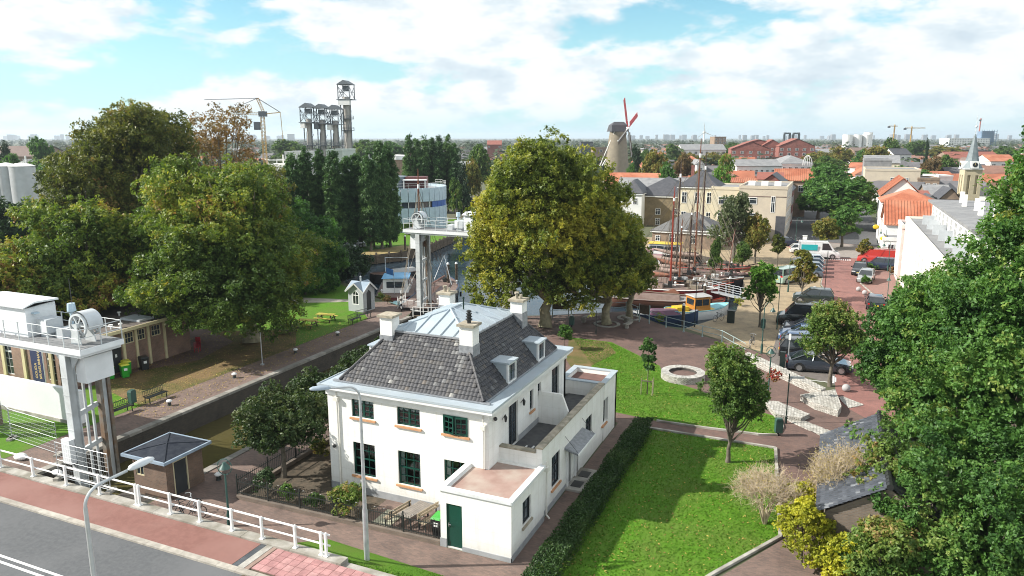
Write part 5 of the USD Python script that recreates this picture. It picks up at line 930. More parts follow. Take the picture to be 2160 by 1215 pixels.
put(bn, 'cloth', MB().box(0, -0.012, 0, 1.28, 0.012, 2.5), paint('navy_cloth_look', (0.018, 0.028, 0.085), 0.7)); put(bn, 'pole', MB().cyl(1.36, 0, -0.5, 2.9, 0.035, n=8), WHITEP); put(bn, 'arm', MB().bar((0, 0, 2.52), (1.36, 0, 2.52), 0.03), GALV)
GOLD = paint('gold_letter_look', (0.62, 0.47, 0.22), 0.6)
for txt, ox, h in (('MUSEUMHAVEN', 1.02, 0.235), ('GOUDA', 0.58, 0.235)):
    tm_ = meshkit.text_mesh(txt, h, 0.006, bold=True); v = np.array(tm_.vertices)
    put(bn, 'lettering', MB().add(np.c_[ox - v[:, 1], -0.014 - v[:, 2], 0.22 + v[:, 0]], tm_.faces), GOLD)
# --- park furniture
def wheelie(label, loc, rot, body, lid, group=None, s=1.0):
    t = thing('wheeled_bin', label, 'bin', loc, rot, group); h = 1.0 * s
    put(t, 'body', MB().loft([[(-0.24 * s, -0.27 * s, 0.06), (0.24 * s, -0.27 * s, 0.06), (0.24 * s, 0.27 * s, 0.06), (-0.24 * s, 0.27 * s, 0.06)], [(-0.29 * s, -0.35 * s, h), (0.29 * s, -0.35 * s, h), (0.29 * s, 0.35 * s, h), (-0.29 * s, 0.35 * s, h)]]), body)
    put(t, 'lid', MB().loft([[(-0.31 * s, -0.38 * s, h + 0.002), (0.31 * s, -0.38 * s, h + 0.002), (0.31 * s, 0.38 * s, h + 0.002), (-0.31 * s, 0.38 * s, h + 0.002)], [(-0.25 * s, -0.3 * s, h + 0.1), (0.25 * s, -0.3 * s, h + 0.1), (0.25 * s, 0.3 * s, h + 0.12), (-0.25 * s, 0.3 * s, h + 0.12)]]), lid)
    put(t, 'label', MB().box(-0.12, -0.345 * s - 0.002, 0.6, 0.12, -0.33 * s, 0.8), WHITEP)
    for x in (-0.25, 0.25): put(t, 'wheel', MB().tube([(x * s - 0.03, 0.3 * s, 0.1), (x * s + 0.03, 0.3 * s, 0.1)], 0.1, 10), BLACKP)
    return t
BING = paint('bin_green_look', (0.03, 0.30, 0.03), 0.35); LIDY = paint('bin_lid_look', (0.55, 0.55, 0.03), 0.35)
for k, (x, y, lb) in enumerate(((-26.35, 7.7, 'green wheeled bin with yellow lid, left one at the museum corner'), (-25.7, 8.5, 'green wheeled bin with yellow lid, right one at the museum corner'), (-26.25, 9.1, 'green wheeled bin with yellow lid half hidden behind the other two'))): wheelie(lb, (x, y, 0), 65, BING, LIDY)
wheelie('black wheeled bin standing in the shade by the museum door', (-25.9, 10.4, 0), 70, BLACKP, BLACKP)
def park_bench(label, loc, rot, mt, group=None):
    t = thing('park_bench', label, 'bench', loc, rot, group)
    for k in range(5): put(t, 'seat_slat', MB().box(-0.85, -0.42 + k * 0.1, 0.43, 0.85, -0.35 + k * 0.1, 0.46), mt)
    bk = MB(); bk.bar((-0.85, 0.12, 0.85), (0.85, 0.12, 0.85), 0.04).bar((-0.85, 0.08, 0.52), (0.85, 0.08, 0.52), 0.04)
    for k in range(13): bk.bar((-0.82 + k * 0.137, 0.08, 0.5), (-0.82 + k * 0.137, 0.12, 0.85), 0.02)
    put(t, 'backrest', bk, mt)
    for x in (-0.7, 0.7):
        put(t, 'leg', MB().bar((x, -0.38, 0), (x, -0.36, 0.44), 0.05).bar((x, 0.1, 0), (x, 0.06, 0.5), 0.05).bar((x, -0.38, 0.42), (x, 0.08, 0.42), 0.04), mt)
    return t
IRON = paint('iron_look', (0.022, 0.026, 0.024), 0.45)
park_bench('dark steel park bench on the grass left of the litter bin', (-19.4, 2.9, 0), 90, IRON); park_bench('dark steel park bench on the grass right of the litter bin', (-19.45, 5.75, 0), 90, IRON)
park_bench('dark bench beside the white pavilion', (-20.0, 31.6, 0), 75, IRON); park_bench('dark bench on the path edge left of the pavilion bench', (-19.7, 29.6, 0), 90, IRON)
def litter(label, loc, rot=0):
    t = thing('litter_bin', label, 'litter bin', loc, rot)
    put(t, 'body', MB().bx((0, 0, 0.62), (0.42, 0.36, 0.75)), LAMPG); put(t, 'hood', MB().loft([[(-0.22, -0.19, 1.0), (0.22, -0.19, 1.0), (0.22, 0.19, 1.0), (-0.22, 0.19, 1.0)], [(-0.16, -0.19, 1.15), (0.16, -0.19, 1.15), (0.16, 0.1, 1.15), (-0.16, 0.1, 1.15)]]), LAMPG); put(t, 'post', MB().box(-0.06, -0.05, 0, 0.06, 0.05, 0.245), IRON)
litter('dark green litter bin between the two park benches', (-19.9, 4.35, 0), 90)
litter('dark litter bin on the square near the plane tree trunk', (*at(1206, 690)[:2], 0)); litter('green litter bin on the car park plaza', (*at(1609, 697)[:2], 0)); litter('green litter bin at the lawn corner beside the signpost', (*at(1641, 919)[:2], 0), 20)
def bollard(label, loc, group=None):
    t = thing('mooring_bollard', label, 'bollard', loc, 0, group)
    put(t, 'stem', MB().lathe([(0.16, 0), (0.12, 0.06), (0.11, 0.24)], n=14), IRON, smooth=40); put(t, 'cap', MB().lathe([(0.11, 0.242), (0.19, 0.28), (0.2, 0.34), (0.12, 0.41), (0, 0.43)], n=14), WHITEP, smooth=40); return t
for (x, y), lb in zip(((-17.65, 5.4), (-17.9, 11.7), (-18.0, 18.85), (-18.15, 24.9), (-6.1, -1.75)), ('nearest the two park benches', 'second along the path from the benches', 'beside the slim grey post', 'farthest along the lock path towards the pavilion', 'beside the brick lock hut')): bollard('white-capped mooring bollard ' + lb, (x, y, 0.004))
t = thing('grey_post', 'slim grey post with a foot on the lock path under the maple', 'post', (-18.23, 15.1, 0)); put(t, 'shaft', MB().cyl(0, 0, 0, 2.75, 0.04, n=8), GALV); put(t, 'foot', MB().bx((0, 0, 0.06), (0.22, 0.22, 0.12)), GALV)
YWOOD = mat('yellow_plank_look', (0.42, 0.36, 0.06), (0.32, 0.27, 0.05), scale=3, rough=0.7); DWOOD = mat('dark_plank_look', (0.06, 0.045, 0.03), (0.10, 0.075, 0.05), scale=3, rough=0.8); PWOOD = mat('pale_plank_look', (0.36, 0.29, 0.20), (0.26, 0.21, 0.15), scale=3, rough=0.8)
def picnic(label, loc, rot, mt):
    t = thing('picnic_table', label, 'picnic table', loc, rot)
    for k in range(5): put(t, 'table_plank', MB().box(-0.95, -0.37 + k * 0.15, 0.70, 0.95, -0.235 + k * 0.15, 0.74), mt)
    for s in (-1, 1):
        for k in range(2): put(t, 'seat_plank', MB().box(-0.95, s * 0.72 - 0.14 + k * 0.15, 0.42, 0.95, s * 0.72 - 0.005 + k * 0.15, 0.46), mt)
    for x in (-0.7, 0.7): put(t, 'trestle', MB().bar((x, -0.6, 0), (x, -0.25, 0.7), 0.08).bar((x, 0.6, 0), (x, 0.25, 0.7), 0.08).bar((x, -0.85, 0.39), (x, 0.85, 0.39), 0.08), DWOOD)
picnic('yellow picnic table on the lawn nearest the pavilion', (-22.6, 29.0, 0), 8, YWOOD); picnic('yellow picnic table on the lawn farther from the pavilion', (-22.7, 26.3, 0), 5, YWOOD); picnic('dark weathered picnic table in the shade under the maple', (-23.2, 23.9, 0), 8, DWOOD)
t = thing('red_chairs', 'stack of red plastic chairs in the museum yard', 'chairs', (*at(417, 742)[:2], 0), 20); RED = paint('red_plastic_look', (0.45, 0.02, 0.04), 0.4)
for k in range(5): put(t, 'chair', MB().box(-0.22, -0.22, 0.42 + k * 0.1, 0.22, 0.22, 0.45 + k * 0.1).box(-0.22, 0.2, 0.45 + k * 0.1, 0.22, 0.23, 0.85 + k * 0.1) if k else MB().box(-0.22, -0.22, 0.42, 0.22, 0.22, 0.45).box(-0.22, 0.2, 0.45, 0.22, 0.23, 0.85).box(-0.2, -0.2, 0, -0.16, -0.16, 0.42).box(0.16, -0.2, 0, 0.2, -0.16, 0.42).box(-0.2, 0.16, 0, -0.16, 0.2, 0.42).box(0.16, 0.16, 0, 0.2, 0.2, 0.42), RED)
# --- mesh fence panels
def mesh_panel(label, a, b, z, h=2.0):
    a, b = np.array(a[:2]), np.array(b[:2]); t = thing('fence_panel', label, 'fence panel')
    P3 = lambda u, w: (*(a + (b - a) * u), z + 0.12 + (h - 0.12) * w); L = np.linalg.norm(b - a)
    put(t, 'frame', MB().tube([P3(0, -0.06), P3(0, 1), P3(1, 1), P3(1, -0.06)], 0.022, 6).tube([P3(0, 0), P3(1, 0)], 0.018, 6).tube([P3(0, 0.5), P3(1, 0.5)], 0.012, 5), GALV)
    w = MB()
    for k in range(1, int(L / 0.16)): u = k * 0.16 / L; w.tube([P3(u, 0), P3(u, 1)], 0.004, 3, cap=False)
    for k in range(1, 8): w.tube([P3(0, k / 8), P3(1, k / 8)], 0.004, 3, cap=False)
    put(t, 'wire_mesh', w, GALV, kind='stuff')
    for p_ in (a, b): put(t, 'foot', MB().bx((*p_, z + 0.07), (0.26, 0.6, 0.14), 20), CONC)
mesh_panel('galvanised mesh fence panel standing on the bridge edge before the lift tower', (-12.1, -6.35), (-8.4, -6.32), RZ + 0.15)
mesh_panel('galvanised mesh fence panel on the grass beside the lift tower leg', (-21.7, -2.7), (-16.9, -3.1), 0); mesh_panel('galvanised mesh fence panel cut by the left border on the grass', (-25.5, -2.0), (-21.8, -2.6), 0)
t = lone('sandbag', MB().ball((-18.4, -4.3, 0.16), (0.42, 0.3, 0.2), 2), WHITEP, 'white sandbag lying at the foot of the mesh fence', 'sandbag', smooth=True)
lone('sandbag', MB().ball((-12.9, -5.9, 0.95), (0.34, 0.2, 0.14), 2), WHITEP, 'small white sandbag at the fence foot beside the hut', 'sandbag', smooth=True)
# --- pavilion with crossed gables
pv = thing('pavilion', 'small white pavilion with crossed zinc gables and arched window', 'pavilion', (-22.2, 34.6, 0), -3); w2 = 0.98; PVW = paint('pavilion_wall_look', (0.40, 0.42, 0.44), 0.7)
gab = Polygon([(-w2, 0), (w2, 0), (w2, 2.25), (0, 3.0), (-w2, 2.25)]); b = MB()
for u, n, hole in (((1, 0, 0), (0, -w2, 0), Polygon([(-0.42, 0.75), (0.42, 0.75), (0.42, 2.0), (0, 2.35), (-0.42, 2.0)])), ((0, 1, 0), (w2, 0, 0), Polygon([(-0.38, 0.1), (0.38, 0.1), (0.38, 1.95), (0, 2.3), (-0.38, 1.95)])), ((-1, 0, 0), (0, w2, 0), None), ((0, -1, 0), (-w2, 0, 0), None)):
    g_ = gab if u[0] else Polygon([(-w2 + 0.121, 0), (w2 - 0.121, 0), (w2 - 0.121, 2.33), (0, 3.0), (-w2 + 0.121, 2.33)])
    nn = np.array(n) / w2; b.slab(g_.difference(hole) if hole else g_, np.array(n) - nn * 0.12, u, (0, 0, 1), 0.12)
put(pv, 'wall', b, PVW)
wp = put(pv, 'window', MB().slab(Polygon([(-0.42, 0.75), (0.42, 0.75), (0.42, 2.0), (0, 2.35), (-0.42, 2.0)]).difference(Polygon([(-0.35, 0.82), (0.35, 0.82), (0.35, 1.97), (0, 2.25), (-0.35, 1.97)])), (0, -w2 + 0.06, 0), (1, 0, 0), (0, 0, 1), 0.06).bar((0, -w2 + 0.04, 0.8), (0, -w2 + 0.04, 2.3), 0.04).bar((-0.4, -w2 + 0.04, 1.75), (0.4, -w2 + 0.04, 1.75), 0.06), WHITEP)
put(wp, 'pane', MB().slab(Polygon([(-0.4, 0.77), (0.4, 0.77), (0.4, 1.99), (0, 2.31), (-0.4, 1.99)]), (0, -w2 + 0.09, 0), (1, 0, 0), (0, 0, 1), 0.01), DARKGL)
put(pv, 'door', MB().slab(Polygon([(-0.38, 0.1), (0.38, 0.1), (0.38, 1.95), (0, 2.3), (-0.38, 1.95)]), (w2 - 0.1, 0, 0), (0, 1, 0), (0, 0, 1), 0.05), DSTEEL)
e = w2 + 0.2; rb = MB()
for k in range(4):
    a = k * math.pi / 2; R2 = np.array([[math.cos(a), -math.sin(a), 0], [math.sin(a), math.cos(a), 0], [0, 0, 1]])
    for sgn in (-1, 1):
        tri = np.array([(0, -e, 3.1), (sgn * e, -e, 2.18), (sgn * 0.02, -0.02, 3.1)]); tri2 = tri - [0, 0, 0.07]
        v = np.vstack([tri, tri2]) @ R2.T; rb.add(v, [(0, 1, 2), (3, 5, 4), (0, 3, 4), (0, 4, 1)])
prf = put(pv, 'roof', rb, mat('pavilion_zinc_look', (0.20, 0.26, 0.32), (0.27, 0.33, 0.39), scale=1.5, rough=0.5, metal=0.2)); vb = MB()
for k in range(4):
    a = k * math.pi / 2; R2 = np.array([[math.cos(a), -math.sin(a), 0], [math.sin(a), math.cos(a), 0], [0, 0, 1]])
    for sgn in (-1, 1): vb.bar(R2 @ np.array([0, -e - 0.02, 3.02]), R2 @ np.array([sgn * (e + 0.02), -e - 0.02, 2.1]), 0.05, 0.14)
put(prf, 'bargeboard', vb, paint('bargeboard_look', (0.55, 0.55, 0.54))); put(prf, 'finial', MB().cyl(0, 0, 3.05, 3.5, 0.09, n=8).ball((0, 0, 3.58), 0.1, 1), LGREY)
# --- fences and gates by the far tower
def picket(label, a, b, z, h, mt, step=0.12, hoop=False, cat='fence', kerb=None, name='picket_fence'):
    a, b = np.array(a, float), np.array(b, float); L = np.linalg.norm(b - a); n = int(L / step); t = thing(name, label, cat)
    P3 = lambda u, w: (*(a + (b - a) * u), z + w)
    for w in (0.12, h - 0.14): put(t, 'rail', MB().bar(P3(0, w), P3(1, w), 0.03, 0.04), mt)
    npost = max(1, round(L / 2.1))
    for k in range(npost + 1): put(t, 'post', MB().bar(P3(k / npost, 0), P3(k / npost, h + 0.12), 0.05).ball(P3(k / npost, h + 0.15), 0.045, 0), mt)
    for k in range(1, n):
        u = k / n; bm = MB().bar(P3(u, 0.06), P3(u, h), 0.018)
        if hoop and k % 4 == 0 and k + 2 < n: bm.tube([P3(u + 2 / n * (0.5 - 0.5 * math.cos(q_)), h + 0.12 * math.sin(q_)) for q_ in np.linspace(0, math.pi, 7)], 0.012, 4)
        put(t, 'bar', bm, mt)
    if kerb: put(t, 'kerb', MB().bar((*a, z / 2), (*b, z / 2), 0.22, z), kerb)
    return t
LOWB = brickmat('low_brick_look', (0.20, 0.15, 0.115), (0.15, 0.11, 0.085), (0.14, 0.12, 0.10), 0.21, 0.07, 0.012)
picket('black iron garden fence along the footpath in front of the white house', (-3.65, -2.92), (7.95, -2.62), 0.22, 0.85, IRON, 0.125, True, kerb=LOWB)
picket('black iron garden fence along the lock side of the white house', (-3.75, -2.8), (-3.9, 10.8), 0.22, 0.85, IRON, 0.14, False, kerb=LOWB)
picket('white gate fence at the foot of the far lift tower', (-18.3, 36.4), (-15.9, 36.1), 0, 1.25, WHITEP, 0.16, name='white_fence', cat='fence')
picket('white gate fence standing askew left of the far lift tower', (-19.4, 38.9), (-19.0, 36.6), 0, 1.1, WHITEP, 0.16, name='white_fence', cat='fence')
for k, (a, b_) in enumerate((((-15.2, 35.5), (-12.0, 36.6)), ((-15.4, 33.8), (-12.3, 34.6)))):
    t = thing('lock_gate_rail', ('upper' if k == 0 else 'lower') + ' white handrail of the lock gate behind the zinc roof', 'handrail'); fancy_rail(t, [a, b_], 0.05, 1.05, WHITEP, 0.9, 0.03, (1.0, 0.6), 'rail')
struct('lock_gate', MB().bar((-15.7, 34.4, -0.6), (-11.7, 35.7, -0.6), 0.4, 1.3).bar((-7.7, 34.4, -0.6), (-11.7, 35.7, -0.6), 0.4, 1.3), DWOOD)
t = thing('marker_pole', 'black and white banded marker pole before the far tower', 'marker pole', (-17.9, 35.6, 0))
for k in range(8): put(t, 'band', MB().cyl(0, 0, k * 0.28, (k + 1) * 0.28, 0.07, n=8), WHITEP if k % 2 else BLACKP)
# --- garden of the house
def shrubby(label, loc, R, H, fol, k, n=260, leaf=0.05, name='shrub'):
    l_ = lobed(R, H, 8, 900 + k); t = thing(name, label, 'shrub', loc); put(t, 'stem', trunk(l_, 0.03, k), BARK); put(t, 'leaves', crown(l_, n, 14, leaf, R * 0.22, 910 + k, low=-0.95), fol, tint=True); return t
shrubby('leafy rose bush behind the garden fence beside the lamp post', (2.6, -2.0, 0.1), 1.05, 1.75, F_MID, 1, 520)
for k, (x, y, R, H, f_, lb) in enumerate(((0.6, -2.2, 0.6, 0.9, F_MID, 'low rose shrub left of the big rose bush'), (-1.0, -2.25, 0.65, 0.95, F_GREEN, 'low rose shrub in the middle of the garden fence'), (-2.7, -2.0, 0.85, 1.3, F_DARK, 'dark shrub at the corner of the garden fence'), (-2.9, 2.6, 0.7, 1.2, F_OLIVE, 'thin climbing rose on the lock-side fence by the wall'), (-3.1, 6.4, 0.7, 1.3, F_MID, 'rose shrub farther along the lock-side fence'), (-1.2, 4.2, 0.6, 0.8, F_YELLOW, 'yellow-flowering shrub at the left house corner'))): shrubby(lb, (x, y, 0.05), R, H, f_, 10 + k, 200, 0.045)
t = thing('garden_table', 'wooden garden table with two benches on the terrace before the house', 'garden table', (5.95, -1.5, 0.016), 78)
for k in range(6): put(t, 'table_plank', MB().box(-0.8, -0.38 + k * 0.13, 0.71, 0.8, -0.26 + k * 0.13, 0.74), mat('grey_plank_look', (0.24, 0.21, 0.18), (0.17, 0.15, 0.13), scale=3, rough=0.8))
for x in (-0.6, 0.6): put(t, 'leg', MB().bar((x, -0.3, 0), (x, -0.2, 0.71), 0.06).bar((x, 0.3, 0), (x, 0.2, 0.71), 0.06), DSTEEL)
for s, lb in ((0.85, 'wooden garden bench on the left of the terrace table'), (-0.75, 'wooden garden bench on the right of the terrace table')):
    t = thing('garden_bench', lb, 'bench', (5.95 - s * 0.98, -1.5 - s * 0.2, 0.016), 78 if s < 0 else 258)
    for k in range(3): put(t, 'seat_slat', MB().box(-0.75, -0.3 + k * 0.13, 0.42, 0.75, -0.19 + k * 0.13, 0.45), PWOOD)
    for k in range(2): put(t, 'back_slat', MB().box(-0.75, 0.12, 0.58 + k * 0.16, 0.75, 0.15, 0.70 + k * 0.16), PWOOD)
    for x in (-0.6, 0.6): put(t, 'leg', MB().bar((x, -0.25, 0), (x, -0.2, 0.42), 0.05).bar((x, 0.16, 0), (x, 0.16, 0.85), 0.05), DSTEEL)
lone('doormat_rug', MB().box(4.0, -2.3, 0.02, 5.0, -0.9, 0.035), mat('rug_look', (0.50, 0.48, 0.36), (0.40, 0.40, 0.30), scale=9, rough=0.95), 'pale rug of tiles lying on the terrace beside the benches', 'rug')
wheelie('black bin with green lid beside the annex wall', (7.55, -2.0, 0.016), 0, BLACKP, BING, s=0.95)
# --- lamps
def bell(t, x, z, r=0.26):
    put(t, 'bell_shade', MB().lathe([(0.0, z + 0.28), (0.07, z + 0.27), (0.11, z + 0.18), (r * 0.8, z + 0.06), (r, z - 0.02), (r - 0.02, z - 0.02), (0.0, z + 0.1)], (x, 0, 0), 16), LAMPG, smooth=40); put(t, 'glass', MB().ball((x, 0, z - 0.02), (r * 0.6, r * 0.6, 0.09), 1), WHITEP)
def ring_lamp(label, loc, rot, h, group=None):
    t = thing('bell_lamp', label, 'street lamp', loc, rot, group); R = 0.34
    put(t, 'post', MB().lathe([(0.1, 0), (0.1, 0.6), (0.055, 0.75), (0.04, h - 2 * R)], n=10), LAMPG, smooth=40)
    put(t, 'ring', MB().tube([(R * math.sin(a), 0, h - R - R * 1.15 * math.cos(a)) for a in np.linspace(0, 2 * math.pi, 25)], 0.022, 6, cap=False), LAMPG); bell(t, 0, h - R - 0.05); return t
def hook_lamp(label, loc, rot, h, group=None):
    t = thing('hook_lamp', label, 'street lamp', loc, rot, group); R = 0.42
    put(t, 'post', MB().lathe([(0.1, 0), (0.1, 0.7), (0.05, 0.9), (0.036, h - R)], n=10), LAMPG, smooth=40)
    put(t, 'hook', MB().tube([(R - R * math.cos(a), 0, h - R + R * math.sin(a)) for a in np.linspace(0, math.pi * 1.05, 13)], 0.028, 6), LAMPG); bell(t, 2 * R, h - R - 0.35, 0.24); return t
ring_lamp('green bell lamp on a thin post between the hut and the garden fence', (-2.0, -5.2, 0), 20, 3.35)
def cobra(label, loc, h, arm, head):
    t = thing('cobra_lamp', label, 'street lamp', loc); a = np.array(arm, float)
    put(t, 'post', MB().lathe([(0.115, 0), (0.115, 2.6), (0.085, 2.75), (0.055, h - 0.5)], n=12), GALV, smooth=40)
    c = [(0, 0, h - 0.55)] + [(a[0] * (1 - math.cos(q_)) * 0.3, a[1] * (1 - math.cos(q_)) * 0.3, h - 0.5 + 0.5 * math.sin(q_)) for q_ in np.linspace(0.2, 1.5, 7)] + [(a[0] * 0.75, a[1] * 0.75, h + 0.03)]
    put(t, 'arm', MB().tube(c, 0.045, 8), GALV, smooth=40)
    u = a / np.linalg.norm(a); n_ = np.array([-u[1], u[0]]); rings = []
    for s_, w_, hh, dz in ((-0.38, 0.06, 0.05, 0), (-0.3, 0.13, 0.10, 0.01), (0.0, 0.17, 0.13, 0.02), (0.3, 0.15, 0.10, 0.03), (0.42, 0.06, 0.05, 0.03)):
        cx = a + u * s_; rings.append([(*(cx + n_ * w_ * math.cos(q_)), h + 0.03 + dz + hh * (math.sin(q_) if math.sin(q_) > 0 else 0.45 * math.sin(q_))) for q_ in np.linspace(0, 2 * math.pi, 12, endpoint=False)])
    put(t, 'head', MB().loft(rings), head, smooth=60); return t
cobra('tall grey street lamp standing on the verge in front of the white house', (5.97, -5.5, 0.05), 8.1, (-1.15, -1.0), paint('lamp_head_look', (0.30, 0.36, 0.42), 0.4))
cobra('street lamp with pale hood leaning over the road at the lower left', (4.9, -16.75, RZ), 7.8, (0.1, 1.75), paint('lamp_hood_look', (0.55, 0.58, 0.60), 0.5))
# ================================================================ harbour: boats, piles, gangway
def P_(n, c, **k): return paint(n, c, **k)
HB = {'black': P_('hull_black_look', (0.018, 0.018, 0.02)), 'red': P_('hull_red_look', (0.14, 0.018, 0.018)), 'brown': P_('hull_brown_look', (0.10, 0.045, 0.03)), 'white': WHITEP, 'grey': P_('hull_grey_look', (0.36, 0.36, 0.35)), 'blue': P_('hull_blue_look', (0.03, 0.05, 0.10)), 'pink': P_('hull_pink_look', (0.30, 0.15, 0.15))}
DECK = mat('deck_look', (0.13, 0.085, 0.07), (0.18, 0.13, 0.11), scale=1.5, rough=0.8); DECKG = mat('grey_deck_look', (0.20, 0.19, 0.18), (0.28, 0.265, 0.25), scale=1.2, rough=0.85)
MASTR = P_('red_mast_look', (0.24, 0.035, 0.02)); MASTB = P_('brown_mast_look', (0.15, 0.05, 0.025)); MASTD = P_('dark_mast_look', (0.05, 0.028, 0.022)); SAIL = mat('furled_sail_look', (0.36, 0.27, 0.23), (0.27, 0.20, 0.17), scale=2, rough=0.95); SAILR = mat('tan_sail_look', (0.30, 0.13, 0.08), (0.20, 0.09, 0.06), scale=2, rough=0.95)
ORANGEW = P_('varnish_look', (0.40, 0.17, 0.03), coat=0.4); YELLOWP = P_('yellow_paint_look', (0.62, 0.42, 0.02)); CYAN = P_('cyan_deck_look', (0.22, 0.52, 0.58)); ROPE = P_('rope_look', (0.20, 0.17, 0.13))
def hull(L, B, z0, zd, sheer=0.35, n=15, bluff=0.55):
    """rings from stern (-x) to bow (+x)"""
    rings, deck = [], []
    for t in np.linspace(0, 1, n):
        x = (t - 0.5) * L; w = B / 2 * min(1.0, (t / 0.14 + 0.45) ** 0.6) * (1 - max(0, (t - 0.62) / 0.38) ** 2.2 * (1 - 0.04)); w = max(w, 0.03)
        zs = zd + sheer * (abs(t - 0.42) / 0.58) ** 2.2; lo_ = 0.72 if t < 0.9 else 0.3
        rings.append([(x, -w * lo_, z0), (x, -w * 1.02, z0 + (zs - z0) * 0.55), (x, -w, zs), (x, w, zs), (x, w * 1.02, z0 + (zs - z0) * 0.55), (x, w * lo_, z0)]); deck.append((x, w, zs))
    return rings, deck
def boat(name, label, loc, rot, L, B, hullm, deckm, free=0.85, stripe=None, group=None):
    t = thing(name, label, 'boat', loc, rot, group); rings, deck = hull(L, B, -0.5, free)
    put(t, 'hull', MB().loft(rings), hullm, smooth=35)
    dk = MB().loft([[(x, -w * 0.95, z + 0.012), (x, w * 0.95, z + 0.012)] for x, w, z in deck], cap=False, closed=False); put(t, 'deck', dk, deckm)
    for s in (-1, 1):
        put(t, 'gunwale', MB().tube([(x, s * w, z + 0.04) for x, w, z in deck], 0.06, 5), stripe or hullm)
    return t, (lambda x: float(np.interp(x, [d[0] for d in deck], [d[2] for d in deck])))
def mast(t, x, z0, h, mt, r=0.13, top=WHITEP, boom=0, sail=None, stays=True, half=2.0, L=16):
    m_ = put(t, 'mast', MB().tube([(x, 0, z0), (x, 0, z0 + h * 0.85), (x + 0.05, 0, z0 + h)], [r, r * 0.75, r * 0.3], 8), mt)
    put(m_, 'band', MB().cyl(x + 0.02, 0, z0 + h * 0.86, z0 + h * 0.89, r * 0.95, n=8), top); put(m_, 'tabernacle', MB().bx((x, 0, z0 + 0.4), (0.5, 0.5, 0.9)), BLACKP)
    if boom:
        put(t, 'boom', MB().tube([(x - 0.2, 0, z0 + 1.3), (x - boom, 0.1, z0 + 1.9)], 0.09, 6), mt)
        if sail: put(t, 'furled_sail', MB().tube([(x - 0.25 - boom * q, 0.04 * math.sin(q * 9), z0 + 1.55 + 0.6 * q - 0.25 * math.sin(q * 3.1)) for q in np.linspace(0, 1, 9)], [0.16, 0.27, 0.3, 0.32, 0.3, 0.3, 0.26, 0.2, 0.1], 8), sail, smooth=60)
    if stays:
        rg = MB()
        for (ax, ay) in ((L * 0.46, 0), (x - 1.4, half), (x - 1.4, -half), (x - 0.7, half), (x - 0.7, -half), (-L * 0.45, 0)): rg.tube([(x, 0, z0 + h * 0.86), (ax, ay, z0 + 0.2)], 0.028, 3, cap=False)
        for q_ in (0.3, 0.5, 0.7): rg.tube([(x, 0, z0 + h * q_), (x - 2.2, half, z0 + 0.2)], 0.022, 3, cap=False).tube([(x, 0, z0 + h * (q_ + 0.1)), (L * 0.4, 0, z0 + 0.3)], 0.022, 3, cap=False)
        put(t, 'rigging', rg, ROPE)
def cabin(t, x0, x1, w, z, h, wallm, roofm, nwin=3, over=0.12, name='cabin'):
    c = put(t, name, MB().loft([[(x0, -w, z), (x1, -w, z), (x1, w, z), (x0, w, z)], [(x0 + 0.06, -w * 0.96, z + h), (x1 - 0.08, -w * 0.96, z + h), (x1 - 0.08, w * 0.96, z + h), (x0 + 0.06, w * 0.96, z + h)]]), wallm)
    put(c, 'roof', MB().loft([[(x0 - over, -w - over, z + h), (x1 + over, -w - over, z + h), (x1 + over, w + over, z + h), (x0 - over, w + over, z + h)], [(x0 - over + 0.1, -w * 0.7, z + h + 0.1), (x1 + over - 0.1, -w * 0.7, z + h + 0.1), (x1 + over - 0.1, w * 0.7, z + h + 0.1), (x0 - over + 0.1, w * 0.7, z + h + 0.1)]]), roofm)
    for k in range(nwin):
        u0 = x0 + 0.15 + (x1 - x0 - 0.3) * k / nwin; u1 = x0 + 0.05 + (x1 - x0 - 0.3) * (k + 1) / nwin
        for s in (-1, 1): put(c, 'window', MB().bx(((u0 + u1) / 2, s * (w * 0.985 + 0.004), z + h * 0.58), (u1 - u0, 0.03, h * 0.45)), DARKGL)
    for x, s in ((x0 + 0.02, -1), (x1 - 0.03, 1)): put(c, 'window', MB().bx((x, 0, z + h * 0.58), (0.05, w * 1.4, h * 0.42)), DARKGL)
    return c
def clutter(t, zf, L, B, k):
    r = np.random.default_rng(40 + k); ms_ = [DWOOD, ROPE, BLACKP, HB['brown'], SAILR, WHITEP, GALV]
    for i in range(9):
        x, y = r.uniform(-0.42, 0.34) * L, r.uniform(-0.34, 0.34) * B; z = zf(x) + 0.02; m_ = ms_[int(r.integers(0, len(ms_)))]
        if i % 3 == 0: put(t, 'rope_coil', MB().lathe([(0.12, z), (0.3, z), (0.3, z + 0.14), (0.12, z + 0.14)], (x, y, 0), 10), ROPE)
        elif i % 3 == 1: put(t, 'deck_box', MB().bx((x, y, z + 0.22), (r.uniform(0.4, 1.1), r.uniform(0.3, 0.6), 0.44), r.uniform(-20, 20)), m_)
        else: put(t, 'spar', MB().tube([(x - 1.6, y, z + 0.25), (x + 1.8, y + 0.2, z + 0.35)], 0.07, 6), MASTB if i % 2 else DWOOD)
    for s in (-1, 1): put(t, 'leeboard', MB().slab(Polygon([(0, 0.1), (0.5, -0.05), (2.6, 0.35), (2.9, 0.9), (2.2, 1.35), (0.6, 0.75)]), (-0.6, s * B * 0.515, 0.1), (1, 0, 0), (0, 0, 1), 0.07), SAILR if k % 2 else DWOOD)
def hatch(t, x0, x1, w, z, m_): put(t, 'hatch', MB().loft([[(x0, -w, z), (x1, -w, z), (x1, w, z), (x0, w, z)], [(x0 + 0.1, -w * 0.55, z + 0.5), (x1 - 0.1, -w * 0.55, z + 0.5), (x1 - 0.1, w * 0.55, z + 0.5), (x0 + 0.1, w * 0.55, z + 0.5)]]), m_)
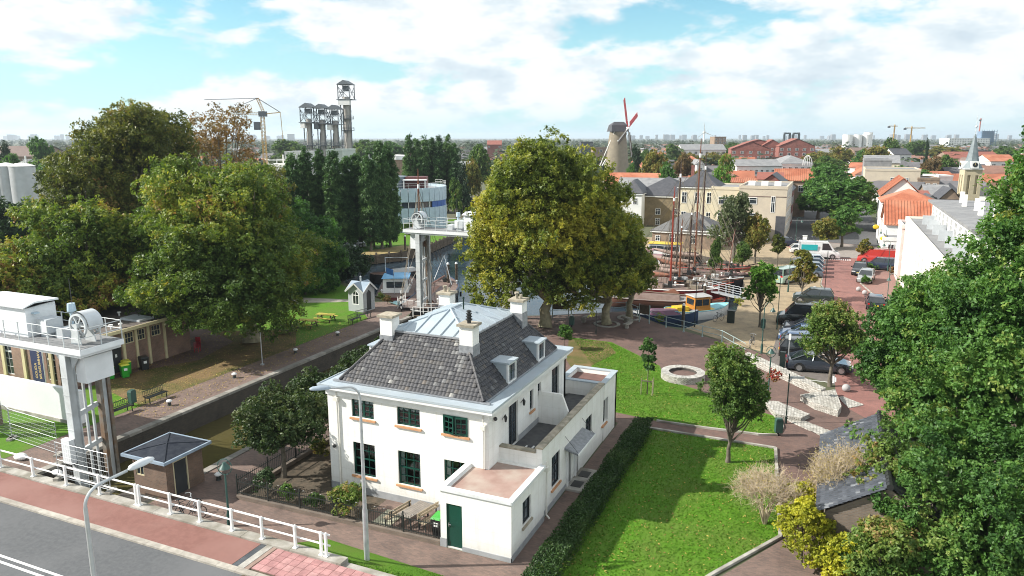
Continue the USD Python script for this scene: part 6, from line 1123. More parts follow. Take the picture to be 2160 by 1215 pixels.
def details(t, zf, L, B, k):
    r = np.random.default_rng(k)
    for i in range(4): 
        x = (-0.3 + 0.2 * i) * L; y = r.choice([-1, 1]) * B * 0.36; put(t, 'ventilator', MB().cyl(x, y, zf(x), zf(x) + 0.35, 0.08, n=8).ball((x, y, zf(x) + 0.4), 0.14, 1), WHITEP)
    put(t, 'winch', MB().tube([(L * 0.36, -0.4, zf(L * 0.36) + 0.35), (L * 0.36, 0.4, zf(L * 0.36) + 0.35)], 0.2, 8).bx((L * 0.36, 0, zf(L * 0.36) + 0.15), (0.4, 0.6, 0.3)), IRON)
    for i in range(3): x = (-0.35 + 0.3 * i) * L; put(t, 'fender', MB().tube([(x, -B * 0.51, 0.1), (x, -B * 0.515, 0.7)], 0.12, 8), WHITEP if i % 2 else BLACKP)
# right-hand group, bows to the plaza
t, zf = boat('motor_boat', 'small motor boat with yellow wheelhouse, grey roof and cyan stern deck', (10.3, 51.6, WZ + 0.25), 42, 7.6, 2.7, HB['white'], YELLOWP, 0.75, stripe=CYAN)
cabin(t, -1.1, 0.9, 0.95, zf(0) + 0.02, 1.5, ORANGEW, HB['grey'], 2); put(t, 'stern_cover', MB().loft([[(1.3, -1.1, 0.8), (1.3, 1.1, 0.8)], [(2.4, -0.95, 0.98), (2.4, 0.95, 0.98)], [(3.5, -0.3, 1.1), (3.5, 0.3, 1.1)]], cap=False, closed=False), CYAN); put(t, 'foredeck_box', MB().bx((-2.3, 0, 1.0), (1.5, 1.2, 0.4)), YELLOWP)
t, zf = boat('launch', 'low dark launch with purple canopy moored at the square railing', (7.3, 48.6, WZ + 0.2), 22, 7.0, 2.3, HB['blue'], HB['grey'], 0.6); put(t, 'canopy', MB().loft([[(-1.9, -0.9, 0.62), (1.6, -0.9, 0.62), (1.6, 0.9, 0.62), (-1.9, 0.9, 0.62)], [(-1.5, -0.6, 1.05), (1.2, -0.5, 1.1), (1.2, 0.5, 1.1), (-1.5, 0.6, 1.05)]]), P_('purple_canvas_look', (0.14, 0.055, 0.10)))
t, zf = boat('flat_barge', 'flat brown barge with grey deck behind the yellow wheelhouse boat', (5.2, 55.0, WZ + 0.3), 8, 12.0, 3.3, HB['brown'], DECKG, 0.7); hatch(t, -3.2, 2.4, 1.1, zf(0), DECK); put(t, 'pole', MB().tube([(-3, 0.6, 1.4), (4.5, 0.2, 1.2)], 0.06, 5), ROPE)
GB = 'sailing barges with lowered sails'
def sbarge(label, loc, rot, L, B, hm, dm, mx, mh, mm, boom, sail, k, stripe=None, cab=None):
    t, zf = boat('sailing_barge', label, loc, rot, L, B, hm, dm, 1.15, stripe)
    mast(t, mx, zf(mx), mh, mm, boom=boom, sail=sail, half=B * 0.46, L=L); hatch(t, mx - 4.6, mx - 0.8, B * 0.3, zf(mx - 3), dm); details(t, zf, L, B, k); clutter(t, zf, L, B, k)
    if cab: cabin(t, -L * 0.42, -L * 0.42 + cab[0], B * 0.32, zf(-L * 0.35), cab[1], cab[2], cab[3], 3)
    put(t, 'rudder', MB().prism([(-L / 2 - 0.5, -0.07), (-L / 2 + 0.05, -0.07), (-L / 2 + 0.05, 0.07), (-L / 2 - 0.5, 0.07)], -0.3, 1.8), hm)
    put(t, 'bowsprit', MB().tube([(L * 0.44, 0, zf(L * 0.45) + 0.25), (L * 0.44 + 2.4, 0, zf(L * 0.45) + 0.9)], [0.09, 0.05], 6), mm); return t
sbarge('dark red sailing barge with bright red mast and white bow', (4.6, 59.6, WZ + 0.3), 4, 13.5, 3.7, HB['red'], DECK, 0.9, 12.3, MASTR, 4.6, SAILR, 1, stripe=WHITEP)
sbarge('grey-sided sailing barge with dark brown mast', (3.6, 65.6, WZ + 0.3), 3, 15.5, 4.2, HB['grey'], DECKG, 1.4, 15.2, MASTD, 6.0, SAIL, 2, stripe=HB['brown'], cab=(2.2, 1.0, HB['brown'], DECKG))
sbarge('black-bowed sailing barge with tall brown mast and beige furled sail', (5.0, 70.6, WZ + 0.35), 2, 17.5, 4.6, HB['black'], DECK, 1.5, 17.9, MASTB, 6.2, SAIL, 3, stripe=HB['pink'])
sbarge('brown sailing barge with dark mast and long beige sail, farthest of the row', (5.4, 76.2, WZ + 0.4), 1, 17.0, 4.6, HB['brown'], DECK, 1.0, 15.8, MASTD, 6.5, SAIL, 4, stripe=P_('red_rail_look', (0.45, 0.05, 0.03)), cab=(2.6, 1.1, HB['white'], HB['pink']))
sbarge('low black sailing barge wedged between the grey and the tall-masted barges', (7.2, 68.2, WZ + 0.3), 2, 12.0, 3.0, HB['black'], DECK, -1.0, 9.5, MASTD, 4.0, SAILR, 5, stripe=HB['white'])
sbarge('small brown sailing barge with a short mast beyond the red-masted barge', (6.6, 62.8, WZ + 0.3), 3, 10.5, 3.0, HB['brown'], DECK, -0.6, 8.2, MASTB, 3.6, SAIL, 6, stripe=HB['black'])
t, zf = boat('dinghy', 'small red dinghy lying on the water by the gangway', (11.2, 57.6, WZ + 0.2), 60, 3.4, 1.4, P_('dinghy_red_look', (0.42, 0.05, 0.03)), HB['brown'], 0.35); put(t, 'thwart', MB().box(-0.2, -0.6, 0.3, 0.1, 0.6, 0.36), DWOOD)
t, zf = boat('houseboat', 'white houseboat with pinkish roof beside the plane trees', (-3.4, 77.5, WZ + 0.4), 8, 11, 3.8, HB['grey'], DECK, 0.95); cabin(t, -3.6, 2.6, 1.45, zf(0), 1.9, HB['white'], HB['pink'], 4)
t, zf = boat('houseboat', 'white cabin boat with bright yellow roof in front of the low house', (-0.6, 86.0, WZ + 0.5), 4, 10, 3.4, HB['black'], DECK, 1.0); cabin(t, -2.6, 2.4, 1.3, zf(0), 1.7, HB['white'], YELLOWP, 4)
t = thing('gangway', 'white-railed gangway from the boats down to the plaza', 'gangway', (0, 0, 0)); put(t, 'walkway', MB().bar((10.0, 60.3, -0.1), (14.6, 56.0, 0.1), 1.0, 0.1), GALV)
for o in (-0.48, 0.48):
    a, b = np.array([10.0 + o * 0.7, 60.3 + o * 0.7]), np.array([14.6 + o * 0.7, 56.0 + o * 0.7]); r_m = MB()
    for h_ in (0.5, 1.05): r_m.tube([(*a, h_ - 0.05), (*b, h_ + 0.15)], 0.025, 5)
    for q_ in np.linspace(0, 1, 6): r_m.bar((*(a + (b - a) * q_), 0), (*(a + (b - a) * q_), 1.08), 0.04)
    put(t, 'handrail', r_m, LGREY)
def pile(label, x, y, top, r=0.17, capm=WHITEP, group=None):
    t = thing('mooring_pile', label, 'mooring pile', (x, y, 0), 0, group); put(t, 'shaft', MB().cyl(0, 0, -3, top, r, n=9), DWOOD); put(t, 'cap', MB().cyl(0, 0, top + 0.001, top + 0.22, r * 1.08, r * 0.6, n=9), capm)
for x, y, tp_, lb in ((-20.2, 50.2, 2.6, 'left of a pair of dark mooring piles beyond the far lift tower'), (-19.4, 50.9, 2.6, 'right of a pair of dark mooring piles beyond the far lift tower'), (-24.0, 44.3, 0.9, 'low white-capped pile before the red-hulled boat'), (-40.6, 73.2, 2.2, 'tall dark pile at the timber bank below the poplars'), (10.0, 57.4, 1.0, 'white-capped pile beside the gangway'), (12.2, 62.6, 1.1, 'white-capped pile between the gangway and the black bow'), (1.2, 62.2, 1.0, 'white-capped pile left of the red mast'), (9.6, 46.4, 0.9, 'white-capped pile beside the yellow wheelhouse boat')): pile(lb, x, y, tp_)
for k, (a, b, lb) in enumerate((((10.9, 70.6, 0.2), (11.2, 73.0, 6.0), 'brown leaning spar at the bow of the black barge'),)): lone('spar', MB().tube([a, b], [0.1, 0.05], 7), MASTB, lb, 'spar')
# left-hand group
t, zf = boat('tugboat', 'dark red boat with white wheelhouse and sky-blue roof by the white pavilion', (-25.6, 47.2, WZ + 0.3), 118, 15, 4.4, HB['red'], DECK, 1.15, stripe=HB['black']); cabin(t, -4.2, -0.6, 1.5, zf(-2), 1.75, HB['white'], P_('sky_blue_roof_look', (0.16, 0.42, 0.68)), 3)
put(t, 'frame', MB().tube([(-1, -1.4, 3.2), (-1, -1.4, 4.9), (-1, 1.4, 4.9), (-1, 1.4, 3.2)], 0.06, 6), LGREY); put(t, 'flagpole', MB().tube([(-5.5, 0, 1.4), (-6.2, 0, 4.4)], 0.04, 5), LGREY); put(t, 'flag', MB().slab(Polygon([(0, 0), (1.1, 0.15), (1.1, 0.85), (0, 0.7)]), (-6.1, 0, 3.6), (0.6, 0.8, 0), (0, 0, 1), 0.02), P_('blue_flag_look', (0.05, 0.16, 0.45))); details(t, zf, 15, 4.4, 8)
t, zf = boat('sailing_barge', 'long dark barge with lowered spars and tall mast behind the far lift tower', (-19.0, 44.6, WZ + 0.3), 106, 17, 4.4, HB['black'], DECK, 1.3, stripe=HB['blue']); hatch(t, -5, 2, 1.3, zf(0), HB['brown']); mast(t, -6.2, zf(-6), 14.6, MASTB, L=17, half=2); put(t, 'spar', MB().tube([(-6, 0.5, 2.6), (6.5, 0.2, 2.2)], 0.11, 6), MASTB); details(t, zf, 17, 4.4, 9); put(t, 'sheer_legs', MB().tube([(4, -1.2, 1.6), (5.4, 0, 5.0), (4, 1.2, 1.6)], 0.06, 5), LGREY)
t, zf = boat('small_boat', 'small boat with pale turquoise cover before the far lift tower', (-20.6, 39.9, WZ + 0.3), 25, 6, 2.2, HB['white'], HB['brown'], 0.7); put(t, 'cover', MB().loft([[(-2, -0.9, 0.75), (1.6, -0.9, 0.75), (1.6, 0.9, 0.75), (-2, 0.9, 0.75)], [(-1.8, -0.4, 1.15), (1.4, -0.4, 1.15), (1.4, 0.4, 1.15), (-1.8, 0.4, 1.15)]]), P_('turquoise_cover_look', (0.20, 0.36, 0.38)))
t, zf = boat('small_boat', 'dark open boat lying by the timber bank', (-31.5, 57.5, WZ + 0.3), 60, 9, 2.8, HB['black'], HB['brown'], 0.8); hatch(t, -2, 2, 0.8, zf(0), HB['grey'])
tb = thing('timber_wall', 'dark timber sheet wall along the left harbour bank', 'retaining wall'); wp_ = [(-42.4, 60.0), (-43.1, 65), (-39.8, 70.7), (-39.6, 78.8), (-41.8, 91.2), (-50.4, 116)]
for a, b in zip(wp_[:-1], wp_[1:]):
    a, b = np.array(a), np.array(b); L = np.linalg.norm(b - a); n = int(L / 1.9)
    for z in (-1.2, -0.75, -0.3): put(tb, 'plank', MB().bar((*a, z), (*b, z), 0.12, 0.42), DWOOD)
    for k in range(n): put(tb, 'post', MB().bar((*(a + (b - a) * k / n), -2.5), (*(a + (b - a) * k / n), 0.35), 0.24), DWOOD)
shrubby('rust-red shrub in the flower bed before the red-hulled boat', (-21.2, 38.0, 0), 0.6, 1.2, F_BROWN, 30, 160); shrubby('green shrub in the bed right of the white pavilion', (-22.6, 39.2, 0), 0.8, 1.0, F_MID, 31, 160)
# --- railing, notice boards and benches along the quay of the square
GR_RAIL = P_('quay_rail_look', (0.30, 0.38, 0.37))
qr = [(-2.8, 39.9), (0.95, 42.6), (3.9, 44.8), (7.1, 41.7), (9.1, 40.1), (14.8, 36.9), (17.2, 33.4)]
t = thing('quay_railing', 'pale green pipe railing along the harbour edge of the square', 'railing')
for a, b in zip(qr[:-1], qr[1:]):
    a, b = np.array(a), np.array(b); L = np.linalg.norm(b - a); n = max(1, round(L / 2))
    for h_ in (0.55, 1.05): put(t, 'rail', MB().tube([(*a, h_), (*b, h_)], 0.028, 6), GR_RAIL)
    for k in range(n): p_ = a + (b - a) * k / n; put(t, 'post', MB().cyl(*p_, 0, 1.1, 0.045, n=8).cyl(*p_, 0, 0.25, 0.09, 0.05, n=8), GR_RAIL)
for a, b, lb in (((-2.3, 39.3), (-0.8, 39.9), 'brown notice board on the quay behind the plane tree trunk'), ((6.2, 41.2), (7.3, 40.8), 'dark notice board at the quay corner of the square')):
    t = thing('notice_board', lb, 'notice board'); put(t, 'board', MB().bar((*a, 1.35), (*b, 1.35), 0.06, 0.9), DWOOD)
    for p_ in (a, b): put(t, 'post', MB().cyl(*p_, 0, 1.85, 0.05, n=8), GR_RAIL)
for (px, py), R, lb in (((1280, 684), 1.0, 'pale ring of stone paving round the plane tree foot on the square'), ((1327, 671), 0.9, 'pale ring of stone paving round the quay corner plane tree')):
    b = at(px, py); t = thing('tree_ring', lb, 'tree surround', (b[0], b[1], 0))
    for k in range(16): a = k * math.pi / 8; put(t, 'stone', MB().prism(Polygon([((R + d) * math.cos(a + e), (R + d) * math.sin(a + e)) for d, e in ((0, 0.01), (0.32, 0.01), (0.32, 0.38), (0, 0.38))]), 0, 0.08), CONC)
b = at(1280, 684); t = thing('curved_bench', 'white curved bench around the plane tree on the square', 'bench', (b[0], b[1], 0))
for a0, a1 in ((-0.5, 1.1), (1.9, 3.4)):
    g = np.linspace(a0, a1, 10); R = 2.1; put(t, 'seat', MB().prism(Polygon([(R * math.cos(a), R * math.sin(a)) for a in g] + [((R + 0.45) * math.cos(a), (R + 0.45) * math.sin(a)) for a in g[::-1]]), 0.38, 0.5), CONC)
    for a in (g[1], g[-2]): put(t, 'foot', MB().bx(((R + 0.22) * math.cos(a), (R + 0.22) * math.sin(a), 0.19), (0.3, 0.3, 0.38)), CONC)
for k, (x, y, lb) in enumerate(((8.1, 41.6, 'concrete planter with green shrub on the quay slope by the purple launch'), (14.4, 52.4, 'planter with yellow-green plants at the gangway landing'))): shrubby(lb, (x, y, 0.0), 0.7, 1.1, F_LIME if k == 0 else F_YELLOW, 40 + k, 120)
# ================================================================ white brick seats, cars, lamps and signs of the square
GLZ = mat('glazed_brick_look', (1, 1, 1), scale=6, rough=0.35, bump=0.15, bscale=20, tintramp=[(0, (0.30, 0.285, 0.25)), (0.5, (0.42, 0.40, 0.36)), (1, (0.50, 0.485, 0.445))]); JOINT = mat('joint_look', (0.07, 0.065, 0.058), rough=0.95)
def brickbed(name, label, poly, z, u, bw=0.27, bh=0.13, cap=300, gap=0.034):
    """solid of glazed bricks: bricks laid in rows along u on top, courses round the edge"""
    t = thing(name, label, 'brick seat' if z > 0.2 else 'brick strip'); poly = Polygon(poly); put(t, 'core', MB().prism(poly.buffer(-0.02), 0, z - 0.012), JOINT)
    u = np.array(u, float); u /= np.linalg.norm(u); n = np.array([-u[1], u[0]]); pts = np.array(poly.exterior.coords); s0, s1 = (pts @ u).min(), (pts @ u).max(); r0, r1 = (pts @ n).min(), (pts @ n).max(); got = []
    for j in range(int((r1 - r0) / bh) + 1):
        for i in range(-1, int((s1 - s0) / bw) + 1):
            a = s0 + (i + 0.5 * (j % 2)) * bw; c = r0 + j * bh; q = Polygon([u * x + n * y for x, y in ((a + gap, c + gap), (a + bw, c + gap), (a + bw, c + bh), (a + gap, c + bh))]).intersection(poly)
            if q.area > 0.004 and q.geom_type == 'Polygon': got.append(MB().prism(q, z - 0.05, z + rng.uniform(0, 0.008), tint=rng.random()))
    if z > 0.2:
        for a, b in zip(pts[:-1], pts[1:]):
            L = np.linalg.norm(b - a); d = (b - a) / L; nn = np.array([d[1], -d[0]]); nn = nn if not poly.contains(__import__('shapely').Point(*((a + b) / 2 + nn * 0.03))) else -nn
            for j in range(int(z / 0.075)):
                for i in range(int(L / bw) + 1):
                    x0 = (i + 0.5 * (j % 2)) * bw - 0.12; x1 = min(x0 + bw - gap, L); x0 = max(x0, 0)
                    if x1 - x0 > 0.04: got.append(MB().prism(Polygon([a + d * x0 - nn * 0.06, a + d * x1 - nn * 0.06, a + d * x1 + nn * rng.uniform(0.0, 0.006), a + d * x0 + nn * 0.004]), j * 0.075 + 0.004, j * 0.075 + 0.066, tint=rng.random()))
    for m_ in got[:cap]: put(t, 'brick', m_, GLZ, tint=True)
    if got[cap:]:
        mb = MB()
        for m_ in got[cap:]: mb.add(*m_.get())
        put(t, 'brickwork', mb, GLZ, tint=True, kind='stuff')
    return t
def px2(l, z): return [tuple(at(a, b, z)[:2]) for a, b in l]
brickbed('brick_bench', 'large angular white glazed-brick seat at the end of the low wall', px2(((1689, 832), (1762, 821), (1775, 856), (1768, 866), (1718, 850)), 0.45), 0.45, (0.75, -0.66))
brickbed('brick_wall', 'low white glazed-brick wall running behind the trees to the angular seat', px2(((1570, 747), (1578, 742), (1660, 779), (1742, 818), (1732, 823), (1650, 785)), 0.55), 0.55, (0.75, -0.66))
brickbed('brick_bench', 'tapering white brick seat at the edge of the middle lawn', px2(((1612, 845), (1640, 846), (1708, 873), (1690, 881), (1636, 873)), 0.3), 0.3, (0.7, -0.7))
brickbed('brick_strip', 'flat white brick strip leading to the tiled shed', px2(((1655, 884), (1688, 884), (1762, 913), (1747, 926)), 0.03), 0.05, (0.7, -0.7)); brickbed('brick_strip', 'flat white brick strip right of the angular seat', px2(((1768, 838), (1778, 836), (1823, 854), (1790, 861)), 0.03), 0.05, (0.7, -0.7))
rc_ = np.array([13.5, 25.35]); t = thing('ring_seat', 'round white glazed-brick seat on the lawn', 'brick seat', (*rc_, 0))
cr = MB(); cr.prism(Polygon([(1.62 * math.cos(a), 1.62 * math.sin(a)) for a in np.linspace(0, 6.283, 49)[:-1]], [[(1.06 * math.cos(a), 1.06 * math.sin(a)) for a in np.linspace(0, 6.283, 49)[:-1]]]), 0, 0.5); put(t, 'core', cr, JOINT); put(t, 'soil', MB().cyl(0, 0, 0.02, 0.3, 1.05, n=32), B_SQ)
for k in range(64):
    for r0, r1 in ((1.05, 1.33), (1.345, 1.64)):
        a, b = k * 2 * math.pi / 64, (k + 0.86) * 2 * math.pi / 64; put(t, 'brick', MB().prism(Polygon([(r0 * math.cos(a), r0 * math.sin(a)), (r1 * math.cos(a), r1 * math.sin(a)), (r1 * math.cos(b), r1 * math.sin(b)), (r0 * math.cos(b), r0 * math.sin(b))]), 0.47, 0.53 + rng.uniform(0, 0.008), tint=rng.random()), GLZ, tint=True)
sb = MB()
for j in range(6):
    for k in range(46):
        a, b = (k + 0.5 * (j % 2)) * 2 * math.pi / 46, (k + 0.5 * (j % 2) + 0.9) * 2 * math.pi / 46; sb.prism(Polygon([(1.58 * math.cos(a), 1.58 * math.sin(a)), (1.645 * math.cos(a), 1.645 * math.sin(a)), (1.645 * math.cos(b), 1.645 * math.sin(b)), (1.58 * math.cos(b), 1.58 * math.sin(b))]), j * 0.078 + 0.005, j * 0.078 + 0.068, tint=rng.random())
put(t, 'brickwork', sb, GLZ, tint=True, kind='stuff')
# --- vehicles
CARGL = mat('car_glass_look', (0.012, 0.016, 0.02), (0.02, 0.026, 0.03), rough=0.04, spec=1.0); TYRE = paint('tyre_look', (0.018, 0.018, 0.018), 0.85); RIM = paint('rim_look', (0.42, 0.43, 0.44), 0.3, 0.7)
def carpaint(n, c): return mat('car_' + n, c, tuple(x * 0.95 for x in c), rough=0.28, metal=0.25, coat=1.0, spec=0.5)
HEADL = paint('headlight_look', (0.75, 0.77, 0.78), 0.15); TAILL = paint('taillight_look', (0.40, 0.012, 0.012), 0.25); PLATE = paint('plate_look', (0.62, 0.48, 0.03), 0.5)
PROF = {  # stations x/L (front +): lower body shoulder height; cabin: base from..to, roof from..to
 'saloon': dict(H=1.44, sh=[(-0.5, 0.55, 0.86), (-0.46, 0.9, 0.93), (-0.25, 0.97, 1.0), (0.0, 0.95, 1.0), (0.2, 0.93, 1.0), (0.38, 0.82, 0.96), (0.47, 0.70, 0.88), (0.5, 0.5, 0.75)], cab=(-0.42, 0.20, -0.2, 0.03)),
 'hatch': dict(H=1.5, sh=[(-0.5, 0.6, 0.88), (-0.47, 0.95, 0.95), (-0.2, 0.98, 1.0), (0.1, 0.95, 1.0), (0.28, 0.92, 1.0), (0.42, 0.82, 0.95), (0.48, 0.68, 0.88), (0.5, 0.5, 0.78)], cab=(-0.485, 0.26, -0.36, 0.06)),
 'suv': dict(H=1.72, sh=[(-0.5, 0.65, 0.9), (-0.48, 1.05, 0.97), (-0.2, 1.08, 1.0), (0.1, 1.06, 1.0), (0.26, 1.04, 1.0), (0.42, 0.96, 0.97), (0.485, 0.8, 0.92), (0.5, 0.6, 0.85)], cab=(-0.49, 0.25, -0.4, 0.08)),
 'van': dict(H=2.05, sh=[(-0.5, 0.7, 0.95), (-0.49, 1.12, 0.98), (-0.2, 1.14, 1.0), (0.2, 1.14, 1.0), (0.33, 1.1, 1.0), (0.45, 0.95, 0.97), (0.49, 0.8, 0.92), (0.5, 0.6, 0.85)], cab=(-0.495, 0.36, -0.485, 0.2))}
def car(label, loc, rot, style, m_, L=4.4, W=1.8, H=None, group=None, cat='car', name='parked_car', solid=False):
    p_ = PROF[style]; H = H or p_['H']; t = thing(name, label, cat, loc, rot, group); k = H / p_['H'] if style == 'van' else 1.0; w = W / 2; rings = []
    for x, z, wf in p_['sh']: z *= (1 + (k - 1) * 0.5); rings.append([(x * L, -w * wf * 0.94, 0.2), (x * L, -w * wf, 0.45), (x * L, -w * wf, z * 0.72), (x * L, -w * wf * 0.93, z), (x * L, w * wf * 0.93, z), (x * L, w * wf, z * 0.72), (x * L, w * wf, 0.45), (x * L, w * wf * 0.94, 0.2)])
    put(t, 'body', MB().loft(rings), m_, smooth=28)
    b0, b1, r0, r1 = p_['cab']; zb = p_['sh'][3][1] * (1 + (k - 1) * 0.5) - 0.02; wr = w * (0.74 if style != 'van' else 0.86); wb = w * 0.92
    ring0 = [(b0 * L, -wb, zb), (b1 * L, -wb, zb), (b1 * L, wb, zb), (b0 * L, wb, zb)]; ring1 = [(r0 * L, -wr, H - 0.06), (r1 * L, -wr, H - 0.06), (r1 * L, wr, H - 0.06), (r0 * L, wr, H - 0.06)]
    put(t, 'windows', MB().loft([ring0, ring1]), CARGL if not solid else m_)
    if solid:
        f0 = 0.1; put(t, 'side_window', MB().slab(Polygon([(0.06 * L, zb + 0.08), (0.3 * L, zb + 0.08), (0.2 * L, H - 0.25), (0.06 * L, H - 0.25)]), (0, -(wb + wr) / 2 - 0.035, 0), (1, 0, 0), (0, 0, 1), 0.02), CARGL); put(t, 'windscreen', MB().add([((b1 - 0.012) * L + 0.03, -wb * 0.85, zb + 0.12), ((b1 - 0.012) * L + 0.03, wb * 0.85, zb + 0.12), ((r1 + 0.03) * L + 0.03, wr * 0.85, H - 0.22), ((r1 + 0.03) * L + 0.03, -wr * 0.85, H - 0.22)], [(0, 1, 2, 3)]), CARGL)
    put(t, 'roof', MB().loft([[(r0 * L - 0.04, -wr - 0.02, H - 0.07), (r1 * L + 0.04, -wr - 0.02, H - 0.07), (r1 * L + 0.04, wr + 0.02, H - 0.07), (r0 * L - 0.04, wr + 0.02, H - 0.07)], [(r0 * L + 0.12, -wr * 0.82, H), (r1 * L - 0.12, -wr * 0.82, H), (r1 * L - 0.12, wr * 0.82, H), (r0 * L + 0.12, wr * 0.82, H)]]), m_, smooth=50)
    pl = MB()
    for s in (-1, 1):
        for a, b in ((b0, r0), (b1, r1)): pl.bar((a * L, s * wb, zb), (b * L, s * wr, H - 0.05), 0.09, 0.05)
        mx = (b0 + b1) / 2 * L; pl.bar((mx, s * wb * 1.005, zb), ((r0 + r1) / 2 * L, s * wr * 1.01, H - 0.05), 0.09, 0.03)
    put(t, 'pillars', pl, m_, kind='stuff')
    R = 0.33 if style in ('saloon', 'hatch') else 0.36
    for x in (-0.30 * L, 0.315 * L):
        for s in (-1, 1):
            y = s * (w - 0.09); wh = put(t, 'wheel', MB().tube([(x, y - 0.11, R), (x, y + 0.11, R)], R, 18), TYRE); y2 = s * (w + 0.022)
            put(wh, 'rim', MB().tube([(x, y2 - s * 0.02, R), (x, y2 + s * 0.004, R)], R * 0.66, 14), RIM); put(wh, 'arch', MB().tube([(x + (R + 0.05) * math.cos(a), s * (w * 0.99), R + (R + 0.05) * math.sin(a)) for a in np.linspace(-0.1, 3.24, 9)], 0.035, 5), BLACKP)
    zf = p_['sh'][6][1]
    for s in (-1, 1):
        put(t, 'headlight', MB().bx((0.475 * L, s * w * 0.66, zf * 0.86), (0.16, w * 0.4, 0.13)), HEADL); put(t, 'taillight', MB().bx((-0.482 * L, s * w * 0.72, p_['sh'][1][1] * 0.82), (0.12, w * 0.34, 0.16 if style != 'van' else 0.4)), TAILL); put(t, 'mirror', MB().bx((b1 * L - 0.35, s * (w + 0.08), zb + 0.08), (0.12, 0.18, 0.12)), m_)
    put(t, 'number_plate', MB().bx((-0.5 * L - 0.005, 0, 0.62), (0.02, 0.5, 0.11)), PLATE); put(t, 'number_plate', MB().bx((0.5 * L + 0.004, 0, 0.45), (0.02, 0.5, 0.11)), PLATE); put(t, 'sill', MB().box(-0.2 * L, -w * 0.97, 0.16, 0.22 * L, w * 0.97, 0.3), BLACKP)
    return t
C_ = lambda n, c: carpaint(n, c)
car('dark blue-grey saloon parked nearest the white brick wall', (22.9, 31.6, 0.02), 8, 'saloon', C_('slate', (0.045, 0.055, 0.075)), 4.97, 1.92)
car('black hatchback parked next to the blue-grey saloon', (22.0, 34.6, 0.02), 4, 'suv', C_('black', (0.012, 0.013, 0.015)), 4.5, 1.85)
car('metallic blue estate with red tail lights towards the harbour', (21.9, 37.5, 0.02), 3, 'hatch', C_('blue', (0.05, 0.10, 0.20)), 4.5, 1.8); car('second metallic blue car, next to the blue estate', (21.5, 40.2, 0.02), 183, 'hatch', C_('blue_b', (0.07, 0.13, 0.25)), 4.3, 1.78)
car('black car with white headlights beside the black van', (21.7, 42.9, 0.02), 182, 'hatch', C_('plum', (0.02, 0.015, 0.024)), 4.4, 1.8)
car('black panel van parked at the plaza edge', (21.5, 46.4, 0.02), 182, 'van', C_('black', (0, 0, 0)), 5.6, 1.98, 2.25, cat='van', name='parked_van', solid=True)
car('dark green four-wheel drive parked behind the black van', (21.8, 57.2, 0.02), 182, 'suv', C_('moss', (0.025, 0.035, 0.032)), 4.3, 1.8); car('pale green and white camper van half hidden by the plaza tree', (18.4, 69.0, 0.02), 60, 'van', C_('mint', (0.30, 0.42, 0.36)), 4.6, 1.85, 2.0, cat='van', name='parked_van')
for k, (y, c, lb) in enumerate(((74.2, (0.10, 0.13, 0.17), 'blue-grey car nearest in the row before the white delivery van'), (77.4, (0.14, 0.18, 0.22), 'pale blue car second in the row before the white delivery van'), (80.8, (0.05, 0.07, 0.10), 'dark blue car third in the row before the white delivery van'), (84.2, (0.55, 0.58, 0.60), 'white car fourth in the row, next to the white delivery van'))): car(lb, (20.4, y, 0.02), 182, 'hatch', C_(f'row_{k}', c), 4.3, 1.78)
wv = car('white delivery van with teal panel crossing the end of the square', (21.6, 91.2, 0.02), 6, 'van', C_('white', (0.78, 0.79, 0.80)), 5.9, 2.0, 2.6, cat='van', name='parked_van', solid=True)
put(wv, 'teal_panel', MB().box(-2.6, -1.045, 1.25, -0.3, -1.03, 2.1), paint('teal_look', (0.02, 0.40, 0.42))); car('white and blue car behind the white delivery van', (19.4, 95.4, 0.02), 10, 'hatch', C_('white', (0, 0, 0)), 4.4, 1.8)
car('black saloon driving away on the right side of the street', (28.0, 57.6, 0.02), 90, 'hatch', C_('night', (0.02, 0.021, 0.027)), 4.5, 1.82); car('silver car parked behind a small green shrub', (27.6, 73.6, 0.03), 262, 'hatch', C_('silver', (0.30, 0.31, 0.31)), 4.3, 1.78); car('black car parked behind the silver car', (27.0, 79.0, 0.03), 265, 'hatch', C_('black', (0, 0, 0)), 4.3, 1.8)
car('dark blue estate parked across before the red van', (29.6, 83.8, 0.03), 172, 'suv', C_('navy', (0.02, 0.03, 0.06)), 4.6, 1.85)
rv = car('red panel van with roof rack parked before the white terrace', (29.6, 89.6, 0.03), 176, 'van', C_('red', (0.52, 0.045, 0.035)), 5.4, 1.98, 2.1, cat='van', name='parked_van', solid=True)
put(rv, 'roof_rack', MB().bar((-2.2, -0.8, 2.2), (1.0, -0.8, 2.2), 0.05).bar((-2.2, 0.8, 2.2), (1.0, 0.8, 2.2), 0.05).bar((-1.8, -0.8, 2.2), (-1.8, 0.8, 2.2), 0.04).bar((0, -0.8, 2.2), (0, 0.8, 2.2), 0.04), BLACKP)
car('dark blue car parked by the beige corner block', (16.2, 103.2, 0.02), 20, 'hatch', C_('navy', (0, 0, 0)), 4.3, 1.8); car('white car parked in front of the low dark-roofed house', (3.4, 96.3, 0.0), 8, 'hatch', C_('white', (0, 0, 0)), 4.4, 1.8); car('black car nearly hidden left of the white car by the low house', (-0.9, 94.9, 0.0), 15, 'hatch', C_('black', (0, 0, 0)), 4.2, 1.8)
for k, (px, py, c, lb) in enumerate(((745, 521, (0.6, 0.62, 0.63), 'white van glimpsed between the poplar trunks'), (727, 526, (0.45, 0.46, 0.47), 'pale car glimpsed between the poplar trunks'), (668, 528, (0.35, 0.40, 0.45), 'grey car in the shade left of the poplars'))): b = at(px, py); car(lb, (b[0], b[1], 0), 30, 'hatch', C_(f'far_{k}', c))
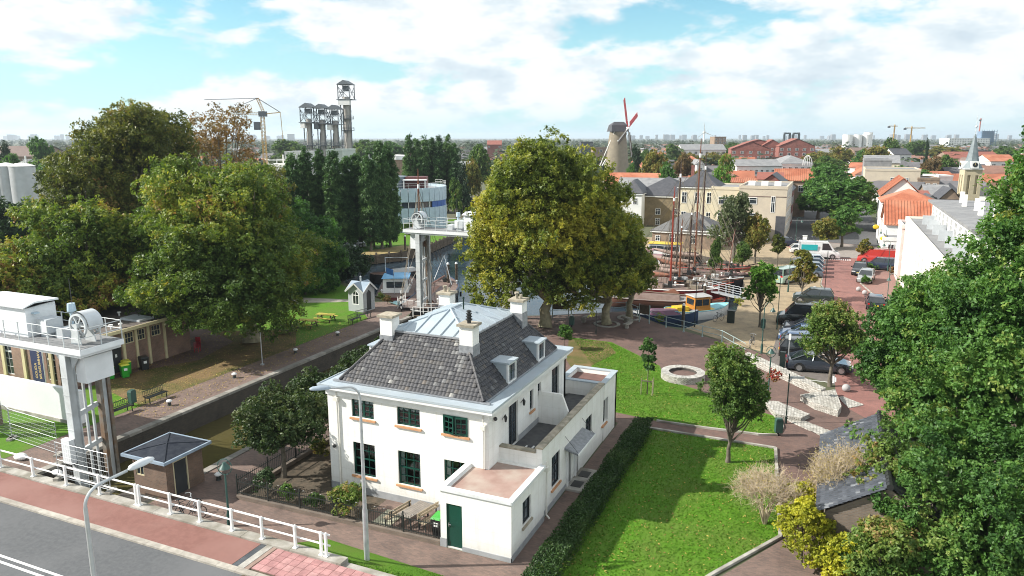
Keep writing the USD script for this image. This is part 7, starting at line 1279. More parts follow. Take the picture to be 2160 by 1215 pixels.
# --- lamps, signs, small things
t = ring_lamp('green ring lamp with hanging flower basket beside the brick seats', (19.9, 22.3, 0), 25, 4.0)
put(t, 'flower_basket', crown([(0.25, 0, 1.95, 0.55, 0.55, 0.42)], 90, 14, 0.05, 0.16, 77, low=-0.9), F_RED, tint=True); put(t, 'basket_arm', MB().tube([(0, 0, 2.4), (0.25, 0, 2.35)], 0.02, 5), LAMPG)
hook_lamp('green hook lamp on the car park edge beside the slim pole', (18.4, 34.6, 0), 40, 4.4); hook_lamp('green hook lamp near the black saloon on the street', (29.8, 56.9, 0), 150, 3.9); hook_lamp('green hook lamp beside the red van', (30.6, 82.6, 0), 150, 4.2); hook_lamp('green hook lamp at the mouth of the avenue', (17.6, 105.6, 0), 20, 4.6); hook_lamp('green hook lamp by the white house at the crossing', (30.9, 97.4, 0), 150, 4.2); hook_lamp('green hook lamp on the plaza beside the row of cars', (18.9, 62.5, 0), 30, 4.4)
DKP = P_('pole_green_look', (0.012, 0.022, 0.02))
def polething(label, loc, h, r=0.04, cat='pole', name='pole', mt=None): t = thing(name, label, cat, loc); put(t, 'shaft', MB().lathe([(r * 1.8, 0), (r * 1.8, 0.5), (r, 0.55), (r, h), (0, h)], n=8), mt or DKP); return t
t = polething('black signpost with finger boards beside the lawn corner', (21.3, 18.8, 0), 3.35, cat='signpost', name='signpost')
for z, a in ((3.1, 20), (2.85, 80)): put(t, 'finger_board', MB().box(0.04, -0.015, z - 0.08, 0.95, 0.015, z + 0.08).xf((0, 0, 0), a), LGREY)
polething('thick dark pole standing left of the right-hand trees', (26.1, 29.9, 0), 6.2, 0.07); polething('slim tall pole beside the black saloon', (28.9, 54.6, 0), 5.2, 0.035, mt=LAMPG); polething('slim green pole at the harbour edge of the car park', (19.0, 43.6, 0), 5.0, 0.035, mt=LAMPG); polething('slim dark pole on the square by the launch', (11.6, 41.4, 0), 4.8, 0.035); polething('slim pole between the green four-wheel drive and the street', (22.9, 60.6, 0), 5.4, 0.04); polething('thin dark pole on the square before the plane tree', (at(1257, 706)[0], at(1257, 706)[1], 0), 2.3, 0.03)
t = polething('parking sign pole beside the blue-grey saloon', (20.7, 30.9, 0), 2.9, cat='road sign', name='road_sign', mt=GALV); put(t, 'plate', MB().bx((0, -0.05, 2.65), (0.16, 0.02, 0.5)), WHITEP); lone('ticket_machine', MB().prism(sbox(20.1, 30.3, 20.5, 30.65), 0, 1.5), DKP, 'dark parking ticket machine behind the white brick wall', 'ticket machine')
for (x, y, c, lb) in ((31.0, 96.2, YELLOWP, 'yellow hanging sign by the tree at the crossing'), (30.6, 112.0, YELLOWP, 'yellow hanging sign in the avenue beyond the crossing')): t = polething(lb, (x, y, 0), 3.4, cat='sign', name='shop_sign'); put(t, 'board', MB().ball((-0.5, -0.3, 2.9), (0.5, 0.12, 0.42), 1), c)
SPH = P_('stone_ball_look', (0.34, 0.33, 0.33), rough=0.8)
for x, y, lb in ((26.6, 66.3, 'stone ball bollard, left of the pair behind the black saloon'), (27.2, 64.4, 'stone ball bollard, right of the pair behind the black saloon'), (21.8, 64.6, 'stone ball bollard, left of the pair beside the street lamp'), (22.5, 63.8, 'stone ball bollard, right of the pair beside the street lamp'), (24.9, 27.0, 'stone ball bollard under the tree at the right of the square')): lone('ball_bollard', MB().ball((x, y, 0.27), 0.29, 2), SPH, lb, 'bollard', smooth=True)
for k, (x, y, R, H, f_, lb) in enumerate(((27.5, 71.4, 0.8, 1.2, F_LIME, 'small green shrub in front of the silver car'), (28.4, 81.4, 1.0, 1.3, F_GREEN, 'green shrub beside the dark blue estate'), (31.0, 80.0, 0.7, 1.2, F_BROWN, 'red-leaved shrub at the terrace wall'), (29.3, 59.8, 0.4, 0.7, F_MID, 'potted plant on the pavement right of the black saloon'), (30.3, 98.4, 1.0, 1.6, F_LIME, 'leafy shrub by the yellow hanging sign'))): shrubby(lb, (x, y, 0), R, H, f_, 50 + k, 130, 0.07)
for k, (x, y, a, lb) in enumerate(((17.2, 108.6, 20, 'bicycle in the rack at the avenue mouth, nearest the street'), (18.4, 109.2, 25, 'bicycle in the middle of the rack at the avenue mouth'), (19.8, 109.4, 15, 'bicycle at the far end of the rack at the avenue mouth'), (13.4, 44.6, 60, 'bicycle leaning on the plaza edge by the gangway'), (17.4, 36.6, 80, 'bicycle leaning on the railing by the hook lamp'))): bicycle(lb, (x, y, 0), a)
for x, y, lb in ((14.6, 44.5, 'grey utility box on the plaza edge by the gangway'), (19.0, 108.0, 'white utility box at the avenue mouth')): lone('utility_box', MB().bx((x, y, 0.6), (0.7, 0.45, 1.2)).bx((x, y, 1.23), (0.8, 0.55, 0.06)), WHITEP if y > 100 else DKP, lb, 'utility box')
# --- tiled shed on the right
sh_ = thing('tiled_shed', 'low brick shed with blue-grey tiled roof at the right edge of the square', 'shed'); sx0, sx1, sy0, sy1, sr = 23.7, 28.3, 2.6, 11.3, 4.05; sxm = (sx0 + sx1) / 2
b = MB(); wall(b, (sx0, sy0, 0), 'front', sx1 - sx0, 2.45, (), 0.2); wall(b, (sx0, sy1 - 0.0, 0), 'left', sy1 - sy0 - 0.21, 2.45, (), 0.2); wall(b, (sx1, sy0 + 0.21, 0), 'right', sy1 - sy0 - 0.42, 2.45, (), 0.2); wall(b, (sx1, sy1, 0), 'back', sx1 - sx0 - 0.21, 2.45, (), 0.2); b.slab(Polygon([(0, 2.46), (sx1 - sx0, 2.46), ((sx1 - sx0) / 2, sr - 0.12)]), (sx0, sy0 + 0.2, 0), (1, 0, 0), (0, 0, 1), 0.2)
put(sh_, 'wall', b, brickmat('shed_brick_look', (0.22, 0.165, 0.125), (0.17, 0.13, 0.10), (0.19, 0.165, 0.14), 0.21, 0.07, 0.012)); e0_, zE = sx0 - 0.35, 2.42
rf2 = put(sh_, 'roof', MB().add([(e0_, sy0 - 0.15, zE), (e0_, sy1 + 0.15, zE), (sxm, sy1 + 0.15, sr), (sxm, sy0 - 0.15, sr), (sx1 + 0.35, sy0 - 0.15, zE), (sx1 + 0.35, sy1 + 0.15, zE)], [(0, 3, 2, 1), (3, 4, 5, 2)]), mat('batten_look', (0, 0, 0)))
TILE_B = mat('blue_tile_look', (1, 1, 1), scale=5, rough=0.45, bump=0.2, bscale=25, tintramp=[(0, (0.03, 0.034, 0.042)), (0.5, (0.058, 0.064, 0.076)), (0.9, (0.085, 0.092, 0.105)), (1, (0.22, 0.23, 0.24))])
tilefield(rf2, (e0_, sy1 + 0.15, zE), (e0_, sy0 - 0.15, zE), (sxm, sy1 + 0.15, sr), (sxm, sy0 - 0.15, sr), 0.21, 0.2, TILE_B, 300, 8, pale=0.05); tilefield(rf2, (sx1 + 0.35, sy0 - 0.15, zE), (sx1 + 0.35, sy1 + 0.15, zE), (sxm, sy0 - 0.15, sr), (sxm, sy1 + 0.15, sr), 0.26, 0.3, TILE_D, 0, 9, name='tile_field')
rb = MB(); ridge(rb, (sxm, sy0 - 0.2, sr + 0.03), (sxm, sy1 + 0.2, sr + 0.03), 0.13); put(rf2, 'ridge_tile', rb, BLACKP)
# ================================================================ the town
OR = mat('orange_tile_look', (0.36, 0.115, 0.055), (0.28, 0.085, 0.042), scale=1.5, rough=0.75, c3=(0.40, 0.16, 0.09), s3=0.3); RDR = mat('red_tile_look', (0.26, 0.085, 0.06), (0.20, 0.07, 0.05), scale=1.2, rough=0.8); GRR = mat('grey_roof_look', (0.17, 0.17, 0.175), (0.24, 0.24, 0.24), scale=0.8, rough=0.8); DKR = mat('dark_roof_look', (0.045, 0.047, 0.055), (0.07, 0.07, 0.078), scale=1.5, rough=0.65); BRR = mat('brown_roof_look', (0.13, 0.09, 0.075), (0.17, 0.12, 0.10), scale=1, rough=0.8)
CRM = mat('cream_wall_look', (0.62, 0.54, 0.38), (0.54, 0.47, 0.34), scale=0.5, rough=0.85, c3=(0.48, 0.44, 0.34), s3=0.4); BGE = mat('beige_wall_look', (0.50, 0.43, 0.33), (0.44, 0.38, 0.30), scale=0.6, rough=0.85); WHT = mat('town_white_look', (0.72, 0.71, 0.68), (0.62, 0.62, 0.60), scale=0.4, rough=0.8); OLV = brickmat('olive_brick_look', (0.22, 0.165, 0.09), (0.17, 0.13, 0.075), (0.18, 0.15, 0.10), 0.3, 0.1, 0.012); RBK = brickmat('red_brick_look', (0.27, 0.09, 0.07), (0.21, 0.075, 0.06), (0.22, 0.12, 0.10), 0.6, 0.2, 0.02); BRK = brickmat('brown_brick_look', (0.27, 0.19, 0.13), (0.22, 0.155, 0.11), (0.24, 0.19, 0.15), 0.3, 0.1, 0.012); TERR = mat('terrace_wall_look', (0.74, 0.70, 0.60), (0.66, 0.62, 0.53), scale=0.5, rough=0.85); SALM = brickmat('salmon_brick_look', (0.38, 0.20, 0.14), (0.32, 0.17, 0.12), (0.30, 0.22, 0.18), 0.3, 0.1, 0.012)
def wins(t, face, spec, framem=WHITEP, glass=None):
    """windows on a box face; face: (origin, u); spec: list of (u, z, w, h)"""
    o, u = np.array(face[0], float), np.array(face[1], float); n = np.cross(u, (0, 0, 1.0))
    for a, z, w, h in spec:
        wp = put(t, 'window', MB().slab(sbox(a, z, a + w, z + h).difference(sbox(a + 0.08, z + 0.08, a + w - 0.08, z + h - 0.08)).union(sbox(a + w / 2 - 0.03, z + 0.05, a + w / 2 + 0.03, z + h - 0.05)).union(sbox(a + 0.05, z + h * 0.62, a + w - 0.05, z + h * 0.62 + 0.06)), o + n * 0.005, u, (0, 0, 1), 0.06), framem)
        put(wp, 'pane', MB().slab(sbox(a + 0.05, z + 0.05, a + w - 0.05, z + h - 0.05), o + n * 0.006, u, (0, 0, 1), 0.02), glass or DARKGL)
def grid(w, z0, sh, rows, cols, ww=1.1, wh=1.5, m=0.8): return [(m + (w - 2 * m - ww) * c / max(1, cols - 1), z0 + sh * r, ww, wh) for r in range(rows) for c in range(cols)]
def house(name, label, loc, rot, w, d, h, roof, rh, wm, rm, cat='house', ov=0.3, win=None, winl=None, winr=None, chim=0, group=None):
    """box w x d x h with its front left corner at loc (front faces -y before turning)"""
    Y0 = fwd(loc); t = thing(name, label, cat, loc, rot, group); put(t, 'wall', MB().box(0, 0, -0.2, w, d, h), wm); a, b, c, e = -ov, w + ov, -ov, d + ov; g = MB()
    if roof == 'flat':
        put(t, 'roof', MB().box(0.25, 0.25, h, w - 0.25, d - 0.25, h + 0.06), rm); put(t, 'parapet', MB().prism(sbox(-0.08, -0.08, w + 0.08, d + 0.08).difference(sbox(0.22, 0.22, w - 0.22, d - 0.22)), h - 0.25, h + 0.3), wm)
    else:
        if roof == 'gx': R0, R1 = (a, d / 2), (b, d / 2)
        elif roof == 'gy': R0, R1 = (w / 2, c), (w / 2, e)
        elif w >= d: R0, R1 = (d / 2, d / 2), (w - d / 2, d / 2)
        else: R0, R1 = (w / 2, w / 2), (w / 2, d - w / 2)
        if roof == 'hip' and w >= d or roof == 'gx': V = [(a, c, h), (b, c, h), (b, e, h), (a, e, h), (*R0, h + rh), (*R1, h + rh)]; F = [(0, 1, 5), (0, 5, 4), (2, 3, 4), (2, 4, 5), (1, 2, 5), (3, 0, 4)]
        else: V = [(a, c, h), (b, c, h), (b, e, h), (a, e, h), (*R0, h + rh), (*R1, h + rh)]; F = [(0, 1, 4), (2, 3, 5), (1, 2, 5), (1, 5, 4), (3, 0, 4), (3, 4, 5)]
        if roof in ('gx', 'gy'):
            F = F[:4] if roof == 'gx' else F[2:]
            gp = [(0, 0, h), (0, d, h), (0, d / 2, h + rh * (1 - 0.02)), (w, 0, h), (w, d, h), (w, d / 2, h + rh * 0.98)] if roof == 'gx' else [(0, 0, h), (w, 0, h), (w / 2, 0, h + rh * 0.98), (0, d, h), (w, d, h), (w / 2, d, h + rh * 0.98)]
            put(t, 'gable', MB().add(gp[:3], [(0, 1, 2)]), wm); put(t, 'gable', MB().add(gp[3:], [(0, 2, 1)]), wm)
        vv = np.array(V); rp = put(t, 'roof', MB().add(vv, F).add(vv - [0, 0, 0.12], [f_[::-1] for f_ in F]).add([V[0], V[1], V[2], V[3], *(vv[:4] - [0, 0, 0.12])], [(0, 4, 1), (1, 4, 5), (1, 5, 2), (2, 5, 6), (2, 6, 3), (3, 6, 7), (3, 7, 0), (0, 7, 4)]), rm)
        if rm is OR and Y0 < 200 and roof in ('gx', 'gy'):
            rb = MB(); n_ = int((w if roof == 'gx' else d) / 0.42)
            for k in range(n_ + 1):
                if roof == 'gx': x = a + (b - a) * k / n_; rb.bar((x, c, h + 0.04), (x, d / 2, h + rh + 0.04), 0.16, 0.09).bar((x, e, h + 0.04), (x, d / 2, h + rh + 0.04), 0.16, 0.09)
                else: y = c + (e - c) * k / n_; rb.bar((a, y, h + 0.04), (w / 2, y, h + rh + 0.04), 0.16, 0.09).bar((b, y, h + 0.04), (w / 2, y, h + rh + 0.04), 0.16, 0.09)
            put(rp, 'tile_rows', rb, OR, kind='stuff')
        if roof == 'hip': put(t, 'cornice', MB().prism(sbox(-ov * 0.8, -ov * 0.8, w + ov * 0.8, d + ov * 0.8).difference(sbox(0.1, 0.1, w - 0.1, d - 0.1)), h - 0.35, h - 0.13), WHITEP)
        for k in range(chim): put(rp, 'chimney', MB().box(w * (0.25 + 0.5 * k) - 0.3, d / 2 - 0.3, h + rh * 0.5, w * (0.25 + 0.5 * k) + 0.3, d / 2 + 0.3, h + rh + 0.9), RBK)
    if win: wins(t, ((0, 0, 0), (1, 0, 0)), win)
    if winl: wins(t, ((0, d, 0), (0, -1, 0)), winl)
    if winr: wins(t, ((w, 0, 0), (0, 1, 0)), winr)
    return t
# --- right side of the street
t = house('terrace_house', 'long white terrace block with flat roof along the right side of the street', (31.5, 38.5, 0), 0, 13, 36, 8.1, 'flat', 0, TERR, GRR, 'building', winl=[(0.9 + 3.0 * k, z, 1.1, 1.9) for z in (0.9, 4.6) for k in range(12)])
put(t, 'frieze', MB().box(31.42 - 31.5, 0, 7.2, -0.003, 36, 7.32).box(-0.06, 0, 3.6, -0.003, 36, 3.75), TERR); pz = put(t, 'penthouse', MB().box(2.4, 2, 8.1, 12.8, 33, 10.5), WHT)
wins(t, ((2.4, 33, 0), (0, -1, 0)), [(1 + 3.0 * k, 8.4, 1.6, 1.7) for k in range(10)]); put(t, 'penthouse_roof', MB().box(1.9, 1.6, 10.5, 13, 33.4, 10.75), GRR)
for k in range(6): put(pz, 'chimney', MB().box(4.2 + 0.4 * (k % 2), 4 + k * 5, 10.75, 4.6 + 0.4 * (k % 2), 4.5 + k * 5, 12.0), WHT); put(pz, 'terrace_screen', MB().box(1.1, 4 + k * 5, 8.16, 2.35, 4.12 + k * 5, 9.2), LGREY)
house('corner_house', 'white and pink banded corner house at the end of the terrace', (31.2, 75.0, 0), 0, 8, 6, 7.0, 'flat', 0, mat('banded_look', (0.62, 0.47, 0.43), (0.70, 0.60, 0.56), scale=0.8, rough=0.85), GRR, win=[(0.8, 1, 1.1, 1.9), (0.8, 4.2, 1.1, 1.7)], winl=[(0.8, 0.6, 1.2, 2.2), (3.6, 0.6, 1.2, 2.2), (0.8, 4.2, 1.2, 1.7), (3.6, 4.2, 1.2, 1.7)])
house('white_cottage', 'low white house with dark door at the crossing', (30.4, 95.0, 0), 0, 5.6, 7, 2.9, 'flat', 0, WHT, GRR, win=[(0.7, 0.1, 0.9, 2.1), (2.4, 0.8, 1.2, 1.3)], winl=[(0.8, 0.8, 1.0, 1.3), (3.4, 0.1, 0.9, 2.1)])
house('orange_house', 'nearest orange-roofed house at the mouth of the avenue', (31.0, 100.4, 0), 0, 13, 11, 4.6, 'gx', 3.4, WHT, OR, winl=[(1.0, 0.9, 1.2, 1.8), (4, 0.9, 1.2, 1.8), (7.2, 0.9, 1.2, 1.8)]); 
sp_ = put('/World/orange_house', 'solar_panel', MB().add([(0.2, 1.75, 5.72), (12, 1.75, 5.72), (12, 3.2, 6.62), (0.2, 3.2, 6.62), (0.2, 1.75, 5.62), (12, 1.75, 5.62), (12, 3.2, 6.52), (0.2, 3.2, 6.52)], [(0, 1, 2, 3), (0, 4, 5, 1), (1, 5, 6, 2), (3, 7, 4, 0)]), DARKGL)
house('orange_house', 'second orange-roofed house with hipped roof up the avenue', (30.8, 112.5, 0), 0, 8.5, 10, 7.2, 'hip', 2.0, WHT, OR, winl=[(1, 1, 1.2, 1.8), (4, 1, 1.2, 1.8), (7, 1, 1.2, 1.8), (1, 4.2, 1.2, 1.6), (4, 4.2, 1.2, 1.6), (7, 4.2, 1.2, 1.6)]); house('orange_house', 'third orange-roofed house with steep gable up the avenue', (31.2, 124, 0), 0, 6.6, 12, 7.4, 'gy', 3.3, WHT, OR, winl=[(1.5 + 3 * k, 1, 1.2, 1.8) for k in range(3)], win=[(1.0, 5.0, 1.1, 1.5), (4.2, 5.0, 1.1, 1.5)])
# --- houses behind the harbour
house('low_house', 'low hip-roofed brick house with dark tiles behind the boats', (-4.6, 93.6, 0), -3, 11, 9, 2.75, 'hip', 2.7, BRK, mat('mottled_tile_look', (0.15, 0.145, 0.14), (0.10, 0.10, 0.10), scale=4, rough=0.8), win=[(2.9, 0.8, 1.0, 1.4), (6.4, 0.8, 1.0, 1.4), (0.6, 0.9, 0.8, 1.0)], winr=[(1.5, 0.9, 1.0, 1.3), (5.2, 0.2, 1.1, 2.1)])
put('/World/low_house', 'wall_gable', MB().prism(Polygon([(5.2, -0.35), (9.6, -0.35), (9.6, 2.4), (5.2, 2.4)]), 2.86, 3.0), WHITEP); put('/World/low_house', 'dormer', MB().loft([[(5.4, -0.1, 2.9), (9.4, -0.1, 2.9), (7.4, -0.1, 4.5)], [(5.4, 3.6, 4.4), (9.4, 3.6, 4.4), (7.4, 3.6, 4.6)]]), DKR)
t = house('yard_shed', 'white and salmon brick flat shed on the plaza behind the tree', (5.7, 99.4, 0), -23, 2.7, 12.2, 2.35, 'flat', 0, WHT, GRR, 'shed'); put(t, 'brick_front', MB().box(-0.05, -0.06, 0, 2.75, -0.01, 2.3), SALM)
for k in range(3): put(t, 'door', MB().box(2.72, 3.6 + k * 2.7, 0.1, 2.78, 5.9 + k * 2.7, 2.2), LGREY)
house('warehouse', 'long olive-brick warehouse with dark roof and white end', (-15.5, 122.5, 0), 2, 12.5, 13, 6.3, 'hip', 3.6, OLV, DKR, 'warehouse', win=[(4.9, 2.3, 1.0, 1.3), (8.6, 2.4, 1.0, 1.3), (4.9, 0.2, 1.0, 1.4), (8.6, 0.2, 1.0, 1.4)]); t = house('warehouse_wing', 'white gabled end wing of the olive-brick warehouse', (-17.2, 119.2, 0), 2, 4.4, 8, 6.9, 'hip', 2.6, WHT, DKR, 'warehouse', win=[(0.7, 4.6, 0.9, 1.3), (2.6, 4.6, 0.9, 1.3), (0.7, 1.2, 0.9, 1.6), (2.6, 1.2, 0.9, 1.6)])
house('cream_house', 'tall cream house with dark hipped roof behind the masts', (-5.0, 117.0, 0), 0, 7.4, 9, 8.7, 'hip', 3.0, CRM, DKR, chim=1, win=[(0.7, 5.4, 1.0, 2.2), (3.2, 5.4, 1.0, 2.2), (5.5, 5.4, 1.0, 2.2), (0.7, 1.6, 1.0, 2.2), (3.2, 1.6, 1.0, 2.2), (5.5, 1.6, 1.0, 2.2)])
house('grey_roof_house', 'grey-roofed brick building behind the warehouse', (-24, 140, 0), 4, 16, 12, 5.2, 'gx', 3.4, BRK, GRR); house('orange_long_house', 'long low orange roof between the plane tree and the warehouse', (-34, 165, 0), 5, 14, 9, 5.6, 'gx', 3.0, BRK, OR)
t = house('beige_block', 'beige modern four-storey corner block with roof boxes at the avenue', (7.2, 110.5, 0), 0, 8.2, 17, 9.2, 'flat', 0, BGE, GRR, 'building', win=[(5.6, 4.8, 0.7, 2.9), (0.6, 6.2, 2.6, 1.2), (0.6, 3.4, 2.6, 1.2)], winr=[(1.2 + 2.6 * k, z, 1.0, 1.5) for z in (0.9, 3.2, 5.5, 7.3) for k in range(6)])
put(t, 'entrance', MB().box(6.6, -0.08, 0, 8.24, -0.005, 4.2), DKR); put(t, 'band', MB().box(-0.03, -0.05, 7.55, 8.25, -0.006, 7.68), BRR)
for k in range(3): put(t, 'roof_box', MB().box(1.0 + k * 2.3, 5, 9.26, 2.2 + k * 2.3, 6.4, 10.0), WHT)
house('beige_block_wing', 'lower set-back wing of the beige block behind the vine-clad tree', (1.6, 115, 0), 0, 5.5, 12, 8.6, 'flat', 0, CRM, GRR, 'building', win=[(1.4, 5.6, 2.4, 1.4), (1.4, 2.6, 2.4, 1.4)]); house('dark_brick_house', 'dark red brick house next to the beige block in the avenue', (7.6, 128, 0), 0, 7.6, 12, 7.6, 'gy', 3.2, RBK, DKR, winr=[(1.2 + 2.6 * k, z, 1.0, 1.6) for z in (1.0, 4.4) for k in range(4)])
# --- farther roofs, placed by the distance in front of the camera
def bld(name, label, px0, px1, pe, pr, Y, d, roof, wm, rm, rot=None, cat='house', nw=0, rows=1, chim=0):
    ze = max(2.2, zat(pe, Y)); rh = max(0.8, zat(pr, Y + d * 0.4) - ze) if roof != 'flat' else 0; w = wpx(px1 - px0, Y); rot = YAW if rot is None else rot; p0 = gd(px0, Y)
    return house(name, label, p0, rot, w, d, ze, roof, rh, wm, rm, cat, win=grid(w, ze - 2.6 * rows, 2.6, rows, nw, min(1.6, w / nw * 0.5), 1.5, 0.6) if nw else None, chim=chim)
bld('school_building', 'beige flat-roofed school block in the middle of the town', 1818, 1921, 358, 0, 195, 16, 'flat', BGE, GRR, 0, 'building'); bld('school_hall', 'grey flat hall behind the beige school block', 1816, 1868, 338, 0, 225, 14, 'flat', GRR, GRR, 0, 'building'); bld('arched_hall', 'grey-roofed hall with arched openings behind the school', 1818, 1884, 343, 327, 255, 16, 'gx', CRM, GRR, 0, 'building', 5)
wins('/World/school_building', ((0, 0, 0), (1, 0, 0)), [(6.0, 2.2, 0.9, 1.2), (6.0, 4.4, 0.9, 1.2), (6.0, 6.6, 0.9, 1.2), (9.4, 2.2, 0.9, 1.2), (9.4, 4.4, 0.9, 1.2), (9.4, 6.6, 0.9, 1.2)])
for px0, px1, pe, pr, Y, d, rf_, wm, rm, nw, lb in (
 (1551, 1645, 350, 336, 225, 12, 'gx', WHT, GRR, 8, 'long grey-roofed white row behind the beige block'), (1593, 1642, 378, 363, 165, 9, 'gx', WHT, RDR, 3, 'dull red roof behind the beige block'), (1630, 1692, 380, 356, 172, 11, 'gx', BRK, OR, 3, 'orange roof with skylights left of the avenue trees'), (1643, 1709, 345, 328, 245, 14, 'hip', WHT, GRR, 5, 'white building with grey roof above the orange skylight roof'),
 (1447, 1474, 342, 329, 260, 9, 'hip', BRK, OR, 2, 'small orange house among the trees right of the mill'), (1467, 1484, 347, 336, 250, 9, 'gy', WHT, GRR, 1, 'small grey-roofed house beside the orange one right of the mill'), (1438, 1530, 316, 304, 470, 18, 'gx', WHT, GRR, 8, 'wide white building with grey roofs below the dark tower block'), (1540, 1600, 384, 376, 168, 8, 'gx', BRK, OR, 0, 'thin orange roof strip behind the cream house'),
 (1980, 2016, 350, 331, 300, 12, 'gx', WHT, RDR, 2, 'red roof left of the church spire, upper one'), (1996, 2017, 354, 340, 270, 9, 'gy', WHT, OR, 1, 'orange gable left of the church spire'), (1956, 2013, 376, 361, 230, 10, 'gx', WHT, OR, 4, 'long orange roof below the red roofs left of the spire'), (1974, 2004, 372, 366, 205, 8, 'flat', WHT, GRR, 3, 'white flat house left of the church tower'), (1929, 1970, 377, 371, 190, 10, 'flat', BRK, GRR, 3, 'tan brick block right of the beige school'), (1947, 1992, 410, 389, 158, 9, 'gx', BRK, GRR, 2, 'grey gabled house behind the terrace penthouse'), (1976, 2014, 420, 394, 150, 8, 'gy', BRK, DKR, 1, 'brick gable with dark roof behind the terrace penthouse'), (1940, 1972, 428, 409, 142, 7, 'gy', WHT, DKR, 1, 'small black roof between the orange houses and the brick gable'), (1922, 1950, 412, 402, 150, 8, 'gx', WHT, RDR, 2, 'small red roof with white dormer behind the orange gable'),
 (2002, 2110, 334, 320, 380, 16, 'gx', BRK, RDR, 0, 'long red-brown roof right of the church spire'), (2047, 2084, 350, 333, 330, 14, 'gy', BRK, BRR, 2, 'brown gabled house right of the church tower'), (1882, 1918, 326, 313, 350, 12, 'gx', WHT, DKR, 3, 'dark roof with white chimneys above the school trees'), (1989, 2084, 318, 313, 520, 16, 'flat', DKR, DKR, 0, 'long dark flat building below the white hospital'), (2084, 2140, 340, 326, 300, 12, 'gx', WHT, OR, 3, 'orange roof at the right edge of the town'), (1720, 1790, 322, 314, 420, 14, 'gx', WHT, GRR, 5, 'low pale roofs left of the white silos'), (1800, 1860, 318, 311, 480, 14, 'gx', BRK, BRR, 4, 'brown roof row under the white silos'), (958, 990, 345, 336, 210, 10, 'flat', WHT, GRR, 3, 'low white building between the far poplars and the plane tree'), (1028, 1058, 305, 296, 600, 16, 'gx', RBK, RDR, 2, 'reddish building on the skyline left of the plane tree'), (1225, 1250, 300, 287, 650, 16, 'flat', DKR, DKR, 2, 'dark block on the skyline left of the windmill'), (1250, 1284, 312, 303, 480, 12, 'flat', BRK, GRR, 3, 'low brick block behind the windmill')): bld('town_house', lb, px0, px1, pe, pr, Y, d, rf_, wm, rm, None if Y > 200 else 4, nw=nw)
for px0, px1, pe, pr, Y, d, lb in ((1540, 1618, 314, 298, 400, 22, 'red brick gabled apartment building, nearest of the group on the skyline'), (1568, 1624, 302, 294, 440, 20, 'red brick gabled apartment building behind the nearest one'), (1604, 1646, 308, 294, 430, 20, 'narrow red brick gabled building in the middle of the group'), (1640, 1711, 308, 292, 415, 24, 'broad red brick gabled building with big window, rightmost of the group')): bld('brick_apartments', lb, px0, px1, pe, pr, Y, d, 'gy', RBK, RDR, YAW - 12, 'building', 5, 2)
bld('tower_block', 'dark brick tower block on the skyline right of the mill', 1505, 1529, 289, 0, 600, 14, 'flat', BRK, GRR, None, 'building', 3, 3)
# --- church
q = gd(2035, 160); ch = thing('church', 'church tower of pale stone with slender grey spire and clock', 'church', q, YAW - 14); CST = mat('church_stone_look', (0.46, 0.40, 0.27), (0.39, 0.34, 0.23), scale=1.2, rough=0.85); hw = 1.68; zt_ = zat(357, 160)
b = MB(); hl = [(u, zt_ - 5.2, u + 0.6, zt_ - 1.2) for u in (0.6, 2.1)]
wall(b, (-hw, -hw, 0), 'front', 2 * hw, zt_, hl, 0.4); wall(b, (-hw, hw, 0), 'left', 2 * hw - 0.401, zt_, [(0.35, zt_ - 5.2, 0.95, zt_ - 1.2), (1.75, zt_ - 5.2, 2.35, zt_ - 1.2)], 0.4); b.box(-hw + 0.41, -hw + 0.41, 0, hw, hw, zt_ - 0.01); put(ch, 'tower', b, CST); put(ch, 'cornice', MB().box(-hw - 0.2, -hw - 0.2, zt_, hw + 0.2, hw + 0.2, zt_ + 0.25), WHITEP)
za_ = zat(283, 160); SPR = mat('spire_slate_look', (0.11, 0.14, 0.15), (0.16, 0.19, 0.20), scale=2, rough=0.6); e = hw + 0.25
oct_ = lambda r, z: [(r * math.cos(k * math.pi / 4 + math.pi / 8), r * math.sin(k * math.pi / 4 + math.pi / 8), z) for k in range(8)]
put(ch, 'spire', MB().loft([[(e, e * 0.42, zt_ + 0.25), (e * 0.42, e, zt_ + 0.25), (-e * 0.42, e, zt_ + 0.25), (-e, e * 0.42, zt_ + 0.25), (-e, -e * 0.42, zt_ + 0.25), (-e * 0.42, -e, zt_ + 0.25), (e * 0.42, -e, zt_ + 0.25), (e, -e * 0.42, zt_ + 0.25)], [(x * 0.78, y * 0.78, z) for x, y, z in oct_(hw, zt_ + 1.6)], oct_(0.12, za_)]), SPR); put(ch, 'finial', MB().tube([(0, 0, za_ - 0.1), (0, 0, zat(243, 160))], 0.05, 5).ball((0, 0, za_ + 1.6), 0.25, 1), LGREY)
for fx, fy in ((0, -1), (-1, 0)): 
    dm = put(ch, 'clock_dormer', MB().bx((fx * hw * 0.86, fy * hw * 0.86, zt_ + 1.0), (1.4, 1.4, 1.5)), WHITEP); put(dm, 'clock_face', MB().tube([(fx * (hw * 0.86 + 0.70), fy * (hw * 0.86 + 0.70), zt_ + 1.0), (fx * (hw * 0.86 + 0.74), fy * (hw * 0.86 + 0.74), zt_ + 1.0)], 0.5, 14), BLACKP); put(dm, 'clock_hand', MB().bar((fx * (hw * 0.86 + 0.77), fy * (hw * 0.86 + 0.77), zt_ + 0.95), (fx * (hw * 0.86 + 0.77), fy * (hw * 0.86 + 0.77), zt_ + 1.4), 0.06), GOLD)
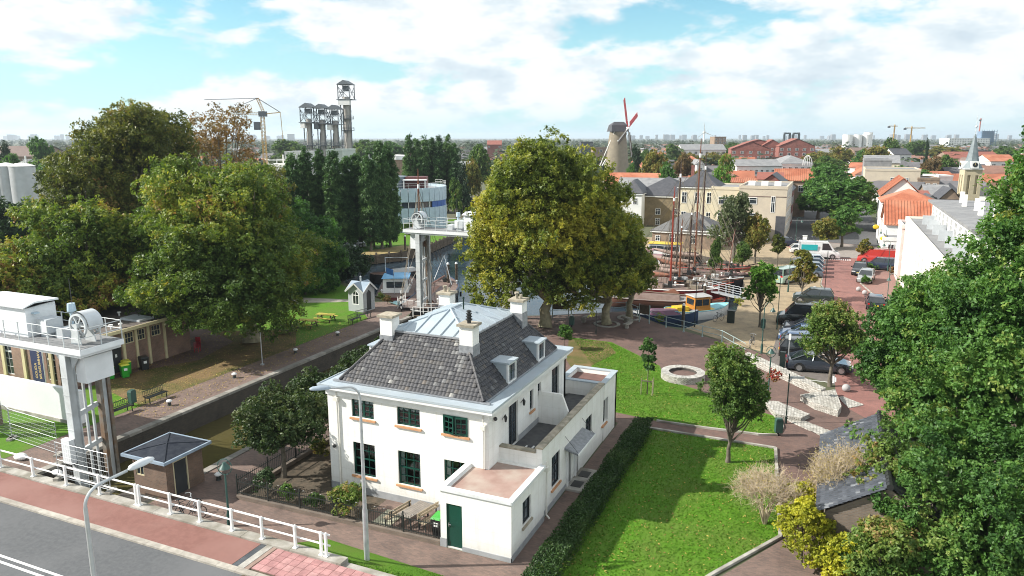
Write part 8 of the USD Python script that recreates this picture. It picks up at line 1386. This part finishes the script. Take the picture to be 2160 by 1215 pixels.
# --- windmill
q = gd(1300, 285); ml = thing('windmill', 'tall stone windmill with thatched cap and red sails', 'windmill', q); MST = mat('mill_stone_look', (0.225, 0.19, 0.14), (0.18, 0.155, 0.115), scale=0.8, rough=0.9); zc = zat(272, 285); zb_ = zat(300, 285)
put(ml, 'tower', MB().lathe([(5.2, 0), (4.2, zb_ * 0.6), (3.3, zb_ + 2), (3.0, zc - 1)], n=24), MST, smooth=50); put(ml, 'cap', MB().loft([[(x, y, z) for x, y, z in ((-3.4, -3.1, zc - 1), (3.4, -3.1, zc - 1), (3.4, 3.1, zc - 1), (-3.4, 3.1, zc - 1))], [(-3.0, -2.0, zc + 1.4), (3.2, -2.0, zc + 1.4), (3.2, 2.0, zc + 1.4), (-3.0, 2.0, zc + 1.4)], [(-1.6, -0.4, zc + 2.6), (2.2, -0.4, zc + 2.6), (2.2, 0.4, zc + 2.6), (-1.6, 0.4, zc + 2.6)]]).xf((0, 0, 0), YAW + 10), DKR)
na = math.radians(YAW - 28); nd = np.array([math.cos(na), math.sin(na), 0]); su = np.array([-math.sin(na), math.cos(na), 0]) * -1; hub = np.array([0, 0, zc + 0.3]) + nd * 4.0; SRED = paint('sail_red_look', (0.50, 0.045, 0.05), 0.5)
put(ml, 'hub', MB().tube([hub - nd * 1.5, hub + nd * 0.5], 0.5, 8), WHITEP)
for k, a in enumerate((-24, 66, 156, 246)):
    ar = math.radians(a); d_ = su * -math.sin(ar) + np.array([0, 0, math.cos(ar)]); pd = np.cross(nd, d_); s_ = put(ml, 'sail', MB().bar(hub, hub + d_ * 11.8, 0.30, 0.30), SRED if k < 2 else WHITEP)
    v0, v1 = hub + d_ * 2.2, hub + d_ * 11.6; put(s_, 'lattice', MB().add([v0 - pd * 0.3, v1 - pd * 0.3, v1 + pd * 1.5, v0 + pd * 1.5, *[p_ + nd * 0.12 for p_ in (v0 - pd * 0.3, v1 - pd * 0.3, v1 + pd * 1.5, v0 + pd * 1.5)]], [(0, 1, 2, 3), (7, 6, 5, 4), (0, 4, 5, 1), (1, 5, 6, 2), (2, 6, 7, 3), (3, 7, 4, 0)]), SRED if k < 2 else DWOOD)
for s in (-1, 1): put(ml, 'tail_pole', MB().tube([(s * 3.0 * su[0], s * 3.0 * su[1], zc - 0.5), (-nd[0] * 6 + s * 2.4 * su[0], -nd[1] * 6 + s * 2.4 * su[1], zb_ * 0.45)], 0.16, 5), WHITEP)
put(ml, 'brace', MB().tube([hub * [0.6, 0.6, 1], np.array([-nd[0] * 6, -nd[1] * 6, zb_ * 0.45])], 0.18, 5), WHITEP)
# --- round office
q = gd(846, 150); ro = thing('round_office', 'round office building clad in pale blue panels with a blue window band', 'office building', q, YAW); R = 9.4; zt_ = zat(398, 141); z1, z2 = zat(427, 141), zat(440, 141); PBL = paint('pale_blue_panel_look', (0.40, 0.50, 0.56), 0.4); nP = 40
put(ro, 'core', MB().cyl(0, 0, 0, zt_ - 0.9, R - 0.25, n=40), DARKGL)
for k in range(nP):
    a0, a1 = k * 2 * math.pi / nP + 0.006, (k + 1) * 2 * math.pi / nP - 0.006
    for za0, zb0 in ((0, z2), (z1, zt_)): put(ro, 'panel', MB().prism(Polygon([(R * math.cos(a0), R * math.sin(a0)), (R * math.cos(a1), R * math.sin(a1)), ((R - 0.22) * math.cos(a1), (R - 0.22) * math.sin(a1)), ((R - 0.22) * math.cos(a0), (R - 0.22) * math.sin(a0))]), za0, zb0), PBL)
    put(ro, 'window_blind' if k % 10 in (6, 7, 8, 9) else 'mullion', MB().bx(((R - 0.15) * math.cos(a0), (R - 0.15) * math.sin(a0), (z1 + z2) / 2), (0.12, (1.35 if k % 10 in (6, 7, 8, 9) else 0.1), z1 - z2), math.degrees(a0)), paint('blind_look', (0.03, 0.10, 0.32)) if k % 10 in (6, 7, 8, 9) else WHITEP)
put(ro, 'roof_terrace', MB().cyl(0, 0, zt_ - 0.9, zt_ - 0.6, R - 0.3, n=40), GRR); zz = zat(372, 150); put(ro, 'upper_storey', MB().cyl(-2.5, 0, zt_ - 0.6, zz, 4.2, n=28), paint('dark_band_look', (0.10, 0.13, 0.16))); put(ro, 'lift_house', MB().box(1.4, -2.0, zt_ - 0.6, 5.6, 1.5, zz), paint('maroon_panel_look', (0.13, 0.045, 0.045))); put(ro, 'canopy', MB().box(1.2, -4.2, zt_ + 1.2, 5.8, -2.0, zt_ + 1.4).box(1.3, -4.1, zt_ - 0.6, 1.5, -3.9, zt_ + 1.2).box(5.5, -4.1, zt_ - 0.6, 5.7, -3.9, zt_ + 1.2), WHITEP); fancy_rail(ro, [((R - 0.1) * math.cos(a), (R - 0.1) * math.sin(a)) for a in np.linspace(-2.6, 0.8, 16)], zt_, 0.9, WHITEP, 1.5)
# --- factory towers, crane, tanks
FCON = mat('tower_concrete_look', (0.30, 0.28, 0.25), (0.38, 0.36, 0.33), scale=0.5, rough=0.9); FSTEEL = paint('tower_steel_look', (0.10, 0.115, 0.13), 0.6)
for k, (px, pa, rad, lb) in enumerate(((658, 216, 1.15, 'factory tower with gabled top, leftmost of the row'), (686, 218, 1.15, 'factory tower with gabled top, second of the row'), (713, 220, 1.15, 'factory tower with gabled top, third of the row'), (738, 168, 1.75, 'tallest factory tower with a gabled cage on top'))):
    Y = 330 + (6 if k == 3 else 0); q = gd(px, Y); za_ = zat(pa, Y); t = thing('factory_tower', lb, 'factory tower', q, YAW - 12); zr = za_ - 2.2; zs_ = zr - 6.2; w = 2.6 if k < 3 else 2.7
    put(t, 'column', MB().cyl(0, 0, 0, zs_ + (1.5 if k < 3 else 1.0), rad, rad * 0.92, n=16), FCON)
    put(t, 'roof', MB().add([(-w - 0.7, -w - 0.3, zr), (w + 0.7, -w - 0.3, zr), (w + 0.7, w + 0.3, zr), (-w - 0.7, w + 0.3, zr), (0, -w - 0.3, zr + 1.9), (0, w + 0.3, zr + 1.9)], [(0, 4, 5, 3), (1, 2, 5, 4), (0, 1, 4, 4), (2, 3, 5, 5), (0, 3, 2, 1)]), FSTEEL); fr = MB()
    for x, y in ((-w, -w), (w, -w), (w, w), (-w, w)): fr.bar((x, y, zs_), (x, y, zr), 0.3)
    for a_, b_ in (((-w, -w), (w, -w)), ((w, -w), (w, w)), ((-w, -w), (-w, w))): fr.bar((*a_, zs_), (*b_, zs_ + 5.4), 0.16).bar((*a_, zs_ + 5.4), (*b_, zs_), 0.16).bar((*a_, zs_ + 3), (*b_, zs_ + 3), 0.2)
    put(t, 'frame', fr, FSTEEL); put(t, 'platform', MB().box(-w - 0.6, -w - 0.6, zs_ - 0.3, w + 0.6, w + 0.6, zs_), FSTEEL); put(t, 'hoist', MB().box(-1.2, -1.2, zr - 2.6, 1.2, 1.2, zr - 0.4), FSTEEL); put(t, 'machine_box', MB().box(-w, -w - 0.4, zs_ - 2.6, -0.6 if k < 3 else w, -rad, zs_ - 0.35), WHT if k != 1 else FSTEEL)
    for z in ((8, 14.5) if k < 3 else (10, 21, 26)): put(t, 'gallery', MB().prism(Polygon([(3 * math.cos(a), 3 * math.sin(a)) for a in np.linspace(0, 6.283, 13)[:-1]]), z, z + 0.25), FSTEEL); fancy_rail(t, [(3 * math.cos(a), 3 * math.sin(a)) for a in np.linspace(0, 6.283, 9)], z + 0.25, 1.1, FSTEEL, 2.5, 0.06)
    put(t, 'ladder', MB().bar((rad + 0.3, -0.4, 0), (rad + 0.3, -0.4, zs_), 0.5, 0.1), FSTEEL); put(t, 'pipes', MB().tube([(-rad - 0.5, -1.5, 0), (-rad - 0.5, -1.5, zs_ - 1)], 0.25, 6).tube([(-rad - 1.2, 1, 0), (-rad - 0.6, 1, zs_ - 4)], 0.18, 6).bar((-3, -2, 4), (3, -2, zs_ - 5), 0.15), FSTEEL)
q = gd(563, 290); t = thing('tower_crane', 'yellow luffing crane above the autumn tree', 'crane', q, YAW); CY = paint('crane_yellow_look', (0.50, 0.30, 0.07), 0.6); zc = zat(246, 290); za_ = zat(207, 290); u_ = wpx(1, 290)
def truss(mb, a, b, w, n):
    a, b = np.array(a, float), np.array(b, float); d = (b - a) / np.linalg.norm(b - a); s = np.cross(d, (0, 1, 0)); s /= np.linalg.norm(s) + 1e-9; o = [np.array([0, w / 2, 0]) + s * w / 2, np.array([0, -w / 2, 0]) + s * w / 2, np.array([0, -w / 2, 0]) - s * w / 2, np.array([0, w / 2, 0]) - s * w / 2]
    for x in o: mb.bar(a + x, b + x, w * 0.13)
    for k in range(n):
        p_, q_ = a + (b - a) * k / n, a + (b - a) * (k + 1) / n
        for i in range(4): mb.bar(p_ + o[i], q_ + o[(i + 1) % 4], w * 0.08)
    return mb
put(t, 'mast', truss(MB(), (0, 0, 0), (0, 0, zc), 1.25, 20), CY); put(t, 'cab', MB().box(-3.2, -1, zc - 5, -1.3, 1, zc - 2).box(-1.2, -1, zc, 1.6, 1, zc + 2.0), FSTEEL); put(t, 'jib', truss(MB(), (1, 0, zc + 1), (-70 * u_, 0, zc + 1.3), 0.9, 14), CY); put(t, 'apex', truss(MB(), (0.6, 0, zc + 1.5), (-8 * u_, 0, za_), 0.8, 8), CY); put(t, 'counter_jib', MB().bar((1, 0, zc + 1), (38 * u_, 0, zc + 1.6), 0.4, 0.3).bar((38 * u_, 0, zc + 1.6), (40 * u_, 0, zc - 9), 0.18), CY); put(t, 'cables', MB().tube([(-8 * u_, 0, za_), (38 * u_, 0, zc + 1.6)], 0.14, 4).tube([(-8 * u_, 0, za_), (-118 * u_, 0, za_ - 0.6)], 0.12, 4).tube([(-8 * u_, 0, za_), (-70 * u_, 0, zc + 2.2)], 0.12, 4).tube([(-60 * u_, 0, zc + 1), (-58 * u_, 0, zc - 9)], 0.1, 4), FSTEEL)
for k, px in enumerate((4, 30, 62)): q = gd(px, 152); zt_ = zat(350, 152); t = thing('silo', ('left', 'middle', 'right')[k] + ' steel silo of the three at the left edge', 'silo', q); r_s = wpx(26, 152) * 0.98 / 1.35; put(t, 'shell', MB().cyl(0, 0, 0, zt_, r_s if k < 2 else r_s * 1.3, n=28), mat('silo_steel_look', (0.36, 0.37, 0.38), (0.44, 0.45, 0.46), scale=0.6, rough=0.5, metal=0.3), smooth=40); put(t, 'dome', MB().lathe([(r_s * (1 if k < 2 else 1.3) + 0.1, zt_), (r_s * 0.6, zt_ + 0.5), (0, zt_ + 0.7)], n=28), WHT)
bld('factory_hall', 'brown brick factory hall at the left edge of the skyline', -40, 76, 330, 308, 330, 30, 'gx', BRK, BRR, None, 'factory', 9); bld('factory_block', 'pale green factory block behind the poplar tops', 692, 726, 317, 0, 235, 20, 'flat', paint('pale_green_look', (0.40, 0.45, 0.40)), GRR, None, 'factory'); bld('factory_block', 'white low factory block left of the poplar tops', 604, 640, 321, 0, 300, 20, 'flat', WHT, GRR, None, 'factory', 6)
q = gd(842, 215); t = thing('storage_tank', 'tan storage tank with white top between the two poplar groups', 'tank', q); put(t, 'shell', MB().cyl(0, 0, 0, zat(336, 215), 4.6, n=28), BRK); put(t, 'lid', MB().lathe([(4.8, zat(336, 215)), (4.6, zat(328, 215)), (0, zat(326, 215))], n=28), WHT)
for k in range(9): q = gd((20, 50, 80, 110, 610, 640, 770, 800, 590)[k], (300, 290, 310, 300, 320, 315, 330, 325, 310)[k]); t = thing('pipe_rack', ('white pipe rack in front of the brown factory hall, ' + ('left end', 'middle', 'right end', 'behind the brown-green tree')[k]) if k < 4 else 'white pipe rack of the factory ' + ('left of the first tower', 'at the foot of the leftmost tower', 'right of the tallest tower', 'above the last poplar', 'below the yellow crane')[k - 4], 'pipe rack', q, YAW); put(t, 'frame', MB().box(-5, -0.2, 0, -4.7, 0.2, 9).box(4.7, -0.2, 0, 5, 0.2, 9).box(-5, -0.2, 5, 5, 0.2, 5.4).box(-5, -0.2, 8.6, 5, 0.2, 9), WHT); put(t, 'pipe', MB().tube([(-6, 0.6, 6), (6, 0.6, 6)], 0.4, 6).tube([(-6, -0.7, 7), (6, -0.7, 7)], 0.3, 6).tube([(2, 0, 0), (2, 0, 11)], 0.3, 6), WHT)
# --- skyline
q = gd(1807, 900); t = thing('white_silos', 'cluster of tall white silos on the skyline', 'silos', q, YAW)
for k, (dx, pt, r_s) in enumerate(((-22, 284, 5.5), (-11, 285, 4.5), (0, 284, 4.5), (9, 284, 4.5), (18, 284, 4.5), (26, 279, 5.0))): put(t, 'silo', MB().cyl(dx * wpx(1, 900), (k % 2) * 6, 0, zat(pt, 900), r_s, n=16), WHT)
bld('hospital', 'long white hospital block with window bands on the skyline', 2000, 2086, 292, 0, 1100, 25, 'flat', WHT, WHT, None, 'hospital', 16, 4); q = gd(2075, 1110); t = thing('scaffolded_tower', 'tower wrapped in blue scaffolding beside the white hospital', 'tower', q, YAW); zt_ = zat(274, 1110); put(t, 'core', MB().box(-9, -6, 0, 9, 6, zt_ - 2), paint('blue_core_look', (0.16, 0.22, 0.30))); fr = MB()
for k in range(7): fr.bar((-11 + k * 3.7, -8, 0), (-11 + k * 3.7, -8, zt_), 0.5)
for k in range(9): fr.bar((-11, -8, 3 + k * 3), (11.2, -8, 3 + k * 3), 0.5)
put(t, 'scaffold', fr, paint('scaffold_look', (0.10, 0.20, 0.30)))
for px, Y, pt, j0, j1, cm, lb in ((2061, 1150, 252, -1, 2, paint('crane_red_look', (0.5, 0.16, 0.12)), 'red crane above the blue scaffolded tower'), (1882, 1000, 266, -12, 6, CY, 'pale tower crane on the skyline, left of two'), (1918, 950, 270, -14, 28, CY, 'pale tower crane on the skyline, right of two')): q = gd(px, Y); z = zat(pt, Y); u_ = wpx(1, Y); t = thing('far_crane', lb, 'crane', q, YAW); put(t, 'mast', MB().bar((0, 0, 0), (0, 0, z + 2), 1.2), cm); put(t, 'jib', MB().bar((j0 * u_, 0, z), (j1 * u_, 0, z), 0.9), cm); put(t, 'counterweight', MB().bx((j0 * u_, 0, z - 1.2), (3, 1.5, 2.4)), FSTEEL)
q = gd(1484, 1700); t = thing('wind_turbine', 'white wind turbine on the skyline right of the mill', 'wind turbine', q, YAW); z = zat(279, 1700); put(t, 'tower', MB().cyl(0, 0, 0, z, 2.0, 1.1, n=10), WHT); put(t, 'nacelle', MB().bx((0, 0, z), (4, 8, 4)), WHT)
for k in range(3): a = math.radians(8 + 120 * k); put(t, 'blade', MB().slab(Polygon([(-1, 0), (1.6, 0), (0.3, 22), (-0.3, 22)]), (0, -5, z), (math.cos(a), 0, math.sin(a)), (-math.sin(a), 0, math.cos(a)), 0.5), WHT)
q = gd(1666, 720); t = thing('lift_bridge', 'grey-blue lift bridge towers on the skyline above the red brick buildings', 'lift bridge', q, YAW); u_ = wpx(1, 720); z = zat(283, 720)
for dx in (-15, -3, 4, 16): put(t, 'tower', MB().box(dx * u_ - 0.8, -1, 0, dx * u_ + 0.8, 1, z), FSTEEL)
for a, b_ in ((-16, -2), (3, 17)): put(t, 'top_beam', MB().box(a * u_, -1.2, z, b_ * u_, 1.2, z + 1.5), FSTEEL)
q = gd(1698, 240); t = thing('wire_dome', 'white wire dome standing on the white grey-roofed building', 'dome', (q[0], q[1], zat(349, 240)), 0)
for k in range(6): a = k * math.pi / 6; put(t, 'rib', MB().tube([(1.5 * math.cos(b_) * math.cos(a), 1.5 * math.cos(b_) * math.sin(a), 3.2 * math.sin(b_)) for b_ in np.linspace(0, math.pi, 11)], 0.05, 4), WHITEP)
# ================================================================ trees of the town: one of each kind with its parts, the rest copies of it
PROTO = {}
def ftree(kind, px, Y, pt, w, label, z0=0.0):
    q = gd(px, Y); H = max(2.5, zat(pt, Y)); R = wpx(w, Y) / 2; fol, ncl, leaf, br_, low = {'round_green': (F_GREEN, 330, 0.30, 0.9, -0.8), 'round_olive': (F_OLIVE, 330, 0.30, 0.9, -0.8), 'round_mid': (F_MID, 330, 0.30, 0.9, -0.8), 'cone_dark': (F_DARK, 300, 0.28, 0.9, -0.95), 'round_brown': (F_BROWN, 260, 0.28, 0.9, -0.8), 'round_lime': (F_LIME, 320, 0.28, 0.9, -0.95), 'grey_willow': (F_GREY, 320, 0.2, 0.7, -0.95)}[kind]
    name = {'cone_dark': 'cypress_tree', 'grey_willow': 'willow_tree'}.get(kind, 'broadleaf_tree'); sc = (R / 4.0, R / 4.0, H / 10.0)
    if kind not in PROTO:
        l_ = lobed(4.0, 9.0 if low > -0.9 else 9.8, 14, len(PROTO) + 200, sq=0.9) if kind != 'cone_dark' else [(0, 0, 3.2, 3.4, 3.4, 3.2), (0, 0, 5.8, 2.6, 2.6, 3.0), (0, 0, 8.0, 1.5, 1.5, 2.0)]
        if low > -0.9: l_ = [(a, b, c + 1.0, d, e, f) for a, b, c, d, e, f in l_]
        t = thing(name, label, 'tree', q, 0, None, sc); put(t, 'trunk', trunk(l_, 0.3, 7, 3.5), BARK); put(t, 'crown', crown(l_, int(ncl * 2.6), 13, leaf * 0.8, br_, 800 + len(PROTO), low=low, patchgain=0.6), fol, tint=True); PROTO[kind] = t; return t
    return dup(PROTO[kind], q, (px * 37 + Y * 13) % 360, label, None, sc, 'tree')
for a in (
 ('round_green', 1758, 148, 372, 150, 'broad green tree, nearest of the big avenue trees'), ('round_green', 1725, 165, 362, 90, 'green avenue tree at the left of the avenue crowns'), ('round_mid', 1805, 160, 366, 84, 'duller green avenue tree on the right of the avenue crowns'), ('round_green', 1748, 215, 340, 100, 'avenue tree second row from the square'), ('round_mid', 1740, 280, 325, 90, 'avenue tree third row from the square'), ('round_olive', 1722, 350, 314, 70, 'farthest yellowish avenue tree'), ('round_green', 1775, 122, 430, 74, 'small green tree in front of the avenue trees'), ('round_olive', 1738, 120, 452, 60, 'small olive tree at the avenue mouth beside the bicycles'),
 ('cone_dark', 1338, 232, 309, 40, 'dark conifer right of the windmill'), ('round_olive', 1380, 215, 305, 66, 'olive tree between the dark conifer and the masts'), ('round_green', 1407, 190, 336, 44, 'green tree behind the warehouse ridge'), ('round_brown', 1440, 225, 318, 50, 'brownish tree behind the warehouse'), ('round_lime', 1525, 195, 313, 54, 'bright green upright tree behind the cream house'), ('round_olive', 1466, 180, 350, 46, 'pale olive tree left of the cream house roof'), ('grey_willow', 1546, 108, 378, 104, 'thin grey-green willow in front of the cream house'), ('round_olive', 1592, 106, 440, 60, 'olive bushy tree right of the willow'), ('round_mid', 1566, 101, 506, 40, 'round bush in front of the white yard shed'), ('round_mid', 1508, 94, 494, 30, 'small tree by the low house door'),
 ('round_mid', 1010, 230, 297, 60, 'tree between the far poplars and the plane tree'), ('cone_dark', 978, 170, 345, 40, 'dark tree filling the gap behind the harbour'), ('round_olive', 995, 190, 325, 46, 'olive tree behind the dark gap tree'), ('round_mid', 962, 165, 370, 34, 'dim tree at the right of the round office'),
 ('round_green', 1905, 215, 345, 66, 'green tree right of the school, front'), ('round_green', 1940, 225, 352, 90, 'wide green tree right of the school'), ('round_brown', 1962, 250, 325, 50, 'brownish tree above the school trees'), ('round_mid', 1990, 260, 322, 60, 'mid green tree left of the church spire'), ('cone_dark', 1947, 300, 294, 14, 'slim dark cypress on the skyline'), ('round_olive', 1846, 330, 300, 66, 'olive tree left of the dark-roofed house'), ('round_mid', 1874, 360, 285, 44, 'tall grey-green tree on the skyline'), ('round_green', 1815, 340, 310, 50, 'green tree below the white silos'), ('round_olive', 1768, 380, 304, 60, 'yellowish tree left of the white silos'), ('round_mid', 1928, 500, 293, 60, 'pale tree under the right tower crane'), ('round_olive', 1980, 520, 304, 100, 'yellow-green tree mass below the hospital'), ('round_mid', 2115, 420, 305, 60, 'grey-green tree right of the hospital'),
 ('round_olive', 1455, 330, 318, 60, 'olive tree behind the mast tops'), ('round_olive', 1500, 360, 316, 50, 'olive tree left of the red brick buildings'), ('round_mid', 1360, 340, 312, 40, 'small tree behind the dark conifer'), ('round_mid', 1418, 420, 300, 50, 'grey-green tree on the skyline right of the mill'), ('round_mid', 1545, 520, 298, 60, 'grey-green trees by the dark tower block'), ('round_green', 1330, 210, 340, 30, 'green tree at the foot of the mill'),
 ('round_green', 30, 200, 318, 60, 'dark green tree behind the silos'), ('round_green', 100, 260, 282, 60, 'tall tree on the skyline at the left'), ('round_mid', 610, 420, 290, 80, 'skyline tree left of the factory towers'), ('round_mid', 780, 430, 291, 90, 'skyline tree right of the factory towers'), ('round_green', 830, 400, 294, 60, 'skyline tree above the last poplars'), ('cone_dark', 25, 230, 300, 40, 'dark conifer on the skyline at the left edge'),
 ('round_mid', 560, 130, 400, 90, 'shaded tree behind the broad maple, left of the poplars'), ('round_green', 600, 120, 420, 100, 'shaded green tree at the foot of the poplars'), ('round_green', 790, 122, 470, 60, 'low green tree under the right-hand poplars'), ('round_mid', 860, 138, 470, 40, 'small tree on the bank lawn beside the round office'), ('round_green', 330, 110, 420, 150, 'dark tree hidden between the park trees')): ftree(*a)
# ================================================================ far town, woods and city as masses
r = np.random.default_rng(12); tm = MB()
def roofbox(mb, c, w, d, h, rh, a, tw, tr):
    b = MB().box(-w / 2, -d / 2, 0, w / 2, d / 2, h); v, f, _ = b.get(); b = MB().add(v, f, tw)
    V = np.array([(-w / 2 - 0.3, -d / 2 - 0.3, h), (w / 2 + 0.3, -d / 2 - 0.3, h), (w / 2 + 0.3, d / 2 + 0.3, h), (-w / 2 - 0.3, d / 2 + 0.3, h), (-w / 2 - 0.3, 0, h + rh), (w / 2 + 0.3, 0, h + rh)]); b.add(V, [(0, 1, 5), (0, 5, 4), (2, 3, 4), (2, 4, 5), (1, 2, 5), (3, 0, 4)], tr)
    b.xf(c, a); mb.add(*b.get())
for k in range(900):
    Y = 190 + 1100 * r.random() ** 1.6; px = r.uniform(1360, 2250) if r.random() < 0.8 else r.uniform(-100, 1100); 
    if px < 1330 and Y < 420: continue
    c = gd(px, Y); 
    if 13.5 < c[0] < 33 and Y < 420: continue
    if Y > 700: tw, tr = r.choice([0.05, 0.25, 0.45]), r.choice([0.45, 0.65, 0.85, 0.85])
    else: tw, tr = r.choice([0.05, 0.05, 0.25, 0.45]), r.choice([0.65, 0.65, 0.85, 0.97, 0.97])
    roofbox(tm, c, r.uniform(7, 18), r.uniform(7, 10), r.uniform(2.8, 5.6), r.uniform(1.5, 3.2), r.uniform(-25, 25) + (90 if r.random() < 0.4 else 0), tw, tr)
lone('distant_town', tm, mat('distant_town_look', (1, 1, 1), scale=0.2, rough=0.85, tintramp=[(0.0, (0.62, 0.60, 0.56)), (0.12, (0.62, 0.60, 0.56)), (0.2, (0.30, 0.22, 0.16)), (0.32, (0.30, 0.22, 0.16)), (0.4, (0.24, 0.24, 0.25)), (0.52, (0.24, 0.24, 0.25)), (0.6, (0.10, 0.10, 0.11)), (0.72, (0.12, 0.11, 0.11)), (0.8, (0.18, 0.10, 0.075)), (0.9, (0.20, 0.10, 0.07)), (0.95, (0.32, 0.11, 0.06)), (1.0, (0.34, 0.12, 0.065))]), 'mass of far roofs of the town towards the horizon', 'town', kind='stuff', tint=True)
wc_, wn, wt, ws = [], [], [], []
for k in range(5200):
    Y = 330 + 2900 * r.random() ** 1.5; px = r.uniform(-250, 2420); c = gd(px, Y)
    if 14 < c[0] < 33 and Y < 450: continue
    hgt = r.uniform(4, 11) if Y < 700 else r.uniform(7, 15); rad = r.uniform(3, 7); n = 15
    d = unit(r.normal(size=(n, 3))); d[:, 2] = np.abs(d[:, 2]); wc_.append(c + d * [rad, rad, hgt] * r.uniform(0.75, 1.05, (n, 1))); wn.append(unit(d + [0, 0, 0.4])); wt.append(np.clip(0.4 + r.normal(0, 0.2) + r.normal(0, 0.08, n), 0, 1)); ws.append(np.full(n, rad * 0.40))
lone('distant_woods', leaves(MB(), np.vstack(wc_), np.vstack(wn), np.concatenate(ws), np.concatenate(wt), r, 0.8, True), foliage('distant_wood_look', [(0, (0.022, 0.040, 0.016)), (0.5, (0.045, 0.068, 0.024)), (1, (0.085, 0.085, 0.035))], trans=0.1), 'mass of far woods and garden trees towards the horizon', 'woods', kind='stuff', tint=True)
cm_ = MB()
for k in range(90):
    Y = r.uniform(4500, 7500); c = gd(r.choice([r.uniform(0, 620), r.uniform(1280, 2160)]), Y); cm_.bx((c[0], c[1], 15), (r.uniform(12, 40), 20, 30 + r.uniform(0, 22)), YAW)
lone('distant_city', cm_, GRR, 'faint far city blocks along the horizon', 'city', kind='stuff')
# ================================================================ the air
x0, x1, y0, y1 = -8900, 8900, -390, 13900
hz_ = MB().box(x0, y0, -4.3, x1, y1, 95)
HAZE = usdkit.material(stage, '/World/Looks/haze_look', {'v': ('principled_volume', {'color': (0.80, 0.90, 1.0), 'density': HAZE_D, 'anisotropy': 0.3})}, [], volume='v.volume')
tag(put('/World', 'haze', hz_, HAZE), 'thin pale air over the town', 'haze', None, 'stuff')
# ================================================================ groups of repeated things
GROUPS = {'maple_tree': 'large park trees left of the lock', 'plane_tree': 'plane trees on the square', 'poplar_tree': 'poplars by the round office', 'lime_tree': 'lime trees along the lock', 'street_tree': 'street trees of the square and plaza', 'young_tree': 'young trees on the lawn', 'hornbeam_tree': 'trees of the wooded right edge', 'broadleaf_tree': 'trees among the houses of the town', 'cypress_tree': 'dark conifers of the town', 'shrub': 'shrubs and small plants', 'bush': 'bushes on the left bank', 'bicycle': 'parked bicycles', 'wheeled_bin': 'wheeled bins', 'park_bench': 'dark steel park benches', 'garden_bench': 'garden benches of the terrace', 'litter_bin': 'litter bins', 'mooring_bollard': 'white-capped mooring bollards', 'picnic_table': 'picnic tables on the park lawn', 'fence_panel': 'mesh fence panels', 'sandbag': 'sandbags at the mesh fence', 'picket_fence': 'iron fences of the house garden', 'white_fence': 'white gate fences at the far tower', 'lock_gate_rail': 'handrails of the lock gate', 'bell_lamp': 'green ring lamps', 'hook_lamp': 'green hook lamps', 'cobra_lamp': 'road lamps', 'lift_tower': 'lift towers of the lock', 'sailing_barge': 'old sailing barges in the harbour', 'houseboat': 'houseboats', 'small_boat': 'small boats on the left bank', 'mooring_pile': 'mooring piles', 'notice_board': 'notice boards on the quay', 'tree_ring': 'stone rings round the plane trees', 'brick_bench': 'white brick benches', 'brick_strip': 'white brick strips', 'parked_car': 'parked cars', 'parked_van': 'parked vans', 'pole': 'slim poles', 'shop_sign': 'yellow hanging signs', 'ball_bollard': 'stone ball bollards', 'utility_box': 'utility boxes', 'orange_house': 'orange-roofed houses of the avenue', 'town_house': 'houses of the town', 'brick_apartments': 'red brick gabled apartment buildings', 'factory_tower': 'factory towers', 'silo': 'steel silos', 'pipe_rack': 'pipe racks of the factory', 'factory_block': 'factory blocks', 'far_crane': 'cranes on the skyline'}
for p_ in stage.GetPrimAtPath('/World').GetChildren():
    n_ = p_.GetName(); n_ = n_[:-4] if n_[-4:-3] == '_' and n_[-3:].isdigit() else n_
    if n_ in GROUPS and not p_.GetCustomDataByKey('kind'): p_.SetCustomDataByKey('group', GROUPS[n_])
